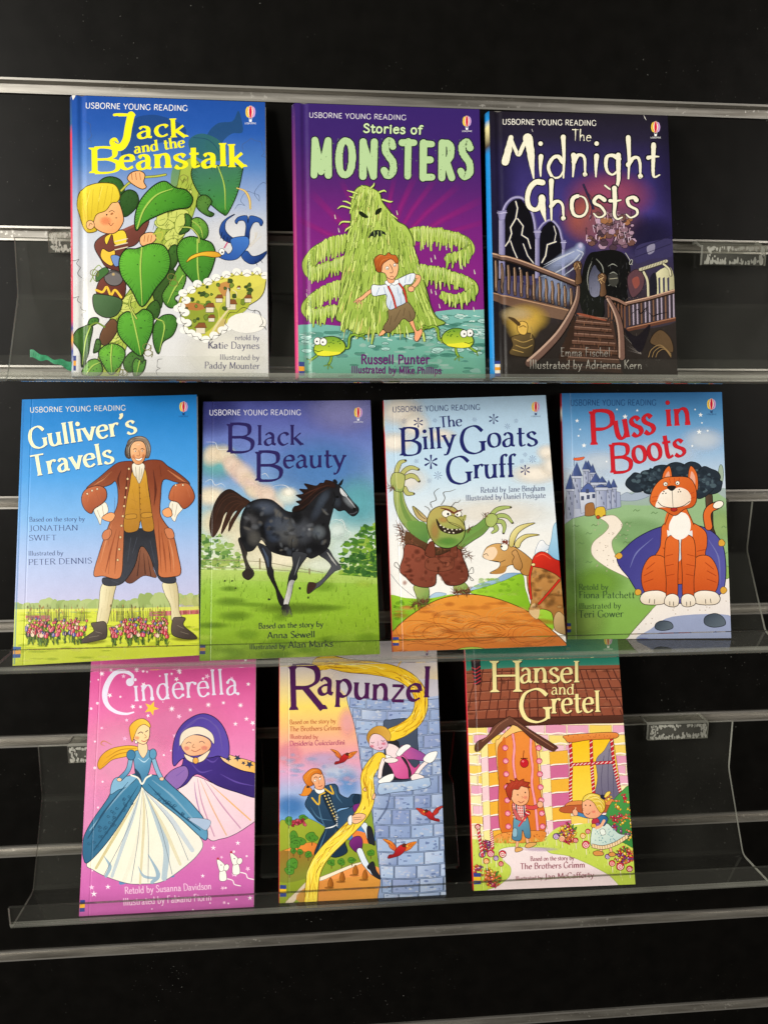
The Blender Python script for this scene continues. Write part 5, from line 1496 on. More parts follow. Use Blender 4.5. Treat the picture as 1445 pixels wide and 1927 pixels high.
    A.text("Gulliver's", 190, 549, 858, 447, 132, Y, dict(STYLES['roman'], th=.17, tn=.06, ser=.07), sh=sh)
    A.text('Travels', 208, 720, 716, 632, 132, Y, dict(STYLES['roman'], th=.17, tn=.06, ser=.07), sh=sh)
    t = '2c3a70'
    A.text('Based on the story by', 186, 1002, 532, 998, 34, t, 'serif')
    A.text('JONATHAN', 184, 1060, 490, 1056, 40, t, 'serif'); A.text('SWIFT', 182, 1120, 356, 1118, 40, t, 'serif')
    A.text('Illustrated by', 180, 1214, 398, 1211, 34, t, 'serif'); A.text('PETER DENNIS', 180, 1273, 578, 1262, 42, t, 'serif')
    balloon(A, 1149, 284, 72, '1c3a70')
    stripes(A, "84 1784 134 1784 130 1852 80 1854", ('33508c', 'd89a3c', '33508c'))
    A.line("150 250 92 1890", 9, '3f8ed0', False, op=.35)


ART['gul'] = art_gul


def foliage(A, x0, x1, y0, y1, cols, n, fn, r=(10, 30)):
    for i in range(n):
        x, y = A.rnd.uniform(x0, x1), A.rnd.uniform(y0, y1)
        if fn(x, y): A.blob(x, y, A.rnd.uniform(*r), A.rnd.choice(cols), k=6, var=.4, ry=A.rnd.uniform(*r) * .6, op=.8)


def art_bla(A):
    A.grain = .42
    A.vgrad([(0, '4a5098'), (.08, '5a62ac'), (.2, '6a80c0'), (.34, '7fa4cc'), (.46, '9cc4cc'), (.56, 'c8d4c4'), (.64, 'd8dcc0'), (.655, 'a8c860'), (.72, '8fb63e'), (.82, '86ac2c'), (.92, '7a9a26'), (1, '6c8422')])
    r_ = A.rnd
    A.ell(1050, 120, 330, 200, '8f8ec4', soft=True, op=.7); A.ell(100, 120, 260, 200, '363a7c', soft=True, op=.8); A.ell(880, 520, 420, 260, '4f84c4', soft=True, op=.7); A.ell(160, 480, 200, 150, '6cb4b4', soft=True, op=.8)
    A.ell(1150, 760, 240, 220, '62acb8', soft=True, op=.8)
    for k in range(16):
        t = k / 15
        A.ell(150 + 420 * t + r_.uniform(-30, 30), 400 + 380 * t + r_.uniform(-40, 40), r_.uniform(70, 130), r_.uniform(50, 90), r_.choice(('f0dccc', 'ecd4cc', 'f2e2c8')), .7, soft=True, op=.75)
    for x, y, a, b, c in ((120, 720, 150, 90, 'f2e4c8'), (180, 900, 190, 130, 'f2e2c0'), (420, 1000, 260, 170, 'f2e6c8'), (650, 720, 110, 80, 'dfe6dc'), (600, 1150, 380, 110, 'eee6cc'), (660, 690, 60, 40, 'f4f0e4'), (1000, 960, 90, 80, 'd8e6e2'), (1030, 1100, 120, 130, 'cfe0dc'), (900, 1200, 200, 70, 'dfe6d4')):
        A.ell(x, y, a, b, c, soft=True, op=.9)
    for p in ("90 340 150 345 170 390 240 395 300 440", "80 620 120 600 150 640 190 630 220 650", "550 650 600 640 650 650 690 700 700 730", "950 900 990 880 1040 900 1060 950 1095 975 1080 1010", "1010 890 1030 880 1055 910", "470 570 500 560 525 590"):
        A.line(p, 4, 'f0f2f0', op=.8, tp=(.3, .3))
    # trees and field
    foliage(A, 50, 320, 980, 1210, ('6f9a4c', '86ac52', '4f7c3c', '9aba64', 'a8c47c'), 130, lambda x, y: y > 990 + max(0, x - 190) * 1.1)
    foliage(A, 40, 340, 1160, 1240, ('9ab45c', '7c9c48', 'b8c870'), 60, lambda x, y: True, (8, 22))
    foliage(A, 1030, 1330, 890, 1290, ('6a9c30', '84b03a', '487c2c', '3a6a2c', '9cbc48', '5c8c34'), 240, lambda x, y: y > 900 + max(0, 1200 - x) * 1.2 - (0 if y < 1050 else 100) and y < 1270)
    foliage(A, 1060, 1330, 1120, 1290, ('3c6c30', '2f5c2a', '4c7c34'), 70, lambda x, y: True)
    A.fill("40 1230 300 1235 700 1250 1000 1265 1300 1290 1300 1330 40 1300", 'b4cc6c', 'a4c458', (600, 1240, 600, 1320), sm=False, op=.9)
    for i in range(420):
        x, y = r_.uniform(50, 1290), r_.uniform(1290, 1860)
        A.line([(x, y), (x + r_.uniform(-14, 14), y - r_.uniform(14, 44))], r_.uniform(2, 6), r_.choice(('a3c444', '6f9424', '8cb034', '5c7c20', 'b8d058')), op=.55, tp=(1, .2))
    for i in range(26): A.ell(r_.uniform(50, 1290), r_.uniform(1300, 1860), r_.uniform(60, 160), r_.uniform(20, 50), r_.choice(('6f9426', '9cc03c', '55781e', 'b2cc4c')), soft=True, op=.5)
    A.ell(700, 1500, 330, 50, '55701e', soft=True, op=.6)
    for p in ("70 1160 460 1175 700 1215 900 1250", "70 1215 460 1225 800 1250"): A.line(p, 4, '8a8468')
    for x, y in ((460, 1155), (805, 1225), (700, 1210)): A.line([(x, y), (x + 1, y + 70 - (x > 600) * 35)], 9, '857a58', False)
    # horse
    K = '14141a'
    A.fill("310 1018 340 1008 362 1050 372 1112 366 1150 390 1208 416 1240 418 1272 382 1302 346 1284 338 1252 362 1222 345 1150 330 1090", '201d20', '39342f', (330, 1100, 380, 1120), ol='0a0a0c', w=3)
    A.ell(378, 1262, 32, 36, '2c2522', ol='0a0a0c', w=3)
    A.fill("868 1120 930 1082 976 1150 1016 1198 1022 1226 982 1242 932 1292 882 1342 850 1362 802 1398 788 1382 800 1320 850 1325 900 1290 950 1222 954 1196 920 1160", '23232a', '4a4c52', (900, 1100, 980, 1180), ol='0a0a0c', w=3)
    A.line("930 1110 965 1160 995 1200", 14, 'b8b8b4', tp=(.3, .3), op=.8); A.fill("800 1322 845 1322 850 1350 802 1396 790 1380", '3a2620')
    A.fill("442 1045 522 1080 542 1130 541 1200 556 1240 561 1290 590 1370 622 1430 632 1452 612 1484 586 1442 570 1370 540 1312 514 1262 509 1230 488 1150", '26282f', '1a1718', (500, 1080, 560, 1300), ol='0a0a0c', w=3)
    A.line("480 1080 510 1150 520 1210", 22, '47546a', tp=(.3, .3), op=.8)
    A.fill("395 762 340 722 282 682 240 670 190 700 150 760 120 850 110 930 132 1005 180 940 208 855 232 830 202 920 192 982 232 920 268 842 302 820 252 900 245 965 292 880 342 805", '21140f', '3a2218', (150, 700, 300, 900), ol='120a08', w=3)
    for p in ("360 760 280 720 200 760 150 880 140 990", "360 770 290 750 220 800 190 920", "370 780 320 780 260 860 240 950", "340 740 260 700 180 760 130 900", "350 765 280 780 220 870 200 960"): A.line(p, 4, '4a2c20', tp=(.4, .3))
    A.fill("395 760 432 744 482 736 542 745 592 780 642 820 700 830 762 815 795 775 830 722 885 680 940 640 985 630 1022 652 1062 700 1104 752 1146 800 1141 836 1110 858 1080 842 1050 816 1010 822 976 800 964 832 946 900 940 930 950 980 946 1050 920 1092 880 1122 822 1152 790 1142 740 1145 690 1140 620 1130 546 1106 512 1072 472 1022 440 1062 410 1096 370 1102 350 1062 330 1020 322 930 335 850 365 790",
           '17181d', '1c1c20', (400, 760, 900, 1100), ol='08080a', w=4)
    for x, y, a, b, t, c, o in ((500, 800, 110, 60, .1, '5a6478', .75), (400, 900, 60, 110, .1, '5c5c60', .7), (420, 1010, 60, 70, 0, '6c6a66', .6), (540, 930, 60, 90, .3, '46536c', .6), (640, 960, 110, 110, 0, '6a6c70', .75), (600, 900, 70, 90, 0, '545c6c', .7), (760, 960, 90, 110, 0, '585c66', .75), (720, 870, 50, 60, 0, '101014', .8), (870, 970, 60, 60, 0, '7c848c', .7), (860, 820, 40, 100, .5, '3f4654', .8), (900, 740, 40, 90, .6, '4c5666', .7), (480, 960, 26, 80, -.2, '0e0e12', .8), (440, 830, 60, 50, 0, '15161a', .8), (380, 920, 30, 40, 0, '101014', .7), (840, 1080, 100, 50, 0, '121216', .7), (620, 1090, 100, 40, .1, '101014', .8), (1000, 760, 34, 50, 0, '3f4652', .7), (1080, 760, 30, 70, -.75, '8a9098', .8), (805, 950, 14, 14, 0, 'b8bcc4', .7), (690, 1030, 50, 60, 0, '64625e', .6), (560, 1010, 60, 40, 0, '3f4a60', .6)):
        A.ell(x, y, a, b, c, t, op=o * .72, soft=True)
    for i in range(60):
        x, y = r_.uniform(340, 940), r_.uniform(780, 1110)
        A.ell(x, y, r_.uniform(14, 40), r_.uniform(10, 26), r_.choice(('7a7e86', '0c0c10', '565e6c', '84807a')), r_.uniform(0, 3), soft=True, op=.32)
    A.fill("1022 660 1050 690 1070 720 1040 715 1020 690", 'c8ccd0'); A.line("1045 700 1090 755 1125 800", 9, 'a9adb2', tp=(.6, .2))
    A.ell(1000, 724, 12, 8, '08080a'); A.ell(1118, 808, 9, 12, '08080a'); A.line("1085 842 1115 838 1138 825", 5, '50525a'); A.line("965 790 985 740 975 690", 6, '0c0c10')
    A.line("790 1120 765 1000", 5, '3c4048', tp=(.2, .2)); A.line("700 1140 680 1060 690 1000", 6, '0c0c10', tp=(.2, .2))
    A.fill("690 1110 790 1122 752 1190 722 1242 720 1290 700 1312 690 1342 680 1400 662 1460 656 1484 620 1482 626 1450 646 1390 655 1320 664 1270 690 1200", '34363c', '1c1c20', (690, 1120, 710, 1300), ol='0a0a0c', w=3)
    A.fill("668 1310 702 1308 690 1342 680 1400 662 1460 650 1476 626 1470 646 1390", 'c6c4c0', '8f8f92', (650, 1400, 690, 1400)); A.line("740 1140 720 1210 700 1270", 12, '6f7276', tp=(.2, .2), op=.8)
    A.fill("615 1482 660 1476 686 1552 664 1536 640 1555 614 1535", '1c1a1a', '4a4844', (620, 1490, 680, 1550))
    for i in range(12): A.line([(606 + i * 7, 1560), (600 + i * 8 + r_.uniform(-8, 8), 1530 - r_.uniform(0, 26))], 4, '7e9c34', tp=(1, .2))
    A.fill("985 640 968 610 985 600 1000 622", K); A.fill("1005 640 1040 598 1028 640", K)
    A.fill("975 622 920 605 905 625 880 625 850 645 770 630 792 668 735 668 762 700 712 712 750 742 712 755 738 778 698 792 688 828 762 812 800 762 850 705 925 655 985 660", '1a100e', '2a1814', (720, 800, 950, 620), ol='0a0606', w=2)
    for p in ("960 640 880 660 800 720 720 790", "930 640 850 670 770 710", "900 635 830 660", "960 650 870 700 800 770 740 810", "880 650 800 690 740 720"): A.line(p, 4, '4a2a20', tp=(.3, .3))
    for x, y in ((215, 1310), (268, 1308), (290, 1360), (525, 1435), (740, 1360), (795, 1425)): A.blob(x, y, 8, '2f3a1c', 5, .5)
    # lettering
    A.text('USBORNE YOUNG READING', 108, 153, 747, 152, 37, 'dcdcee', 'futura')
    t = '28205a'; st = dict(STYLES['callig'], th=.16, tn=.055)
    A.text('B', 214, 412, 430, 412, 198, t, st); A.text('lack', 438, 362, 762, 360, 140, t, st)
    A.text('B', 412, 610, 628, 610, 202, t, st); A.text('eauty', 622, 520, 1060, 516, 142, t, st)
    d = '1c2430'
    A.text('Based on the story by', 452, 1642, 903, 1628, 46, d, 'callig'); A.text('Anna Sewell', 512, 1710, 845, 1702, 54, d, 'callig')
    A.text('Illustrated by', 388, 1786, 640, 1780, 42, d, 'callig'); A.text('Alan Marks', 658, 1776, 970, 1766, 54, d, 'callig')
    balloon(A, 1146, 134, 80, 'e6e6f2')
    stripes(A, "45 1752 82 1752 80 1820 42 1820", ('343a6c', 'a8802c', '343a6c'))


ART['bla'] = art_bla


def flake(A, x, y, r, c, w, k=6):
    for i in range(k):
        a = math.pi / 2 + 2 * math.pi * i / k
        A.line([(x + r * .16 * math.cos(a), y + r * .16 * math.sin(a)), (x + r * math.cos(a), y + r * math.sin(a))], w, c, False, tp=(.35, 1.1))


def art_bil(A):
    A.grain = .2
    A.vgrad([(0, 'aac8e2'), (.12, 'b4d0e8'), (.3, 'bcd6ea'), (.42, 'd4e0ea'), (.55, 'e8e8e6'), (1, 'eeeae2')])
    r_ = A.rnd
    for x, y, a, b, o in ((160, 160, 200, 130, 1), (260, 260, 130, 110, 1), (120, 380, 160, 90, 1), (440, 330, 130, 60, .9), (1180, 450, 90, 70, 1), (1100, 600, 220, 90, 1), (1230, 540, 120, 100, 1), (200, 640, 190, 120, .8), (800, 870, 500, 130, .7)):
        A.ell(x, y, a, b, 'f0e8dc', soft=True, op=o)
    # far hills
    A.fill("640 1412 700 1370 760 1352 830 1330 890 1296 960 1290 1005 1300 900 1345 780 1385", 'a9c4dc', '7ba0c4', (760, 1340, 800, 1390), ol='5c7ca0', w=3)
    A.fill("350 1470 400 1430 450 1428 480 1440 400 1470", 'a9c4dc', ol='5c7ca0', w=3)
    A.fill("1096 1150 1122 1080 1150 1062 1175 1090 1205 1110 1150 1150 1110 1165", 'f2f2f4', 'c4d2e2', (1120, 1080, 1180, 1150), ol='6a7c94', w=3); A.fill("1190 1150 1210 1060 1232 950 1290 950 1290 1230 1230 1190", 'a3cbe4', '7fb2d4', (1200, 1000, 1260, 1200), ol='4c7c9c', w=3)
    A.line("95 1300 150 1370 220 1430 260 1460", 3, '4a5c6a')
    A.fill("60 1460 200 1465 300 1470 380 1465 520 1440 540 1470 300 1560 110 1720 60 1720", '8fbf2c', '72a422', (200, 1460, 160, 1640))
    A.fill("640 1424 760 1385 880 1345 1005 1298 1030 1400 1052 1470 1062 1560 900 1500 740 1450", '98c832', '7cae24', (800, 1380, 950, 1500), ol='4c7418', w=3)
    A.fill("1110 1600 1130 1545 1210 1560 1225 1610 1222 1690 1150 1640", '9cc63c', '84b42c', (1120, 1560, 1200, 1680))
    for i in range(40):
        x, y = r_.uniform(700, 1040), r_.uniform(1330, 1490); A.blob(x, y, r_.uniform(10, 34), r_.choice(('b2d850', '82b428', 'a0cc3c')), op=.4, ry=10)
    for i in range(26):
        x, y = r_.uniform(110, 350), r_.uniform(1475, 1640); A.blob(x, y, r_.uniform(10, 34), r_.choice(('a2cc44', '6a9c20', '5c8c1c')), op=.4, ry=12)
    # mound
    A.fill("60 1740 112 1692 200 1610 330 1522 450 1467 600 1440 750 1450 900 1492 1050 1560 1180 1660 1330 1800 1340 1900 60 1900", 'dd9138', 'c0692a', (600, 1450, 640, 1840), ol='3a200e', w=5)
    for cx, cy in ((930, 1600), (560, 1620), (420, 1710), (760, 1700), (1080, 1720), (300, 1690)):
        for k in range(5):
            A.line([(cx + (26 + 20 * k) * math.cos(t) * 1.6, cy + (14 + 15 * k) * math.sin(t) + 8 * math.sin(2 * t + k)) for t in np.linspace(.3, 5.9, 12)], r_.uniform(3, 7), r_.choice(('eab060', 'b4622a', 'a8581f', 'e8a64e')), op=.5)
    for i in range(60):
        x, y = r_.uniform(150, 1250), r_.uniform(1500, 1840); A.ell(x, y, r_.uniform(30, 110), r_.uniform(8, 26), r_.choice(('e8a858', 'b0602a', 'c87a30')), soft=True, op=.4)
    for i in range(26):
        x = r_.uniform(130, 1200); y = r_.uniform(1600, 1830); A.line([(x, y), (x + 60, y - 12), (x + 130, y + r_.uniform(-10, 14))], 3, 'a05a24', op=.5)
    A.ell(660, 1850, 130, 44, '9cb848', ol='5a4a18', w=3)
    D = '241a10'
    # troll
    def fur(x0, y0, x1, y1, n, ln, cols=('5c3a28', '7a4a34', '3f2618')):
        for i in range(n):
            t = r_.random(); x = x0 + (x1 - x0) * t + r_.uniform(-12, 12); y = y0 + (y1 - y0) * t + r_.uniform(-12, 12)
            a = r_.uniform(0, 6.28); A.line([(x, y), (x + ln * math.cos(a), y + ln * math.sin(a))], 5, r_.choice(cols), tp=(1, .2))
    G1, G2 = 'a3ae64', '6c9448'
    A.fill("255 1380 350 1385 360 1470 340 1510 290 1500 270 1450", G1, G2, (260, 1400, 350, 1480), ol=D, w=4); A.fill("530 1385 600 1355 640 1400 640 1430 560 1430", G1, G2, (540, 1380, 640, 1420), ol=D, w=4)
    fur(250, 1520, 350, 1480, 60, 44); fur(540, 1425, 640, 1415, 60, 38)
    def limb(s, w, tp=(1, 1)):
        A.line(s, w + 8, D, tp=tp); A.line(s, w, G1, tp=tp, c2=G2, g=(200, 700, 320, 1060)); A.line(np.array(pts(s)) + (w * .2, w * .1), w * .4, '7a9c50', tp=(.5, .5), op=.7)
    limb("320 1020 250 960 190 890 155 800 145 720", 82, (1.3, .75)); limb("560 1080 640 1030 710 990 760 940 790 910", 78, (1.2, .7))
    A.fill("205 940 300 930 345 960 350 1080 300 1110 260 1060", G2, '4f7c40', (250, 960, 330, 1090))
    # hands
    for s in ("130 610 140 560 160 520 195 508", "165 610 200 570 240 555 285 568", "185 630 230 612 265 622 290 650", "190 700 210 735 250 738"):
        A.line(s, 36, D, tp=(1, .6)); A.line(s, 28, 'b4b46c', tp=(1, .55))
    A.fill("92 640 110 595 150 590 190 610 190 660 175 720 130 720 100 690", 'aab066', '8aa058', (100, 600, 180, 720), ol=D, w=4); A.fill("120 600 160 600 185 620 180 690 140 700", 'aeb268')
    for s in ("790 890 830 850 880 835 925 832", "815 905 860 890 905 900 940 940", "830 930 870 935 885 970 878 1010", "810 950 830 985 800 1010"):
        A.line(s, 34, D, tp=(1, .55)); A.line(s, 26, 'a3b468', tp=(1, .5))
    A.fill("755 900 790 875 830 890 835 930 800 970 760 955", 'a3b464', ol=D, w=4); A.fill("765 905 800 890 825 910 815 950 780 950", 'a6b668')
    for x, y in ((196, 506), (288, 570), (293, 652), (256, 738), (930, 833), (944, 942), (878, 1015)): A.ell(x, y, 8, 6, '3a2a20')
    fur(160, 960, 190, 1090, 60, 50); fur(90, 690, 110, 710, 14, 34); fur(560, 1100, 640, 1180, 36, 40); fur(615, 985, 655, 985, 12, 30); fur(735, 900, 765, 880, 10, 26)
    A.fill("200 1000 300 1060 420 1110 560 1115 560 1190 420 1220 280 1180 200 1110", '5c3c26', '3f2a1a', (300, 1050, 400, 1200))
    fur(220, 1060, 330, 1150, 40, 46); fur(400, 1120, 540, 1130, 40, 36)
    A.fill("198 1092 300 1112 350 1150 430 1165 560 1118 602 1200 632 1282 622 1342 562 1376 482 1372 442 1312 412 1302 402 1372 332 1392 252 1372 200 1322 154 1272 180 1180", '8a4836', '6c3426', (250, 1120, 500, 1370), ol=D, w=5)
    A.fill("330 1160 360 1080 395 1080 400 1180", '6c3626', ol=D, w=4); A.fill("505 1170 520 1090 550 1090 555 1180", '6c3626', ol=D, w=4)
    A.fill("330 1240 350 1190 420 1180 520 1180 535 1210 520 1262 440 1280 360 1270", '7c4230', ol='3a1c12', w=3); A.line("420 1190 470 1230 510 1215", 4, '3a1c12'); A.ell(480, 1225, 24, 22, '8a4c38', ol='3a1c12', w=3)
    for i in range(60): A.ell(r_.uniform(180, 610), r_.uniform(1140, 1370), r_.uniform(8, 34), r_.uniform(8, 24), r_.choice(('a05a44', '5c2a1e', '7c3e2e')), soft=True, op=.5)
    A.line("425 1300 420 1250", 4, D); A.line("160 1270 120 1240 130 1215 165 1260", 3, D); A.line("630 1290 660 1250 668 1290 632 1300 670 1340 650 1340 635 1300", 3, D)
    A.fill("348 912 300 862 245 824 268 892 308 926 346 935", 'a69c5c', 'c4a878', (260, 840, 330, 920), ol=D, w=4); A.line("265 840 300 890 335 915", 4, D)
    A.fill("345 960 352 900 382 850 442 824 522 830 565 866 602 930 607 1022 572 1082 502 1117 422 1102 370 1042", 'b2a45c', '6f9a48', (430, 880, 480, 1110), ol=D, w=5)
    A.ell(400, 1000, 44, 90, 'b88a50', soft=True, op=.6); A.ell(490, 1070, 90, 34, '5f9440', soft=True, op=.7); A.ell(460, 920, 46, 26, 'c89a58', soft=True, op=.6)
    A.ell(482, 878, 34, 26, 'f0ece0', .2, ol=D, w=4); A.ell(492, 880, 8, 9, '101010'); A.ell(562, 878, 24, 22, 'f0ece0', ol=D, w=4); A.ell(556, 884, 6, 7, '101010')
    A.line("440 838 490 850 530 872", 14, '6c3a26', tp=(.4, 1)); A.line("590 850 560 860 535 875", 12, '6c3a26', tp=(.4, 1)); A.line("590 910 612 890 606 920", 14, 'a3a258')
    A.fill("410 912 442 958 502 984 592 982 596 1000 560 1016 512 1018 452 1000 424 966", '2f241a', ol=D, w=4)
    for x, y in ((440, 958), (462, 972), (490, 984), (520, 988), (552, 988), (576, 986), (470, 996), (500, 1008), (530, 1010)): A.ell(x, y, 6, 5, 'e8e0c8')
    A.fill("482 905 520 890 578 920 608 965 606 992 560 968 502 940", 'b6b468', 'a09c50', (500, 900, 590, 980), ol=D, w=4); A.line("500 935 560 955 600 985", 3, D)
    for p in ("380 835 370 800 410 780 395 730 430 700", "445 815 470 770 460 730 510 720 545 706", "508 838 540 800 560 800 578 780", "330 825 355 840 370 870"): A.line(p, 4, '4a4030', tp=(1, .5))
    # goat
    A.fill("1040 1290 1060 1240 1120 1235 1270 1300 1295 1450 1340 1600 1340 1720 1240 1692 1225 1610 1205 1560 1130 1545 1112 1612 1056 1562 1070 1490 1048 1400", 'c08a4c', '9a6834', (1080, 1300, 1260, 1520), ol=D, w=4)
    A.fill("1056 1562 1112 1612 1130 1545 1090 1500", 'd0b080'); A.fill("1240 1692 1230 1600 1270 1560 1330 1640 1330 1720", 'c0a070', '8a7048', (1230, 1600, 1320, 1700), ol=D, w=3)
    for i in range(60): A.ell(r_.uniform(1060, 1290), r_.uniform(1270, 1540), r_.uniform(12, 40), r_.uniform(10, 30), r_.choice(('d6a868', '8a5c2c', 'b47e40', '6c4a28')), soft=True, op=.45)
    A.fill("735 1162 762 1112 822 1086 882 1090 960 1112 1050 1175 1085 1222 1060 1300 1010 1300 970 1240 912 1240 862 1290 782 1292 842 1256 852 1216 782 1202 740 1184", 'd2a464', 'b07c3e', (800, 1100, 1000, 1280), ol=D, w=4)
    A.fill("735 1162 765 1120 815 1110 835 1150 800 1200 750 1190", 'eccfae'); A.line("740 1165 760 1155 770 1170", 4, D); A.line("780 1202 850 1215 890 1200", 4, D); A.fill("842 1256 900 1240 880 1290 800 1296", 'b07e40')
    A.fill("935 1150 965 1130 990 1180 1010 1240 990 1272 955 1255 940 1210 952 1180", 'c4935a', 'a87840', (940, 1150, 1000, 1260), ol=D, w=4)
    A.ell(884, 1108, 26, 28, 'f4f0e6', ol=D, w=4); A.ell(866, 1106, 6, 7, '101010'); fur(870, 1068, 910, 1085, 20, 24, ('8a3a22', '6c2a1a'))
    A.fill("918 1100 925 1030 965 975 1030 948 1098 942 1040 970 985 1010 958 1060 945 1105", 'e6dc9c', 'c0b060', (930, 1000, 990, 1060), ol=D, w=4); A.fill("955 1100 970 1060 1020 1025 1080 1018 1128 1026 1050 1042 1005 1075 985 1115", 'e6dc9c', 'c0b060', (960, 1050, 1020, 1090), ol=D, w=4)
    A.fill("1076 1220 1092 1172 1135 1142 1182 1152 1230 1190 1290 1225 1290 1330 1240 1300 1160 1262 1090 1246", 'd2301f', 'a81e16', (1120, 1150, 1200, 1290), ol=D, w=4); A.line("1100 1180 1150 1160 1210 1195", 8, 'ec5a40', tp=(.3, .3))
    A.line("1078 1235 1060 1330 1070 1470", 18, D); A.line("1078 1235 1060 1330 1070 1470", 12, 'c8281c'); A.line("1268 1340 1200 1420 1125 1505", 18, D); A.line("1268 1340 1200 1420 1125 1505", 12, 'c8281c'); A.ell(1085, 1232, 14, 10, 'e8d890', ol=D, w=3)
    # lettering
    t = '1d2364'
    A.text('USBORNE YOUNG READING', 106, 169, 716, 152, 38, '2c3a70', 'futura')
    st = dict(STYLES['roman'], th=.15, tn=.05)
    A.text('The', 436, 278, 593, 264, 78, t, 'roman')
    A.text('B', 152, 472, 312, 468, 192, t, st); A.text('illy', 316, 430, 548, 414, 150, t, st); A.text('G', 575, 462, 762, 452, 190, t, st); A.text('oats', 766, 414, 1116, 402, 152, t, st, sizes=[1.05, 1.05, 1, 1.05])
    A.text('G', 478, 672, 664, 664, 188, t, st); A.text('ruff', 672, 632, 958, 622, 160, t, st)
    for x, y, r in ((285, 242, 30), (810, 217, 31), (373, 516, 44), (1029, 572, 31)): flake(A, x, y, r, t, r * .3, 6)
    for x, y, r in ((186, 232, 19), (400, 227, 15), (677, 221, 16), (905, 268, 19), (965, 230, 15), (421, 610, 28), (362, 648, 16), (272, 510, 15), (1028, 465, 15), (1080, 496, 25), (1006, 511, 15)): flake(A, x, y, r, '44548c', r * .14, 8)
    d = '3a4470'
    A.text('Retold by Jane Bingham', 720, 732, 1168, 716, 46, d, 'serif'); A.text('Illustrated by Daniel Postgate', 616, 786, 1172, 766, 46, d, 'serif')
    balloon(A, 1103, 132, 80, '2c3a70')
    stripes(A, "106 1738 150 1738 150 1797 106 1798", ('33428c', 'f0b02c', '33428c'))


ART['bil'] = art_bil


def tower(A, x, w, y0, y1, roof, c='b9c0d4', c2='8a93b4'):
    A.fill([(x - w / 2, y0), (x + w / 2, y0), (x + w / 2, y1), (x - w / 2, y1)], c, c2, (x - w / 2, 0, x + w / 2, 0), sm=False, ol='3c4258', w=2.5)
    A.fill([(x - w * .62, y0), (x + w * .62, y0), (x + w * .5, y0 + w * .3), (x - w * .5, y0 + w * .3)], c, sm=False, ol='3c4258', w=2.5)
    A.fill([(x - w * .65, y0), (x, y0 - roof), (x + w * .65, y0)], '50629c', '34446f', (x - w / 2, 0, x + w / 2, 0), sm=False, ol='262e48', w=2.5)
    for k in range(int((y1 - y0) / 34)): A.line([(x + (k % 3 - 1) * w * .2, y0 + w * .4 + k * 32), (x + (k % 3 - 1) * w * .2 + 2, y0 + w * .4 + k * 32 + 14)], 5, '4a5068', False)


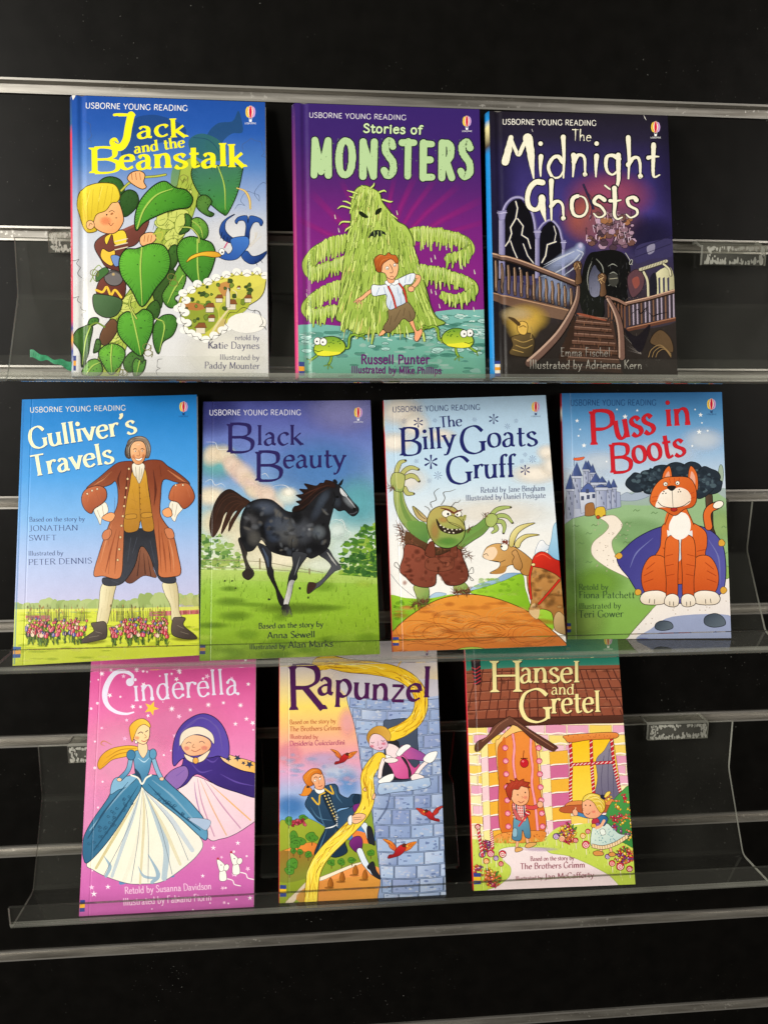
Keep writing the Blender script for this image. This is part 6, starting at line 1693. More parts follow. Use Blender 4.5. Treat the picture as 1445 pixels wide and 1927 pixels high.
def art_pus(A):
    A.grain = .14
    A.vgrad([(0, '2f6ca8'), (.1, '5490c4'), (.22, '86b0d8'), (.32, 'b4cae2'), (.42, 'cfd8e2'), (.46, '93ab98'), (.55, '8fb084'), (.7, '82aa5c'), (.85, '7ba648'), (1, '88ae50')])
    r_ = A.rnd
    for x, y, a, b in ((420, 620, 200, 90), (800, 560, 260, 90), (1050, 480, 160, 90), (300, 700, 200, 70)): A.ell(x, y, a, b, 'd8e2ec', soft=True, op=.7)
    A.fill("180 900 330 850 520 830 600 800 700 810 820 860 1000 830 1200 780 1240 1000 180 1010", '9fb0b0', '8db080', (600, 820, 600, 990))
    A.fill("530 830 580 800 610 812 650 798 720 818 640 850 540 850", 'a3b0c4', ol='5c6c84', w=2)
    A.fill("190 1005 300 940 420 930 560 880 720 880 1200 850 1240 1720 180 1720", '94b688', '80ab4c', (600, 900, 500, 1500))
    for x, y, a, b, c in ((400, 1350, 200, 120, '78a43c'), (300, 1600, 200, 120, '94b458'), (1150, 1000, 110, 130, '9cba74'), (650, 1050, 200, 110, '88b078'), (260, 1150, 130, 160, '86ac68')): A.ell(x, y, a, b, c, soft=True, op=.8)
    # castle on the hill
    A.fill("195 1000 210 830 290 800 300 770 440 780 540 800 545 890 470 905 330 940 250 960", 'c4cadc', '98a2c0', (250, 800, 520, 900), sm=False, ol='3c4258', w=2.5)
    tower(A, 345, 44, 665, 800, 60); tower(A, 372, 30, 680, 800, 56); tower(A, 275, 52, 700, 900, 84); tower(A, 235, 44, 780, 960, 92); tower(A, 330, 34, 660, 780, 56)
    tower(A, 392, 58, 740, 850, 60); tower(A, 430, 44, 740, 850, 38); tower(A, 500, 34, 770, 890, 52); tower(A, 470, 34, 775, 900, 52)
    A.fill("300 800 345 745 385 800", '50629c', ol='262e48', w=2.5); A.fill("290 800 390 800 400 900 300 930", 'd4d8e4', 'b0b8cc', (300, 800, 400, 900), sm=False, ol='3c4258', w=2.5)
    tower(A, 425, 66, 770, 900, 20)
    for x, y in ((310, 835), (345, 828), (378, 822), (340, 792)): A.fill([(x - 9, y - 12), (x + 9, y - 12), (x + 9, y + 14), (x - 9, y + 14)], '424a68', sm=False)
    A.fill("325 920 330 875 375 865 385 915 380 940 330 945", '9c6a3c', ol='3a2412', w=3)
    A.fill("385 925 395 895 440 890 452 930 440 950 395 950", 'd8b438', ol='4a3410', w=3); A.ell(405, 952, 11, 11, 'b4482c', ol='3a1a10', w=3); A.ell(445, 950, 11, 11, 'b4482c', ol='3a1a10', w=3)
    A.line("258 640 258 585", 3, '3c4258', False); A.fill("258 592 290 588 322 584 310 600 285 606 258 604", 'e0683c', ol='6c2a14', w=2)
    # path
    A.fill("420 955 500 940 550 985 548 1020 520 1060 490 1100 500 1160 540 1220 620 1270 700 1320 640 1350 560 1310 460 1260 380 1200 362 1150 380 1100 440 1050 470 1010 450 980", 'ece0d2', 'f2e8dc', (440, 960, 560, 1300), ol='8a8a6a', w=3)
    A.fill("585 1690 640 1620 740 1510 860 1400 1010 1340 1240 1330 1260 1720 560 1720", 'eee6de', 'e2dcdc', (800, 1400, 900, 1700), ol='7c8460', w=3)
    for i in range(90):
        x, y = (r_.uniform(380, 600), r_.uniform(980, 1290)) if i < 40 else (r_.uniform(640, 1220), r_.uniform(1440, 1690))
        if i >= 40 and y < 1690 - (x - 580) * .9: continue
        A.ell(x, y, 4, 3, 'b4a494')
    for x, y in ((640, 910), (750, 925), (590, 985), (270, 1005), (385, 1000), (300, 1110), (350, 1225), (580, 1105), (570, 1060), (350, 1050), (1180, 1010), (1175, 1170)): A.line([(x - 20, y + 6), (x - 8, y - 4), (x + 4, y + 5), (x + 18, y - 2)], 4, '5c7c4c')
    for i in range(18): A.line([(590 + i * 8, 1680 - i * 9), (600 + i * 8, 1664 - i * 9)], 4, '5c6c34', tp=(1, .3))
    A.ell(1155, 690, 16, 60, '9cb09c', ol='4a5c4c', w=3); A.ell(1185, 1290, 34, 40, '8cae5c', ol='4c6434', w=3)
    A.fill("640 1690 720 1640 860 1560 1200 1550 1230 1640 1230 1710 700 1712", '9aa8d0', op=.75)
    # a dark round tree behind
    A.fill("1062 800 1100 800 1108 1000 1120 1060 1050 1060 1066 960", '5a4434', '3c2c22', (1060, 900, 1110, 900), ol='1c1410', w=4)
    for x, y, q in ((640, 740, 70), (720, 715, 70), (800, 690, 74), (890, 672, 76), (980, 680, 80), (1065, 710, 82), (1100, 765, 66), (1030, 780, 70), (930, 770, 80), (820, 770, 80), (720, 775, 50)):
        A.blob(x, y, q, '232d38', 11, .12, q * .78, ol='12161c', w=4)
    for i in range(150):
        a = r_.uniform(0, 6.28); q = r_.random() ** .5
        A.blob(880 + 270 * q * math.cos(a), 732 + 82 * q * math.sin(a), r_.uniform(9, 22), r_.choice(('34424e', '1e2832', '4a5c66', '283440')), 7, .3, r_.uniform(7, 14))
    # blue cushion
    D = '2a1a14'
    A.fill("520 1200 560 1150 640 1080 760 1020 880 995 1000 1000 1100 1040 1165 1120 1185 1260 1172 1390 1120 1440 1000 1470 860 1480 740 1465 650 1410 590 1320 540 1260", '3f3c88', '5656a2', (600, 1100, 1100, 1400), ol='1c1a3c', w=5)
    for q in ("600 1260 640 1170 740 1080", "1150 1360 1140 1200 1080 1090", "700 1420 780 1445 900 1450 1080 1420"): A.line(q, 9, '7c80c0', tp=(.2, .2), op=.8)
    for x, y in ((650, 1412), (1168, 1400), (530, 1190), (1160, 1110)): A.blob(x, y, 20, 'd8a23c', 8, .2, ol='5a3c10', w=3)
    # tabby cat sitting up
    O1, O2 = 'dc6a2c', 'c04c1c'
    A.line("1080 1010 1070 940 1090 900 1130 880", 52, D); A.line("1080 1010 1070 940 1090 900 1130 880", 42, O1); A.ell(1138, 876, 34, 22, 'f4ece0', -.4, ol=D, w=4)
    A.fill("800 1000 880 960 980 985 1060 1040 1070 1120 1060 1180 1100 1240 1105 1300 1050 1355 960 1360 860 1362 770 1355 712 1290 730 1220 780 1140 790 1060", 'e06c2c', 'c8541e', (820, 1050, 960, 1340), ol=D, w=4)
    for p in ("735 1230 780 1240 830 1235", "720 1290 780 1310 830 1300", "1090 1240 1040 1260 990 1250", "1100 1290 1040 1310 990 1305", "800 1140 830 1150", "1060 1150 1010 1160", "830 1340 900 1330"): A.line(p, 16, 'b2431a', tp=(.3, .3), op=.75)
    A.fill("828 1000 880 960 950 985 980 1040 970 1120 930 1180 892 1225 870 1160 836 1100", 'f4f0ea', 'cfdae6', (840, 1000, 940, 1180))
    for sx in (-1, 1):                       # haunches and front legs of a sitting cat
        f = lambda s: [(905 + sx * (x - 905), y) for x, y in pts(s)]
        A.fill(f("1000 1200 1080 1190 1130 1260 1140 1350 1110 1420 1030 1440 980 1420 980 1300"), O1, O2, (905, 1200, 905, 1440), ol=D, w=4)
        for q in ("1060 1230 1110 1270", "1070 1280 1125 1310", "1070 1330 1125 1350"): A.line(f(q), 15, 'b2431a', tp=(.3, .3), op=.75)
        A.fill(f("990 1420 1040 1400 1120 1410 1150 1450 1120 1485 1020 1485 985 1460"), 'f4ece0', 'dccdb8', (905, 1400, 905, 1490), ol=D, w=4)
        A.fill(f("915 1080 985 1080 1000 1200 990 1330 985 1460 925 1460 918 1300"), O1, O2, (905, 1100, 905, 1450), ol=D, w=4)
        for q in ("950 1180 992 1190", "945 1240 992 1250", "940 1300 986 1310"): A.line(f(q), 14, 'b2431a', tp=(.3, .3), op=.75)
        A.fill(f("914 1440 950 1420 990 1436 1000 1480 960 1500 918 1490"), 'f4ece0', 'dccdb8', (905, 1420, 905, 1500), ol=D, w=4)
        for q in ("945 1470 945 1492", "968 1468 968 1490", "1060 1455 1062 1480", "1090 1452 1094 1476"): A.line(f(q), 4, D)
        A.fill(f("955 740 968 640 1010 690 1010 790"), O1, ol=D, w=4); A.fill(f("968 730 974 672 996 705 995 760"), 'e8a890')
    A.fill("640 1690 700 1690 720 1702", '6a74a4')
    A.fill("760 1600 800 1585 850 1596 860 1630 800 1645 755 1632", '3c4654', '5c6874', (780, 1590, 820, 1640), ol='161a20', w=4); A.fill("1060 1560 1120 1540 1170 1566 1180 1610 1110 1625 1056 1604", '3c4654', '5c6874', (1080, 1545, 1130, 1620), ol='161a20', w=4)
    A.fill("840 900 930 890 990 1000 960 1040 850 1040 810 1000", O1)
    A.line("838 930 812 1000", 4, D); A.line("945 900 990 1000", 4, D)
    A.fill("838 1000 880 930 940 930 970 990 955 1060 900 1090 850 1060", 'f4f0ea')
    A.fill("720 850 745 770 800 715 870 705 960 712 1000 770 1005 850 980 890 930 905 880 942 840 930 800 905 750 890", 'df7030', 'c8561f', (780, 730, 960, 900), ol=D, w=4)
    A.fill("790 800 830 780 860 785 900 770 950 790 972 830 960 870 910 890 860 895 800 892 755 890 770 840", 'f6eee2', 'ecd8c4', (800, 800, 900, 890))
    for p in ("735 830 770 825", "735 855 768 852", "990 800 965 810", "995 830 970 838", "870 715 872 745", "840 718 846 742", "900 715 896 742"): A.line(p, 10, 'b2431a', tp=(.4, .3))
    A.ell(816, 750, 13, 13, 'f4f0e4', ol=D, w=3); A.ell(818, 752, 4, 5, '101010'); A.ell(890, 744, 13, 13, 'f4f0e4', ol=D, w=3); A.ell(888, 747, 4, 5, '101010')
    A.fill("825 765 855 758 880 764 872 782 854 792 834 782", '1c1a1c'); A.line("856 792 862 890", 3, D); A.line("770 860 800 885 860 895 920 885 965 855", 4, D)
    A.ell(868, 905, 20, 12, 'a82a28', ol=D, w=3)
    for x, y in ((806, 795), (818, 806), (800, 808), (900, 784), (908, 796), (894, 798)): A.ell(x, y, 4, 4, D)
    # lettering
    A.text('USBORNE YOUNG READING', 236, 270, 760, 269, 35, '234a7c', 'futura')
    R_ = 'c81f2c'; st = dict(STYLES['callig'], th=.145, tn=.06, an=.45, dot=.5)
    A.text('P', 348, 512, 512, 504, 206, R_, st, ol='7c1a2a', olw=2); A.text('uss', 512, 478, 756, 434, 190, R_, st, ol='7c1a2a', olw=2); A.text('in', 815, 398, 976, 388, 172, R_, st, ol='7c1a2a', olw=2)
    A.text('B', 470, 682, 622, 674, 174, R_, st, ol='7c1a2a', olw=2); A.text('oots', 620, 624, 942, 572, 164, R_, st, ol='7c1a2a', olw=2)
    for x, y, r in ((277, 363, 13), (319, 514, 16), (570, 338, 17), (644, 300, 9), (520, 294, 7), (296, 416, 7), (286, 455, 8), (1031, 327, 15), (1022, 431, 17), (1074, 424, 9), (1039, 376, 7), (998, 294, 7), (980, 517, 9), (457, 612, 8)): A.star(x, y, r, 'f2f4f4')
    d = '2c4630'
    A.text('Retold by', 288, 1396, 467, 1395, 42, d, 'serif'); A.text('Fiona Patchett', 288, 1447, 628, 1447, 50, d, 'serif'); A.text('Illustrated by', 288, 1513, 545, 1508, 42, d, 'serif'); A.text('Teri Gower', 288, 1566, 560, 1562, 52, d, 'serif')
    balloon(A, 1097, 262, 74, '2a4a78')
    stripes(A, "214 1600 240 1600 240 1655 214 1657", ('33428c', 'd8a040', '33428c'))


ART['pus'] = art_pus


def art_cin(A):
    A.grain = .16
    A.vgrad([(0, 'cc4a94'), (.12, 'd8549a'), (.3, 'e276ae'), (.5, 'e692c0'), (.68, 'dc84bc'), (.85, 'cc6ab0'), (1, 'bc5aa6')])
    r_ = A.rnd
    A.ell(620, 600, 300, 260, 'efa4c8', soft=True, op=.7); A.ell(900, 430, 300, 160, 'e88abc', soft=True, op=.6); A.ell(500, 900, 200, 200, 'eaa0cc', soft=True, op=.5)
    W = 'f6ecf6'
    for i in range(110):
        x, y = r_.uniform(440, 1265), r_.uniform(160, 1370)
        if 520 < x < 1050 and 640 < y < 1240: continue
        q = r_.random()
        if q < .5: A.ell(x, y, r_.uniform(3, 7), None, 'f4d8ea')
        else: A.star(x, y, r_.uniform(7, 15), r_.choice((W, 'eeb0d8', 'f2c4e2')), 5, .42, r_.uniform(0, 1.2))
    for x, y, s_ in ((510, 180, 16), (555, 162, 12), (683, 160, 16), (735, 170, 8), (857, 180, 10), (895, 165, 18), (858, 355, 18), (950, 360, 12), (1040, 335, 16), (1115, 325, 12), (1200, 337, 16), (470, 1278, 18), (540, 1243, 15), (1187, 1024, 14), (1065, 1048, 15), (1248, 1298, 14), (1012, 1188, 12), (1175, 430, 14), (1230, 405, 14)):
        A.star(x, y, s_, W, 8 if y < 400 else 5, .3)
    D = '3a2440'
    A.star(756, 352, 38, 'f2c83c', 5, .42, -1.2)
    # the cloaked woman
    A.fill("965 690 890 760 960 860 1040 1002 1100 1004 1160 986 1230 945 1290 890 1290 780 1100 740", 'f4dce0', 'e8c8d8', (960, 740, 1200, 960), ol=D, w=3)
    for s, c in (("985 700 1010 830 1070 990", 'c898b4'), ("1000 710 1060 850 1130 985", 'e0b090'), ("1020 710 1110 840 1200 950", 'c898b4'), ("1050 730 1160 830 1250 910", 'e8b070'), ("970 720 980 800 1010 920", 'b890b8')): A.line(s, 7, c, tp=(.3, .9))
    A.fill("1095 575 1180 595 1290 635 1290 720 1190 680 1110 630", 'f0b44a', 'f4cca0', (1270, 640, 1100, 600), ol=D, w=3)
    for x, y, s_ in ((1140, 605, 16), (1185, 600, 20), (1245, 632, 22), (1215, 625, 12)): A.star(x, y, s_, '2c3a54', 5, .42, .3)
    A.fill("920 600 960 575 1040 570 1085 580 1120 620 1200 660 1290 690 1290 795 1180 770 1080 735 985 680 930 730 880 755 850 740 820 705 850 670 905 640", '46318c', '37266f', (920, 600, 1100, 760), ol='201440', w=4)
    A.fill("822 706 860 660 925 640 940 690 890 752 850 742", '8c68b0', ol='201440', w=3)
    for s in ("950 620 1000 670 1060 660", "1100 680 1180 720 1270 740", "1010 590 1060 620 1090 600", "880 690 920 660"): A.line(s, 8, '6a52b0', tp=(.2, .2), op=.8)
    A.fill("868 640 862 560 880 480 925 418 1000 380 1062 392 1112 440 1142 520 1138 600 1090 590 1040 600 920 600", '4a3894', '5c4aa8', (900, 420, 1060, 560), ol='201440', w=4)
    for s in ("890 560 910 470 980 415", "1110 560 1090 460 1040 410", "930 440 1000 400 1060 420"): A.line(s, 9, '7664b8', tp=(.2, .2), op=.7)
    A.fill("905 540 915 500 950 485 1010 490 1050 515 1050 550 1015 580 960 590 925 575", 'f2c49c', 'e8a880', (930, 500, 1000, 590), ol=D, w=3)
    A.fill("898 540 905 480 950 448 1010 446 1060 480 1068 530 1040 500 985 482 930 500", 'e8dcc8', ol=D, w=2)
    A.line("930 528 942 520 955 526", 3, D); A.line("995 522 1008 516 1022 526", 3, D); A.line("955 560 975 568 1000 556", 3, 'a84a3c'); A.ell(932, 552, 18, 14, 'e89080', soft=True, op=.7); A.ell(1020, 550, 20, 14, 'e89080', soft=True, op=.7); A.line("968 530 960 545 972 548", 3, 'a06a4c')
    A.fill("920 580 970 600 1000 590 1050 560 1020 610 975 625 935 610", 'f0dcc0', ol=D, w=3); A.ell(977, 613, 14, 16, 'e8a850', ol=D, w=3)
    # the woman in the ball gown
    A.fill("690 545 640 538 560 552 510 585 488 630 498 656 522 642 565 608 640 590 694 560", 'eebc34', 'd89a1c', (680, 550, 500, 640), ol='7c5410', w=3)
    for s in ("680 552 600 560 530 600", "670 565 580 585 510 640", "560 535 520 515 505 530 525 540"): A.line(s, 5, 'b87c14', tp=(.4, .3))
    A.fill("640 1220 600 1210 600 1232", '5c88b8'); A.fill("838 1175 850 1165 872 1190 850 1195", '5c88b8')
    A.fill("708 735 640 850 560 960 437 1118 470 1160 540 1195 640 1226 720 1228 800 1220 880 1175 985 1085 1008 1010 900 900 780 800", 'f4eed8', 'e8e6dc', (600, 900, 900, 1150), ol='4a5868', w=3)
    for s, c, w in (("705 760 660 900 560 1190", 'c8d8e4', 20), ("712 760 720 900 700 1225", 'e6dcb8', 14), ("720 760 780 900 830 1050 820 1200", 'b8cede', 34), ("730 770 850 900 960 1060", 'd2deea', 26), ("690 800 580 980 480 1150", 'dccf9c', 16), ("712 780 690 1000 620 1210", 'f8f4e4', 22), ("725 770 820 950 900 1130", 'ece4c4', 18), ("740 1080 790 1180 760 1220", '9cbcd4', 22), ("520 1090 550 1140 530 1190", '9cbcd4', 18), ("690 1140 720 1190 790 1200", 'a4c0d6', 14)):
        A.line(s, w, c, tp=(.15, .8), op=.75)
    for s in ("706 760 640 950 520 1185", "712 760 690 1000 655 1222", "716 760 740 950 740 1220", "722 765 800 940 860 1180", "735 780 860 930 940 1110"): A.line(s, 2.5, '6a7888', tp=(.4, 1))
    A.fill("690 680 640 690 575 705 550 780 520 830 470 900 425 980 413 1040 418 1100 440 1122 520 1040 600 930 660 830 706 745", '3f7fa4', '2c6488', (640, 720, 460, 1080), ol='1c3a50', w=4)
    A.fill("720 690 800 690 860 740 930 800 985 860 1018 905 1036 970 1028 1010 990 985 900 900 800 820 712 745", '3f7fa4', '5c98bc', (740, 720, 1000, 960), ol='1c3a50', w=4)
    A.fill("552 780 570 705 640 690 690 690 640 740 590 760", '7fb0d0', ol='1c3a50', w=3); A.fill("940 900 1048 910 1030 960 990 940", 'a8bcd8', ol='4a5868', w=2)
    for s, c in (("660 720 580 800 450 960", '8cb8d4'), ("640 720 520 870 440 1000", '1f4c6c'), ("690 740 600 880 470 1060", '245474'), ("760 710 860 790 960 900", '8cb8d4'), ("740 730 840 830 1000 960", '1f4c6c')): A.line(s, 10, c, tp=(.2, .5), op=.8)
    for i in range(46):
        t = r_.random(); x = 670 - 220 * t + r_.uniform(-30, 20); y = 760 + 280 * t + r_.uniform(-20, 40)
        if i > 30: x, y = 760 + 220 * t, 765 + 150 * t + r_.uniform(-10, 20)
        A.line([(x + 9 * (1 - k / 9) * math.cos(k * .9), y + 9 * (1 - k / 9) * math.sin(k * .9)) for k in range(8)], 2.6, '1f4a68')
    A.line("655 600 640 660 600 705", 26, '1c3a50'); A.line("655 600 640 660 600 705", 20, '86b4d4', c2='4a88b0', g=(650, 600, 610, 700)); A.line("765 600 785 660 805 700", 24, '1c3a50'); A.line("765 600 785 660 805 700", 18, '86b4d4')
    A.ell(597, 708, 12, 9, 'f2c8a0', ol=D, w=2); A.ell(808, 704, 11, 9, 'f2c8a0', ol=D, w=2)
    A.fill("668 575 700 560 742 560 760 580 752 640 738 685 710 728 680 688 672 640", '6aa4c8', '3f7ca4', (680, 580, 740, 700), ol='1c3a50', w=3); A.fill("672 650 700 680 708 722 680 690", '1f3c58'); A.line("690 600 720 620 745 600", 6, 'b8d8ea', tp=(.3, .3))
    A.line("655 685 690 700 710 730 730 700 755 685", 8, 'f2eee0')
    A.ell(655, 585, 22, 26, '3f7ca4', ol='1c3a50', w=3); A.ell(764, 580, 18, 26, '5c98bc', ol='1c3a50', w=3)
    A.fill("690 560 695 520 728 520 738 562 715 600", 'f4d0a4', ol=D, w=2)
    A.fill("652 470 662 440 700 425 742 436 748 480 738 515 718 532 690 522 664 500", 'f6d4a0', ol=D, w=3); A.ell(684, 500, 16, 12, 'f0a878', soft=True, op=.7)
    A.fill("648 470 650 440 680 412 715 404 745 424 750 448 720 432 690 450 672 490 660 520", 'e8ac28', 'f0c84c', (650, 480, 740, 420), ol='7c5410', w=3)
    A.line("690 478 704 470 714 476", 4, D); A.line("728 470 738 462", 4, D); A.line("722 482 732 496 722 500", 2.5, 'a06a4c'); A.line("708 514 722 518 738 508", 4, 'b84848'); A.ell(680, 520, 6, 8, 'f4f0e4', ol=D, w=2)
    # two mice
    for x, y in ((1110, 1160), (1176, 1128)):
        A.line([(x + 14, y + 40), (x + 50, y + 50), (x + 60, y + 70), (x + 90, y + 78)], 5, 'f0e6ea')
        A.fill([(x - 12, y), (x + 14, y), (x + 20, y + 48), (x - 14, y + 50)], 'f4f0e8', ol=D, w=2); A.fill([(x - 26, y - 56), (x + 6, y - 34), (x + 16, y - 8), (x - 10, y + 6), (x - 22, y - 20)], 'f4f0e8', ol=D, w=2)
        A.ell(x + 20, y - 14, 13, 17, 'f4f0e8', .4, ol=D, w=2); A.ell(x - 22, y - 58, 6, 6, 'b83a4c'); A.ell(x - 6, y - 26, 3, 3, D)
    # lettering
    A.text('USBORNE YOUNG READING', *A.at(.06, .043), *A.at(.62, .041), 27, W, 'futura')
    L_ = 'e6e2f6'
    A.line("652 226 662 190 620 168 572 180 535 235 524 295 540 340 580 370 630 380 668 372", 24, L_, tp=(.5, .3, 1.2)); A.ell(650, 222, 20, 20, L_)
    A.text('inderella', 668, 318, 1192, 282, 128, L_, dict(STYLES['curly'], th=.095, tn=.042), lift=[0, 0, 0, 2, 0, 0, 4, 4, 0])
    A.text('Retold by Susanna Davidson', 624, 1278, 1056, 1254, 34, 'f4d4ea', dict(STYLES['thin'], th=.10, tn=.07)); A.text('Illustrated by Fabiano Fiorin', 616, 1336, 1057, 1310, 36, 'f4d4ea', dict(STYLES['thin'], th=.10, tn=.07))
    x, y = A.at(.925, .036); balloon(A, x, y, 58)
    stripes(A, "402 1308 426 1308 424 1366 398 1368", ('33428c', 'f0b02c', '33428c'))


ART['cin'] = art_cin


def red_bird(A, x, y, s, fl=1, up=1):
    f = lambda q: [(x + fl * a * s, y + up * b * s) for a, b in pts(q)]
    D = '3a1410'
    A.fill(f("-10 -5 -40 -45 -90 -60 -60 -30 -50 -10 -20 10"), 'e88a2c', 'b8342c', (x - 60 * s, y - 40 * s, x, y), ol=D, w=3)
    A.fill(f("20 -10 50 -35 100 -45 80 -20 60 0 30 10"), 'c8402c', 'e88a2c', (x, y, x + 80 * s, y - 30 * s), ol=D, w=3)
    A.fill(f("-20 5 0 -20 25 -30 40 -15 30 10 10 30 -15 40 -60 50 -55 30 -30 25"), 'c8282c', '8c1c20', (x, y - 20 * s, x, y + 40 * s), ol=D, w=3)
    A.ell(*f("30 -24")[0], 13 * s, 11 * s, '5c2a1c', ol=D, w=2); A.fill(f("42 -24 54 -18 42 -16"), 'e8c050')
    for q in ("-60 -42 -40 -22", "-75 -50 -52 -30", "70 -34 52 -16", "85 -38 66 -16"): A.line(f(q), 3, '7c2418')


def braid(A, path, w, seed):
    r_ = random.Random(seed)
    A.line(path, w + 9, '6a4a10'); A.line(path, w, 'f0c428', c2='f6dc4c', g=(600, 100, 700, 1500))
    Q = crom(pts(path), False, 14)
    T = np.gradient(Q, axis=0); T /= np.hypot(T[:, 0], T[:, 1])[:, None]; N = np.stack([-T[:, 1], T[:, 0]], 1)
    for i in range(64):
        a = r_.randrange(0, len(Q) - 8); l_ = r_.randrange(6, 26); o0 = r_.uniform(-.45, .45) * w; o1 = np.clip(o0 + r_.uniform(-.2, .2) * w, -.47 * w, .47 * w)
        seg = Q[a:a + l_]; t = np.linspace(0, 1, len(seg))[:, None]
        if len(seg) < 4: continue
        P = (seg + N[a:a + l_] * (o0 + (o1 - o0) * t + w * .06 * np.sin(t * 6 + i)))[::2]
        A.line(P, r_.uniform(3, 9), r_.choice(('c8901c', 'b87818', 'f8ec80', 'fae878', 'd8a020', '9c6414')), tp=(.3, .3), n=3)


def art_rap(A):
    A.grain = .16
    A.vgrad([(0, 'cac4d0'), (.1, 'd6ccc8'), (.17, 'ead49c'), (.25, 'f2d86c'), (.33, 'f2bc7c'), (.42, 'eaa0a4'), (.5, 'd8a4c8'), (.56, 'a8b4dc'), (.64, '7cacdc'), (.72, '4a84c4'), (.8, '4a84c4'), (1, '8ca83c')])  # grey-lilac top has the shade from the shelf above in its colour
    r_ = A.rnd
    A.ell(800, 200, 500, 200, 'd4d0da', soft=True, op=.9); A.ell(380, 800, 200, 70, 'c8b4dc', soft=True, op=.7); A.ell(480, 900, 220, 90, 'c4d4ec', soft=True, op=.8); A.ell(560, 520, 90, 140, 'f2b0b8', soft=True, op=.7); A.ell(120, 760, 120, 110, 'e89aac', soft=True, op=.7); A.ell(130, 1150, 150, 100, '3f7cc0', soft=True, op=.7); A.ell(560, 980, 100, 120, '5c9cd8', soft=True, op=.6)
    for i in range(50): A.ell(r_.uniform(60, 620), r_.uniform(760, 1000), r_.uniform(20, 60), r_.uniform(10, 26), r_.choice(('d8d0ec', 'e8b8cc', 'a0bce4')), soft=True, op=.4)
    # hills
    A.fill("40 1310 120 1270 230 1240 320 1270 420 1330 520 1400 700 1420 840 1460 840 1900 40 1900", '9cab34', '8a9a2c', (200, 1250, 300, 1500), ol='4c5a1c', w=3)
    A.fill("40 1500 120 1470 250 1430 330 1440 330 1520 200 1500 100 1500", 'e8963c', 'dc7c34', (150, 1440, 200, 1520), ol='7c4a1c', w=3); A.fill("40 1510 120 1490 260 1500 330 1560 280 1640 240 1700 40 1720", '98702c', '7c8430', (100, 1500, 150, 1700))
    A.fill("360 1580 520 1540 660 1530 790 1540 810 1640 560 1630 380 1680", '8aa034', '7c9430', (500, 1540, 560, 1640)); A.fill("600 1340 700 1360 740 1430 620 1420", 'e8843c'); A.fill("690 1200 740 1180 760 1440 700 1380", '8aa034')
    A.fill("330 1720 460 1660 640 1590 800 1620 830 1700 840 1880 300 1880", 'ec9a54', 'e08844', (500, 1600, 560, 1850))
    A.fill("330 1700 450 1650 600 1590 700 1570 600 1612 460 1672 360 1716", 'f0e4cc', ol='8c7a5c', w=3); A.fill("90 1880 180 1790 280 1690 310 1690 210 1800 150 1880", 'd8c8b0', ol='8c7a5c', w=2)
    A.fill("200 1880 320 1730 830 1690 840 1890", 'eaa04c', 'e8b04c', (400, 1700, 500, 1880), op=.6)
    for x, y, a, b in ((115, 1262, 26, 36), (225, 1240, 30, 22), (150, 1390, 30, 55), (185, 1420, 55, 36), (290, 1390, 46, 36), (160, 1440, 40, 30), (200, 1498, 22, 20), (262, 1518, 24, 24), (150, 1490, 22, 20), (140, 1595, 50, 44), (120, 1640, 36, 30), (437, 1577, 26, 24), (513, 1575, 26, 24), (592, 1560, 26, 22), (733, 1505, 26, 22)):
        A.line([(x, y + b), (x, y + b + 22)], 6, '5c3a1c', False); A.blob(x, y, a, '4f8a2c', 9, .2, b, ol='24481a', w=3)
        for k in range(5): A.ell(x + r_.uniform(-.5, .5) * a, y + r_.uniform(-.5, .5) * b, 7, 5, '3a6c22')
    for i in range(24): A.blob(r_.uniform(140, 250), r_.uniform(1255, 1300), 11, r_.choice(('b83a4c', 'c85468', '8c2838')), ol='4a141c', w=2)
    for x, y in ((518, 1690), (618, 1640), (690, 1675), (430, 1735)): A.fill([(x, y - 44), (x + 20, y), (x + 14, y + 30), (x - 14, y + 30), (x - 20, y)], 'b87028', '8c4c18', (x - 20, y, x + 20, y), ol='4a2810', w=3); A.ell(x - 10, y + 34, 36, 10, '9c6428', op=.5)
    # tower
    A.fill("556 318 700 335 900 345 1100 335 1290 300 1340 1900 830 1900 808 1720 790 1560 745 1220 735 1160 700 1000 662 860 640 700 606 520", 'a4b4d6', '8ea2c8', (800, 400, 900, 1700), ol='3c4a68', w=4)
    rows = [330, 410, 495, 600, 700, 800, 910, 1050, 1155, 1275, 1375, 1480, 1580, 1680, 1790, 1900]
    left = lambda y: np.interp(y, [318, 520, 700, 860, 1000, 1220, 1560, 1900], [556, 606, 640, 662, 700, 745, 790, 832])
    for k in range(len(rows) - 1):
        y0, y1 = rows[k], rows[k + 1]
        x = left((y0 + y1) / 2) - r_.uniform(0, 60)
        while x < 1320:
            w = r_.uniform(120, 210)
            xa, xb = max(x, left((y0 + y1) / 2) + 4), x + w
            dip = lambda q: 22 * math.sin(math.pi * np.clip((q - 600) / 700, 0, 1))
            if xb - xa > 24:
                c = r_.choice(('9cb0d6', 'b4c4e0', '8c9cca', 'aabcdc', 'c0cee6', '98a6d0'))
                A.fill([(xa + 4, y0 + 5 + dip(xa)), ((xa + xb) / 2, y0 + 5 + dip((xa + xb) / 2)), (xb - 4, y0 + 5 + dip(xb)), (xb - 4, y1 - 4 + dip(xb)), ((xa + xb) / 2, y1 - 4 + dip((xa + xb) / 2)), (xa + 4, y1 - 4 + dip(xa))], c, r_.choice(('8498c4', '7c90bc', '9cb4d8')), (xa, y0, xb, y1), sm=False, ol='34425e', w=4)
                for j in range(9):
                    A.blob(r_.uniform(xa + 16, xb - 10), r_.uniform(y0 + 16, y1 - 8) + dip(xa), r_.uniform(6, 18), r_.choice(('d0daee', 'dce4f2', '7488b8', 'c4cce8', '8ca0cc')), 6, .4, r_.uniform(4, 10), op=.6)
            x = xb
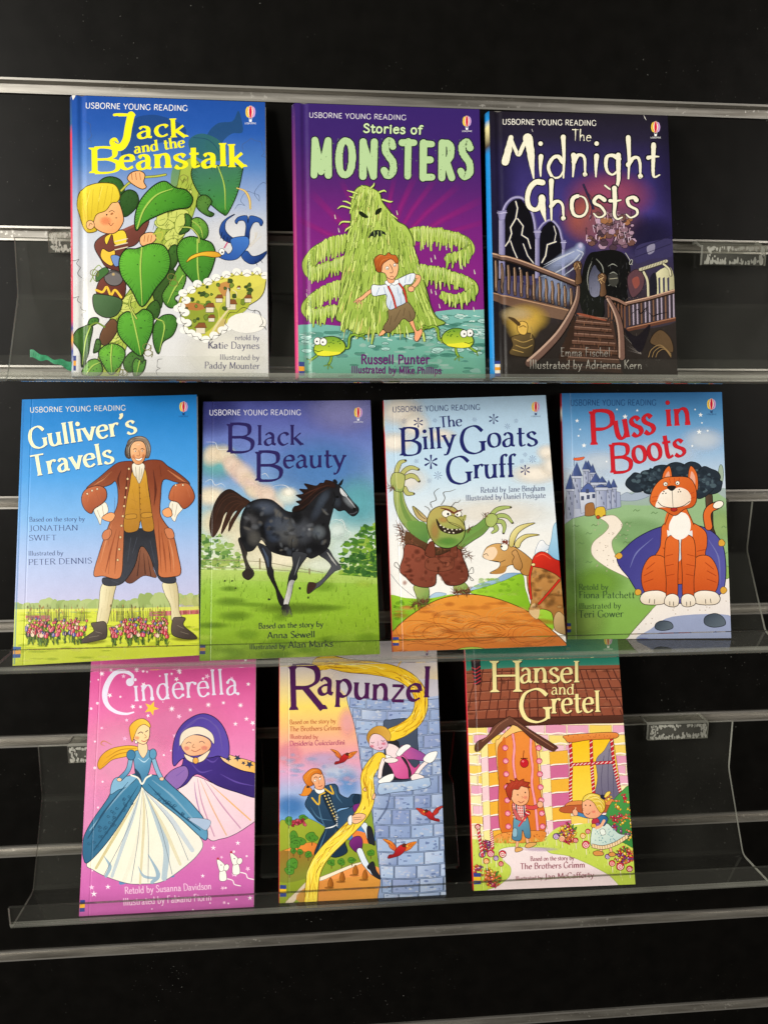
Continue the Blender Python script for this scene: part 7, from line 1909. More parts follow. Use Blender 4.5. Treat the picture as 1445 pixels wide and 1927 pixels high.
    A.fill("555 318 700 335 900 345 1100 335 1290 300 1290 200 560 200", 'd0ccd6', op=.85)
    # window with a woman leaning out
    D = '2a1c20'
    A.fill("830 520 880 500 1000 490 1075 520 1085 640 1080 940 830 940 840 700", '4a566c', '3a4458', (850, 500, 1050, 900), ol='2a3448', w=5)
    A.fill("855 680 940 660 960 760 1020 800 1040 940 830 940 840 800", '26262e')
    A.fill("960 700 1020 700 1090 730 1150 770 1140 810 1060 800 980 790", '8c4a94', 'c85a9c', (1100, 760, 980, 720), ol=D, w=3)
    A.fill("850 800 900 770 980 770 1060 860 1100 830 1090 900 1040 940 930 940 890 870", 'e070a8', 'c84a8c', (880, 800, 1040, 930), ol=D, w=3); A.fill("960 780 1000 800 1040 900 1020 940 1010 860", '30282e')
    A.fill("850 690 880 680 930 700 960 740 930 780 880 800 850 760", 'f0dce0', ol=D, w=3)
    A.fill("925 760 950 715 1000 685 1035 700 990 740 950 775", 'f4f2f4', ol=D, w=3); A.fill("820 780 850 765 890 780 850 800", 'f4f2f4', ol=D, w=3)
    A.line("1180 800 1120 850 1070 920", 34, D, tp=(.8, 1)); A.line("1180 800 1120 850 1070 920", 27, 'f2e4e4', tp=(.8, 1)); A.fill("1035 930 1070 905 1130 925 1130 945 1080 965 1050 965", 'f4e6e4', ol=D, w=3)
    A.line("830 800 810 860 800 930", 34, D); A.line("830 800 810 860 800 930", 27, 'f2e4e4'); A.fill("830 800 890 785 940 800 920 820 860 825", 'f4e6e4', ol=D, w=3)
    A.fill("1130 790 1170 750 1235 740 1215 800 1180 825 1140 815", 'f4f4f2', ol=D, w=3); A.fill("790 960 850 920 905 908 900 950 850 985 800 980", 'f4f4f2', ol=D, w=3)
    A.fill("788 1000 830 975 1000 965 1160 935 1182 960 1180 1000 1100 1025 900 1050 796 1062", 'b8cce4', '9cb4d8', (900, 960, 920, 1050), ol='34425e', w=4)
    for i in range(30): A.blob(r_.uniform(800, 1160), r_.uniform(985, 1030), r_.uniform(8, 18), r_.choice(('d8e2f0', '8ca4cc', 'e4ecf4')), 6, .4, 7, op=.6)
    # the long yellow rope braid
    braid(A, "340 78 420 62 560 92 740 108 900 140 1020 196 1098 290 1112 400 1070 500 980 572 890 612", 96, 3)
    A.line("960 60 940 100 975 140", 8, 'e0b428'); A.line("350 100 380 120 430 110", 8, 'e0b428')
    # the climbing man
    B1, B2 = '2c4a68', '1c3148'
    A.fill("655 1290 700 1280 720 1340 740 1400 710 1410 690 1350", 'dce6f0', ol=D, w=3); A.fill("705 1310 740 1320 765 1440 740 1440 712 1420", '24262e', ol='101014', w=3)
    A.fill("570 1440 600 1390 650 1380 672 1420 660 1490 620 1500", '7c2a7c', '5c1c60', (590, 1400, 650, 1490), ol=D, w=4); A.line("650 1490 690 1580 750 1660", 50, D, tp=(1, .7)); A.line("650 1490 690 1580 750 1660", 42, 'dce6f2', tp=(1, .65)); A.fill("705 1610 750 1570 775 1640 808 1690 800 1705 750 1675 730 1640", '24262e', ol='101014', w=3)
    A.fill("285 1040 330 1020 440 985 480 1000 500 1060 560 1090 600 1060 690 1080 660 1150 600 1160 560 1160 480 1180 480 1260 600 1290 580 1330 540 1420 555 1500 470 1540 400 1520 320 1525 310 1500 350 1400 390 1310 330 1260 270 1190 238 1140 260 1080", B1, B2, (350, 1040, 450, 1450), ol='0c1824', w=5)
    A.fill("470 1210 560 1170 620 1150 640 1200 590 1290 480 1320", B1, '36587a', (500, 1180, 600, 1280), ol='0c1824', w=4)
    for s in ("330 1100 360 1240 390 1310", "460 1010 480 1080 520 1130", "400 1330 360 1440 330 1510", "470 1330 450 1430 440 1530", "280 1160 340 1240 440 1260"): A.line(s, 8, '4f7898', tp=(.2, .2))
    A.line("390 1320 440 1310 480 1290", 10, 'e8ecf0', tp=(.4, .4))
    A.fill("365 1060 420 1050 470 1240 470 1290 440 1240", '1c2c3c', ol='0c1824', w=3)
    for i in range(9): A.ell(388 + i * 10, 1075 + i * 22, 7, 7, 'd8c078', ol='5c4a20', w=2); A.ell(412 + i * 9, 1070 + i * 21, 6, 6, 'b0b8a8')
    for i in range(6): A.ell(475 + i * 1, 1220 + i * 16, 6, 6, 'c8ccd0', ol='20303c', w=2)
    A.line("290 1090 340 1140 350 1070 385 1050", 12, 'e0b430'); A.line("385 1020 450 1060 430 1000", 12, 'e0b430')
    A.fill("600 1150 640 1130 660 1160 630 1200 605 1190", '7c2a7c', ol=D, w=3); A.fill("600 1090 625 1060 650 1080 640 1130 605 1130", B2, ol='0c1824', w=3)
    A.fill("270 1000 300 960 240 1000 210 1060 190 1060 215 1075 260 1070 290 1030", 'e08a2c', ol='5c2c10', w=3); A.fill("245 1010 262 995 268 1015", '26262c')
    A.fill("310 1030 320 1000 370 1010 385 1040 340 1060", 'eceef0', ol=D, w=3)
    A.fill("268 940 280 905 320 895 365 905 385 960 384 1005 360 1028 320 1020 300 980", 'f2b890', 'e8a074', (290, 920, 370, 1010), ol=D, w=4)
    A.fill("300 985 285 960 290 925 320 905 362 912 358 885 330 868 285 870 240 905 222 935 240 980 265 1000 285 1000", 'e0882c', 'c8681c', (240, 900, 320, 960), ol='5c2c10', w=4)
    for s in ("250 930 290 890 330 880", "240 960 270 920", "290 960 300 920"): A.line(s, 4, 'f4b45c', tp=(.3, .3))
    A.line("305 940 320 930 332 940", 5, '6c3414'); A.line("345 935 358 925", 5, '6c3414'); A.ell(312, 958, 8, 9, 'f4f0ea', ol=D, w=2); A.ell(350, 945, 7, 9, 'f4f0ea', ol=D, w=2); A.line("335 955 345 980 338 984", 3, 'a86a40'); A.line("340 1002 356 1002 366 994", 4, '9c3c30')
    braid(A, "800 790 745 850 706 930 712 1030 708 1120 672 1200 610 1280 500 1390 400 1490 330 1590 296 1700 280 1890", 92, 7)
    A.line("830 800 810 860 800 930", 34, D); A.line("830 800 810 860 800 930", 27, 'f2e4e4'); A.fill("830 800 890 785 940 800 920 820 860 825", 'f4e6e4', ol=D, w=3)
    A.fill("704 650 712 600 750 560 800 545 850 560 884 612 872 660 845 650 800 612 750 606 726 640 722 690 738 712", 'b88430', 'd8a848', (720, 600, 850, 580), ol='5c3c10', w=3)
    A.fill("722 690 726 640 752 608 800 612 846 650 862 690 846 716 810 732 770 726 740 710", 'f0d0d4', 'e0b4cc', (740, 620, 840, 720), ol=D, w=3)
    A.ell(742, 700, 20, 14, 'dc7890', soft=True, op=.7); A.ell(830, 680, 22, 14, 'dc7890', soft=True, op=.7); A.line("735 668 748 676 760 668", 4, D); A.line("812 655 826 662 838 654", 4, D); A.line("785 660 790 690 782 692", 3, 'a06070'); A.line("794 710 806 716 820 706", 6, '9c2c48')
    for s in ("585 1240 610 1215 650 1205 690 1215 690 1240 640 1280 600 1280", "675 1030 690 1010 700 1040", "745 1080 762 1050 768 1080 750 1105"): A.fill(s, 'f2bc94', ol=D, w=4)
    A.line("600 1240 660 1235", 3, D); A.line("605 1255 665 1250", 3, D); A.fill("562 1240 590 1220 590 1285 565 1290", 'eceef0', ol=D, w=3)
    red_bird(A, 525, 785, 1.05, 1); red_bird(A, 945, 1480, 1.35, 1); red_bird(A, 1185, 1215, 1.1, -1, 1)
    A.line("880 1060 850 1170 790 1260", 18, '5a6a90', op=.5, tp=(.3, .6))
    # lettering
    T = '4a1a50'
    A.text('USBORNE YOUNG READING', *A.at(.06, .043), *A.at(.62, .041), 40, '54306c', 'futura')
    st = dict(STYLES['callig'], th=.155, tn=.06, xh=.86)
    A.text('R', 100, 428, 388, 420, 335, T, dict(st, th=.14)); A.text('apunzel', 332, 306, 1182, 336, 236, T, dict(st, th=.15), lift=[0, -10, -22, -32, -34, -22, 4])
    A.text('Based on the story by', 122, 534, 470, 524, 40, 'b8643c', 'callig'); A.text('The Brothers Grimm', 122, 588, 510, 578, 44, 'b8643c', 'callig'); A.text('Illustrated by', 122, 642, 335, 645, 40, 'b8544c', 'callig'); A.text('Desideria Guicciardini', 122, 697, 538, 687, 44, 'b04870', 'callig')
    x, y = A.at(.925, .036); balloon(A, x, y, 86, '54306c')
    stripes(A, "48 1748 96 1750 96 1836 48 1838", ('33428c', 'f0c02c', '33428c'))


ART['rap'] = art_rap


def lolly(A, x, y, r, c, c2, st=46):
    A.line([(x + 2, y + r), (x + 6, y + r + st)], 5, 'ecdcc0', False)
    A.ell(x, y, r, None, c, ol='3a1418', w=3)
    A.line([(x + r * .8 * (1 - k / 12) * math.cos(k * .95), y + r * .8 * (1 - k / 12) * math.sin(k * .95)) for k in range(12)], r * .2, c2)


def child_leg(A, s, w, c):
    A.line(s, w + 6, '3a2016'); A.line(s, w, c)


def art_han(A):
    A.grain = .16
    A.vgrad([(0, '1c6c58'), (.06, '1f7a64'), (.12, '238470'), (.4, 'e8c8a0'), (1, 'd8dc70')])
    r_ = A.rnd
    D = '3a1c14'
    # wall of sweet bricks
    A.fill("30 560 1290 550 1380 1500 60 1500", 'f6e6c4', sm=False)
    P1 = ('e49ab8', 'f0c2d0', 'f4dc7c', 'f8ecb4', 'e8a8c4', 'f2d060')
    for k in range(12):
        y0 = 590 + k * 78; x = 40 + k * 7 - (k % 2) * 90
        while x < 1330:
            w = r_.uniform(130, 180); h = 72
            c = r_.choice(P1)
            A.fill([(x + 5, y0 + r_.uniform(0, 5)), (x + w * .5, y0 + r_.uniform(-2, 6)), (x + w - 5, y0 + r_.uniform(0, 5)), (x + w - 4, y0 + h), (x + w * .5, y0 + h + r_.uniform(-3, 3)), (x + 6, y0 + h)], c, None, None, sm=False, ol='8c5a3c', w=2.5)
            A.line([(x + 8, y0 + h - 6), (x + w * .3, y0 + h - 2), (x + w * .6, y0 + h - 9), (x + w - 8, y0 + h - 3)], 9, 'fbf4ea')
            x += w
    # roof
    A.fill("30 178 200 160 420 148 800 136 1260 128 1290 575 900 585 500 600 40 612", '9c583e', '8a4834', (400, 150, 500, 580), sm=False)
    for k in range(6):
        y = 172 + k * 72
        A.line([(20, y + 26), (300, y + 8), (650, y - 2), (980, y - 8), (1290, y - 14)], 8, '5a2c22', jit=.2)
        A.line([(20, y + 34), (300, y + 16), (650, y + 6), (980, y), (1290, y - 6)], 4, 'b4745a', jit=.3)
    for k in range(19):
        x0 = 60 + k * 66; x1 = x0 + (x0 - 480) * .26
        for j in range(5):
            t0, t1 = j / 5, (j + 1) / 5
            off = r_.uniform(-14, 14)
            A.line([(x0 + (x1 - x0) * t0 + off, 165 + 390 * t0), (x0 + (x1 - x0) * t1 + off, 165 + 390 * t1)], 9, '5a2c22', False)
    for i in range(60): A.ell(r_.uniform(50, 1250), r_.uniform(170, 540), r_.uniform(20, 50), r_.uniform(10, 24), r_.choice(('a05c44', '74402e', 'b06c50')), soft=True, op=.5)
    A.fill("40 560 150 548 500 540 900 528 1290 520 1290 572 900 582 500 598 40 612", '5e3426', '4a271c', (500, 530, 505, 600), ol='2c140e', w=3)
    A.fill("88 110 100 90 150 86 156 110 158 260 140 278 118 268", '2c2226', ol='140c0e', w=4); A.ell(122, 104, 30, 16, '3c3034', ol='140c0e', w=3)
    for k in range(5): A.line([(94 + k * 3, 150 + k * 30), (124, 160 + k * 28), (156, 140 + k * 28)], 8, 'b8323c')
    # porch pillars
    for side, xs in ((0, (160, 215, 300)), (1, (612, 690, 830))):
        for k in range(8):
            y0 = 740 + k * 112 if side == 0 else 800 + k * 108
            if y0 > 1440: break
            for j in range(2):
                xa, xb = xs[j], xs[j + 1]
                sh = (k * 6 if side == 0 else k * 9)
                c = (('f4cfd8', 'd06a98') if k % 2 else ('f8e89c', 'f0b43c'))[j if side == 0 else (j if side else 0)]
                A.fill([(xa + sh * .6, y0), (xb + sh * .6, y0 - 14), (xb + sh * .6 + 4, y0 + 92), (xa + sh * .6 + 4, y0 + 104)], c, sm=False, ol='7c4a30', w=3)
            A.line([(xs[0] + sh * .6, y0 + 108), (xs[0] + 50 + sh * .6, y0 + 98), (xs[1] + sh * .6, y0 + 106), (xs[1] + 40 + sh * .6, y0 + 96), (xs[2] + sh * .6, y0 + 92)], 9, 'fbf4ea'); A.line([(xs[0] + sh * .6, y0 + 114), (xs[1] + sh * .6, y0 + 110), (xs[2] + sh * .6, y0 + 98)], 2.5, '7c4a30')
    # door
    A.fill("276 780 300 700 380 620 420 590 500 640 590 730 612 800 650 1420 600 1480 250 1490 330 1420", 'f6c878', ol=D, w=3)
    A.fill("290 790 320 720 400 662 490 640 556 690 588 780 620 1100 650 1420 330 1440 300 1000", 'ec8c3c', 'dc7428', (330, 800, 560, 1400), ol=D, w=4)
    A.fill("290 790 320 720 350 700 370 1000 385 1430 330 1440 300 1000", 'd87028')
    for s in ("408 665 420 760 412 880 428 1000", "548 690 545 800 560 920 555 1050 580 1200 600 1410"):
        A.line(s, 22, 'c8503c', jit=.15); A.line(s, 15, 'f2a0b0', jit=.15)
    for k in range(7):
        for x in (349 + k * 4, 606 + k * 5):
            y = 768 + k * 101
            A.ell(x, y, 22, None, 'e86a8c', ol='8c2c40', w=3); A.line([(x + 15 * (1 - j / 10) * math.cos(j), y + 15 * (1 - j / 10) * math.sin(j)) for j in range(10)], 4, 'f8d0dc')
    A.line("493 790 488 840 496 860", 6, '7c3018'); A.ell(496, 886, 32, 34, 'c8202c', ol='5c0c14', w=4); A.ell(486, 872, 8, 8, 'f0808c'); A.line("470 850 520 848", 7, '5c1a14')
    A.fill("232 1490 330 1424 640 1408 652 1470 640 1492 250 1510", 'f0a050', 'e08838', (300, 1420, 320, 1500), ol=D, w=3)
    for i in range(16): A.ell(r_.uniform(280, 640), r_.uniform(1430, 1460), 4, 4, 'a85020')
    A.fill("118 792 116 752 140 716 210 680 260 600 360 536 400 534 560 640 740 752 742 778 700 790 560 705 416 592 300 660 200 740 150 792", '704636', '5a3428', (200, 600, 260, 760), ol='2c140e', w=4)
    for s in ("170 720 240 660 300 590 370 545", "420 560 560 660 720 765"): A.line(s, 6, '9c6a54', jit=.4)
    # window: warm glass, grey curtain, candy bars
    A.fill("850 715 1180 690 1245 1120 1180 1180 850 1190", 'f6c41c', 'f8d84c', (900, 720, 1000, 1150), sm=False, ol=D, w=3)
    A.fill("1050 860 1110 790 1160 715 1180 800 1225 1080 1200 1168 1046 1172 1060 1000", '8a8496', '6c6680', (1060, 800, 1190, 1100), ol='3c3848', w=3)
    for s in ("1110 830 1090 1000 1100 1160", "1150 780 1140 980 1150 1160", "1180 900 1185 1150"): A.line(s, 5, '56506a')
    for s in ("850 715 858 900 852 1060 856 1184", "1010 705 1016 900 1024 1020 1036 1180", "1168 700 1185 880 1210 1000 1236 1110", "860 898 1010 888 1180 878"):
        A.line(s, 26, '6c1420'); A.line(s, 20, 'c82434')
        Q = crom(pts(s), False, 10)
        for i in range(1, len(Q) - 1, 2):
            A.line([(Q[i][0] - 9, Q[i][1] + 6), (Q[i][0] + 9, Q[i][1] - 6)], 6, 'f4e4dc', False)
    A.fill("808 672 1000 655 1200 650 1200 694 1000 706 850 728 812 702", 'ec9448', 'd87a34', (900, 660, 905, 720), ol=D, w=4)
    A.fill("804 1218 860 1180 1000 1172 1200 1166 1180 1240 1100 1268 806 1268", 'e08a48', ol=D, w=3); A.fill("806 1216 1100 1206 1190 1230 1180 1262 806 1270", 'b85a34', ol=D, w=3)
    for i in range(20): A.ell(r_.uniform(830, 1190), r_.uniform(662, 690), 3.5, 3.5, 'a04c20')
    # ground
    A.fill("40 1500 240 1500 420 1505 640 1490 680 1440 760 1380 900 1360 1040 1350 1200 1400 1390 1420 1390 1900 40 1900", 'cfdc62', 'b8cc48', (600, 1400, 650, 1850))
    for i in range(260):
        x, y = r_.choice(((r_.uniform(80, 390), r_.uniform(1480, 1850)), (r_.uniform(660, 1350), r_.uniform(1370, 1800)), (r_.uniform(240, 680), r_.uniform(1480, 1530))))
        A.line([(x, y), (x + r_.uniform(-9, 9), y - r_.uniform(14, 36))], 4, r_.choice(('8fae34', 'e4ec94', 'a8c040', '6f9428', 'd8e47c')), tp=(1, .2))
    A.fill("300 1560 400 1530 520 1535 640 1540 700 1580 830 1600 960 1650 1080 1710 1160 1760 1240 1850 1240 1900 220 1900 300 1830 380 1760 390 1690 340 1640", 'f0e0e2', 'ecd8dc', (500, 1550, 600, 1850), ol='9cae54', w=4)
    A.ell(620, 1550, 160, 20, 'c8b4cc', soft=True, op=.7)
    A.fill("1130 1400 1120 1310 1150 1220 1200 1150 1260 1090 1300 1060 1400 1050 1400 1520 1260 1500 1180 1460", '4c9a4c', '3a8440', (1150, 1150, 1300, 1450), ol='1f4c24', w=3)
    def sweet(x, y, s_, a):
        c = r_.choice(('c8283c', '7c3a7c', 'e8c030', 'e0783c', 'b82c4c'))
        ca, sa = math.cos(a) * s_, math.sin(a) * s_
        for q in (-1, 1): A.fill([(x + q * ca, y + q * sa), (x + q * 2.1 * ca - sa * .8, y + q * 2.1 * sa + ca * .8), (x + q * 2.1 * ca + sa * .8, y + q * 2.1 * sa - ca * .8)], c, sm=False, ol='3a1420', w=2)
        A.ell(x, y, s_, s_ * .8, c, a, ol='3a1420', w=2.5); A.ell(x - s_ * .3, y - s_ * .2, s_ * .25, s_ * .25, 'f4e0d8')
    for i in range(34): sweet(r_.uniform(1140, 1330), r_.uniform(1130, 1470), r_.uniform(11, 16), r_.uniform(0, 3))
    for cx, cy, n, a in ((830, 1430, 34, 62), (210, 1530, 16, 40), (230, 1780, 34, 66), (1270, 1610, 34, 60), (140, 1720, 12, 30)):
        for i in range(n):
            t = r_.uniform(0, 6.28); q = r_.random() ** .5 * a
            if i % 4 == 0: A.fill([(cx + q * math.cos(t), cy + q * math.sin(t)), (cx + 1.4 * a * math.cos(t), cy + 1.2 * a * math.sin(t) - 10), (cx + q * math.cos(t) + 20, cy + q * math.sin(t) + 10)], '4c8a34', ol='24441a', w=2)
            sweet(cx + q * math.cos(t), cy + q * math.sin(t), r_.uniform(11, 17), r_.uniform(0, 3))
    for x, y, r, c, c2 in ((740, 1450, 24, '8a5aa0', 'e8d0e8'), (785, 1468, 24, 'f0c89c', 'e8706c'), (948, 1446, 22, 'e8a030', 'f8e8c0'), (986, 1412, 20, 'd02838', 'f4c8c0'), (970, 1514, 30, 'd0304c', 'f8d8d8'), (890, 1480, 20, 'c82c3c', 'f0c0b8'), (170, 1590, 24, '7c5a90', 'e0d0e0'), (237, 1582, 28, 'c83c5c', 'f4d0d8'), (277, 1618, 20, '8a5aa0', 'e0d0e8'), (328, 1586, 28, 'd0283c', 'f4f0e8'), (203, 1640, 22, 'e07c30', 'f8e0b0'), (316, 1662, 20, 'c82838', 'f0b8b0'), (1137, 1606, 20, '7c4a8c', 'e0cce4'), (1172, 1658, 24, 'd02838', 'f4c8c0'), (1234, 1682, 30, 'c83c4c', 'f8e0dc'), (1306, 1700, 24, 'b8303c', 'f4d0cc')):
        lolly(A, x, y, r, c, c2)
    for x0, y0, x1, y1 in ((138, 1380, 172, 1600), (242, 1410, 252, 1540)):
        A.line([(x0, y0), (x1, y1)], 24, '6c1420', False); A.line([(x0, y0), (x1, y1)], 18, 'd03a48', False)
        for k in range(8): A.line([(x0 + (x1 - x0) * k / 8 - 8, y0 + (y1 - y0) * k / 8 + 8), (x0 + (x1 - x0) * k / 8 + 9, y0 + (y1 - y0) * k / 8 - 4)], 6, 'f6e8e0', False)
    lolly(A, 137, 1374, 20, 'd02838', 'f8e8e4', 10)
    # boy in a red checked shirt
    S = 'f2b48c'
    child_leg(A, "440 1450 442 1500 436 1545", 18, S); child_leg(A, "515 1440 520 1490 528 1515", 18, S)
    A.fill("424 1552 440 1535 478 1540 480 1558 440 1572 426 1568", 'e0a860', ol=D, w=4); A.fill("502 1520 530 1500 586 1498 584 1516 540 1538 506 1536", 'e0a860', ol=D, w=4)
    A.fill("418 1300 470 1310 520 1300 545 1450 505 1458 482 1400 468 1480 404 1472 408 1400", '6aa0b8', '4c7c98', (430, 1310, 500, 1470), ol=D, w=4); A.fill("412 1390 440 1395 438 1450 406 1448", '8cb8cc', ol=D, w=3)
    A.line("500 1220 560 1230 600 1215", 34, D); A.line("500 1220 560 1230 600 1215", 28, 'd84a4c'); A.ell(618, 1205, 24, 26, S, ol=D, w=4)
    A.fill("402 1220 420 1180 470 1190 500 1215 515 1310 470 1322 425 1310", 'd84a4c', ol=D, w=4)
    for k in range(7): A.line([(410 + k * 15, 1200 + k * 2), (424 + k * 13, 1310)], 4, 'f4dcd4', False)
    for k in range(5): A.line([(408, 1220 + k * 20), (508, 1225 + k * 20)], 4, 'f4dcd4', False)
    A.line("430 1190 445 1310", 9, '2c2c48', False); A.line("490 1205 500 1305", 9, '2c2c48', False)
    A.line("420 1250 450 1310 490 1320", 30, D); A.line("420 1250 450 1310 490 1320", 24, 'd06060'); A.ell(492, 1318, 18, 18, S, ol=D, w=3)
    A.line("455 1370 520 1280", 14, 'd03a48', False); A.ell(520, 1272, 20, 20, 'd02838', ol=D, w=3); A.line("508 1266 532 1278", 6, 'f4f0e8', False)
    A.fill("392 1130 410 1085 450 1065 500 1060 528 1090 532 1150 515 1195 470 1215 425 1200 400 1170", 'f6bc90', 'eea878', (410, 1080, 500, 1200), ol=D, w=4); A.ell(505, 1150, 20, 16, 'f0907c', soft=True, op=.6)
    A.fill("360 1120 352 1080 372 1050 356 1042 392 1036 386 1014 420 1026 430 1000 454 1022 490 1008 494 1026 538 1036 524 1056 540 1076 500 1070 470 1064 450 1090 410 1090 400 1140 388 1168 372 1150", 'b8402c', '983020', (380, 1020, 440, 1140), ol='4c140c', w=4)
    for s in ("380 1080 410 1040", "410 1070 440 1030", "450 1060 480 1030", "490 1060 515 1044"): A.line(s, 4, 'd8684c', tp=(.3, .3))
    A.ell(445, 1130, 5, 6, D); A.ell(503, 1112, 5, 6, D); A.line("475 1140 486 1150 478 1156", 3, 'a8603c'); A.line("450 1180 470 1192 494 1178", 5, '8c2c24')
    # girl in a spotted skirt
    child_leg(A, "1085 1530 1088 1570", 18, S); child_leg(A, "1155 1530 1168 1575", 18, S)
    A.fill("1026 1572 1060 1560 1104 1575 1100 1596 1050 1600 1030 1590", 'd8924c', ol=D, w=4); A.fill("1146 1580 1180 1570 1200 1595 1170 1606 1148 1598", 'd8924c', ol=D, w=4)
    A.fill("1018 1390 1040 1360 1130 1350 1170 1380 1230 1430 1300 1440 1270 1470 1200 1510 1100 1540 1010 1520", 'dceadc', 'b8d0cc', (1040, 1370, 1180, 1500), ol=D, w=4)
    A.line("1016 1522 1100 1536 1200 1506 1290 1450", 34, D, caps=False); A.line("1016 1522 1100 1536 1200 1506 1290 1450", 26, 'f0d4a8', caps=False)
    for k in range(15): t = k / 14; x = 1016 + 274 * t; y = np.interp(x, [1016, 1100, 1200, 1290], [1522, 1536, 1506, 1450]); A.line([(x, y - 12), (x + 4, y + 12)], 4, '9c6a40', False)
    for i in range(44):
        x, y = r_.uniform(1030, 1200), r_.uniform(1390, 1500)
        A.ell(x, y, 4, 4, '6a9aa4')
    A.fill("1078 1400 1110 1395 1122 1430 1090 1440", 'e8f0e8', ol=D, w=3)
    A.fill("1020 1300 1060 1285 1120 1290 1140 1320 1110 1370 1080 1350 1040 1340", '3f7cb0', '2c5c8c', (1030, 1300, 1110, 1350), ol=D, w=4)
    A.line("1030 1300 970 1295 905 1275", 30, D); A.line("1030 1300 970 1295 905 1275", 24, '4a88bc'); A.fill("866 1258 885 1240 905 1255 905 1285 880 1290", S, ol=D, w=3); A.line("885 1255 892 1228", 8, S)
    A.ell(1045, 1340, 30, 34, 'b83048', ol=D, w=3); A.ell(1062, 1362, 18, 18, '8a5aa0', ol=D, w=3); A.ell(1030, 1368, 20, 16, 'e8b03c', ol=D, w=3); A.line("1110 1330 1085 1370 1050 1385", 22, S)
    A.fill("942 1230 945 1180 975 1140 1040 1120 1100 1150 1115 1220 1090 1280 1040 1312 980 1305 950 1275", 'f4b48c', 'eca47c', (960, 1180, 1080, 1290), ol=D, w=4)
    A.fill("942 1180 960 1140 1010 1118 1070 1130 1110 1170 1118 1230 1090 1270 1060 1240 1030 1190 985 1165 955 1180", 'f0d45c', 'dcb83c', (960, 1140, 1100, 1240), ol='6c5010', w=4)
    for s in ("965 1170 1010 1130 1080 1150", "990 1165 1050 1150 1105 1190", "1020 1180 1075 1180 1110 1230", "1050 1220 1080 1215 1095 1255"): A.line(s, 5, 'f8ec9c', tp=(.3, .3))
    for s in ("975 1168 1040 1140 1100 1175", "1010 1175 1070 1165 1112 1215", "1040 1200 1085 1200 1100 1245"): A.line(s, 3, 'a88420', tp=(.3, .3))
    A.fill("1080 1150 1090 1128 1120 1140 1110 1168", '24243c'); A.fill("1112 1140 1130 1110 1158 1104 1150 1130 1120 1152", 'f0d45c', ol='6c5010', w=3)
    A.ell(968, 1210, 5, 6, D); A.ell(1004, 1212, 5, 6, D); A.line("952 1232 944 1244 954 1250", 3, 'a8603c'); A.line("972 1275 988 1280 1002 1268", 5, '8c2c24'); A.ell(1030, 1260, 20, 14, 'f08c78', soft=True, op=.6)
    # lettering
    Y = 'f5e7a2'; sh = (6, 6, '4a261c')
    st = dict(STYLES['roman'], th=.14, tn=.05, xh=1.12)
    A.text('USBORNE YOUNG READING', *A.at(.06, .043), *A.at(.62, .041), 40, 'f0ece0', 'futura')
    A.text('H', 228, 338, 486, 334, 240, Y, dict(st, th=.13), sh=sh); A.text('ansel', 462, 266, 924, 262, 165, Y, dict(st, th=.15), sh=sh)
    A.text('and', 704, 356, 882, 356, 80, Y, dict(st, th=.14), sh=(4, 4, '4a261c'))
    A.text('G', 455, 574, 712, 562, 252, Y, dict(st, th=.13), sh=sh); A.text('retel', 706, 502, 1084, 490, 165, Y, dict(st, th=.15), sh=sh)
    d = '8c3c50'
    A.text('Based on the story by', 543, 1640, 880, 1632, 40, d, 'callig'); A.text('The Brothers Grimm', 466, 1704, 964, 1690, 54, d, 'callig')
    A.text('Illustrated by', 428, 1788, 638, 1782, 36, d, 'callig'); A.text('Jan McCafferty', 652, 1782, 1034, 1766, 52, d, 'callig')
    x, y = A.at(.925, .036); balloon(A, x, y, 86)
    stripes(A, "102 1732 160 1734 160 1818 104 1820", ('33428c', 'f0c02c', '33428c'))


ART['han'] = art_han


# ------------------------------------------------------------------ the books
BOOKS = [
    # key, hardback, thickness, spine colours, label
    ('jack', True, .009, [(0, 'd8dfe8'), (.09, '33428c'), (.13, 'f0a32c'), (.17, '33428c'), (.2, 'd4405a'), (.86, 'd4405a'), (.9, '2c5a8c'), (1, '24468c')],
     'hardback with green beanstalk leaves and yellow title on blue, leftmost on top shelf'),
    ('mon', True, .009, [(0, 'd8417a'), (1, '3a2468')],
     'purple hardback with a dripping green slime monster, middle of top shelf'),
    ('gho', True, .010, [(0, '1c86cf'), (.84, '1c86cf'), (.87, '4a4038'), (.94, 'e8dca0'), (.97, '1c86cf'), (1, '1c86cf')],
     'dark violet hardback with a staircase and pale ragged title, right end of top shelf'),
    ('gul', False, .005, [(0, '2a66b8'), (1, '2f8fd0')],
     'blue paperback showing a man in a brown coat with hands on hips'),
    ('bla', False, .005, [(0, '3d6030'), (1, '3c4478')],
     'paperback with a black horse trotting over a green meadow'),
    ('bil', False, .005, [(0, 'c8202e'), (.86, 'c8202e'), (.9, 'c9b890'), (.97, 'c8202e'), (1, 'c8202e')],
     'pale blue paperback with a green troll and a goat on an orange mound'),
    ('pus', False, .005, [(0, '7c1a22'), (.88, '7c1a22'), (.92, 'c8c4b8'), (.95, 'a02028'), (1, 'a02028')],
     'paperback with an orange tabby cat and red title, right end of middle shelf'),
    ('cin', False, .005, [(0, 'c85a9c'), (1, 'd86aa4')],
     'pink paperback with a wide blue and cream ball gown, leftmost on lowest shelf'),
    ('rap', False, .005, [(0, 'c82a30'), (.95, 'c82a30'), (1, 'e0b8b0')],
     'paperback with a blue stone tower and a long thick yellow braid'),
    ('han', False, .005, [(0, 'c8202e'), (.9, 'c8202e'), (1, 'e8dcd0')],
     'paperback with a pink and yellow sweet cottage under a brown roof'),
]


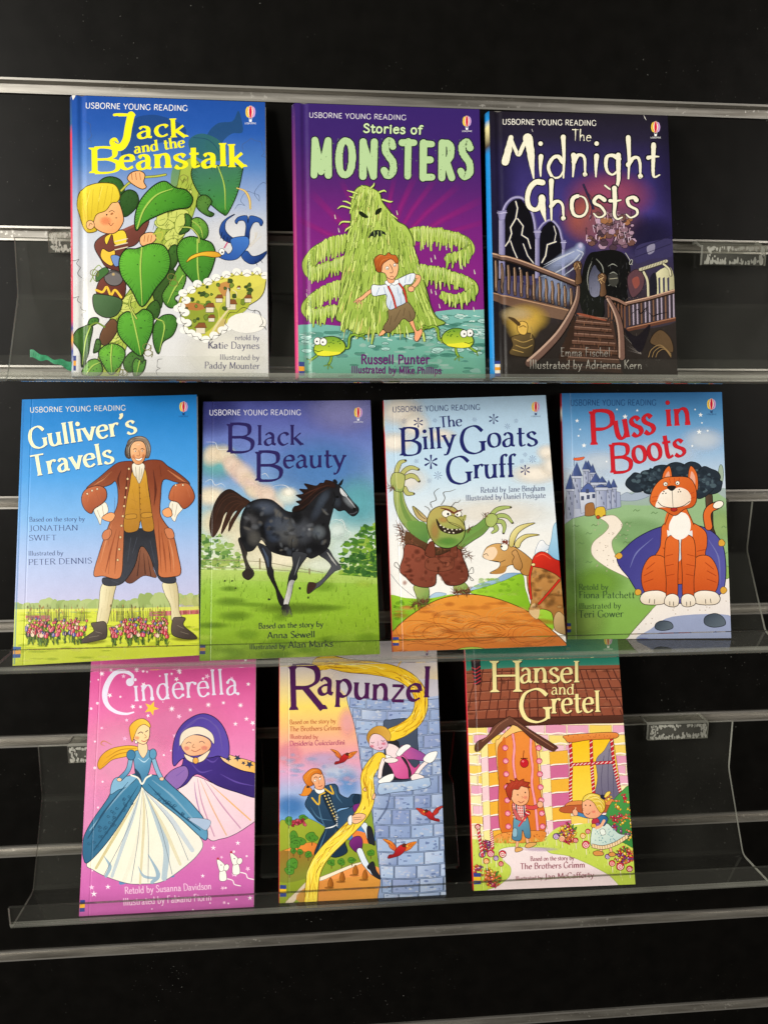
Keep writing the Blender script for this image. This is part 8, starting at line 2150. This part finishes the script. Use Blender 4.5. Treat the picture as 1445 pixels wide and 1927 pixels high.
def spine_mesh(parent, h, th, stops, hard, key):
    zs = sorted(set([s_[0] for s_ in stops] + [i / 24 for i in range(25)]))
    n = 7
    v, f, colr = [], [], []
    for z in zs:
        c = [np.interp(z, [s_[0] for s_ in stops], [hx(s_[1])[i] for s_ in stops]) for i in range(3)]
        for j in range(n):
            a = math.pi * j / (n - 1)
            bulge = (0.0026 if hard else 0.0007) * math.sin(a)
            v.append((-bulge - 0.00005, th * j / (n - 1), z * h)); colr.append((*c, 1))
    for i in range(len(zs) - 1):
        for j in range(n - 1):
            a = i * n + j
            f.append((a, a + n, a + n + 1, a + 1))
    o = link_mesh('spine', v, f, [M_PRINT], parent, smooth=True)
    at = o.data.attributes.new('ink', 'FLOAT_COLOR', 'POINT')
    at.data.foreach_set('color', np.array(colr, np.float32).ravel())
    at = o.data.attributes.new('grain', 'FLOAT', 'POINT')
    at.data.foreach_set('value', np.full(len(v), 0.2, np.float32))
    sol = o.modifiers.new('thickness', 'SOLIDIFY'); sol.thickness = 0.0004; sol.offset = -1
    return o


for key, hard, th, stops, label in BOOKS:
    A = Art(key)
    ART[key](A)
    Rm = A.R
    mat = Matrix(((Rm[0, 0], Rm[0, 1], Rm[0, 2], A.o[0]), (Rm[1, 0], Rm[1, 1], Rm[1, 2], A.o[1]), (Rm[2, 0], Rm[2, 1], Rm[2, 2], A.o[2]), (0, 0, 0, 1)))
    root = tag(empty('hardback_book' if hard else 'paperback_book', mat), label, 'book', 'books facing out on the acrylic shelves')
    ct = 0.0022 if hard else 0.0004
    A.build(root, ct, (0.0065, 0.0035, 0.0011) if hard else (0.0072, 0.0007, 0.00022))
    w, h = A.w, A.h
    v, f = box_vf(0, w, th - ct, th, 0, h)
    link_mesh('back_cover', v, f, [M_BOARD], root)
    inset = 0.003 if hard else 0.0003
    v, f = box_vf(0.0006, w - inset, ct + 0.0001, th - ct - 0.0001, inset, h - inset)
    link_mesh('page_block', v, f, [M_PAGES], root)
    spine_mesh(root, h, th, stops, hard, key)
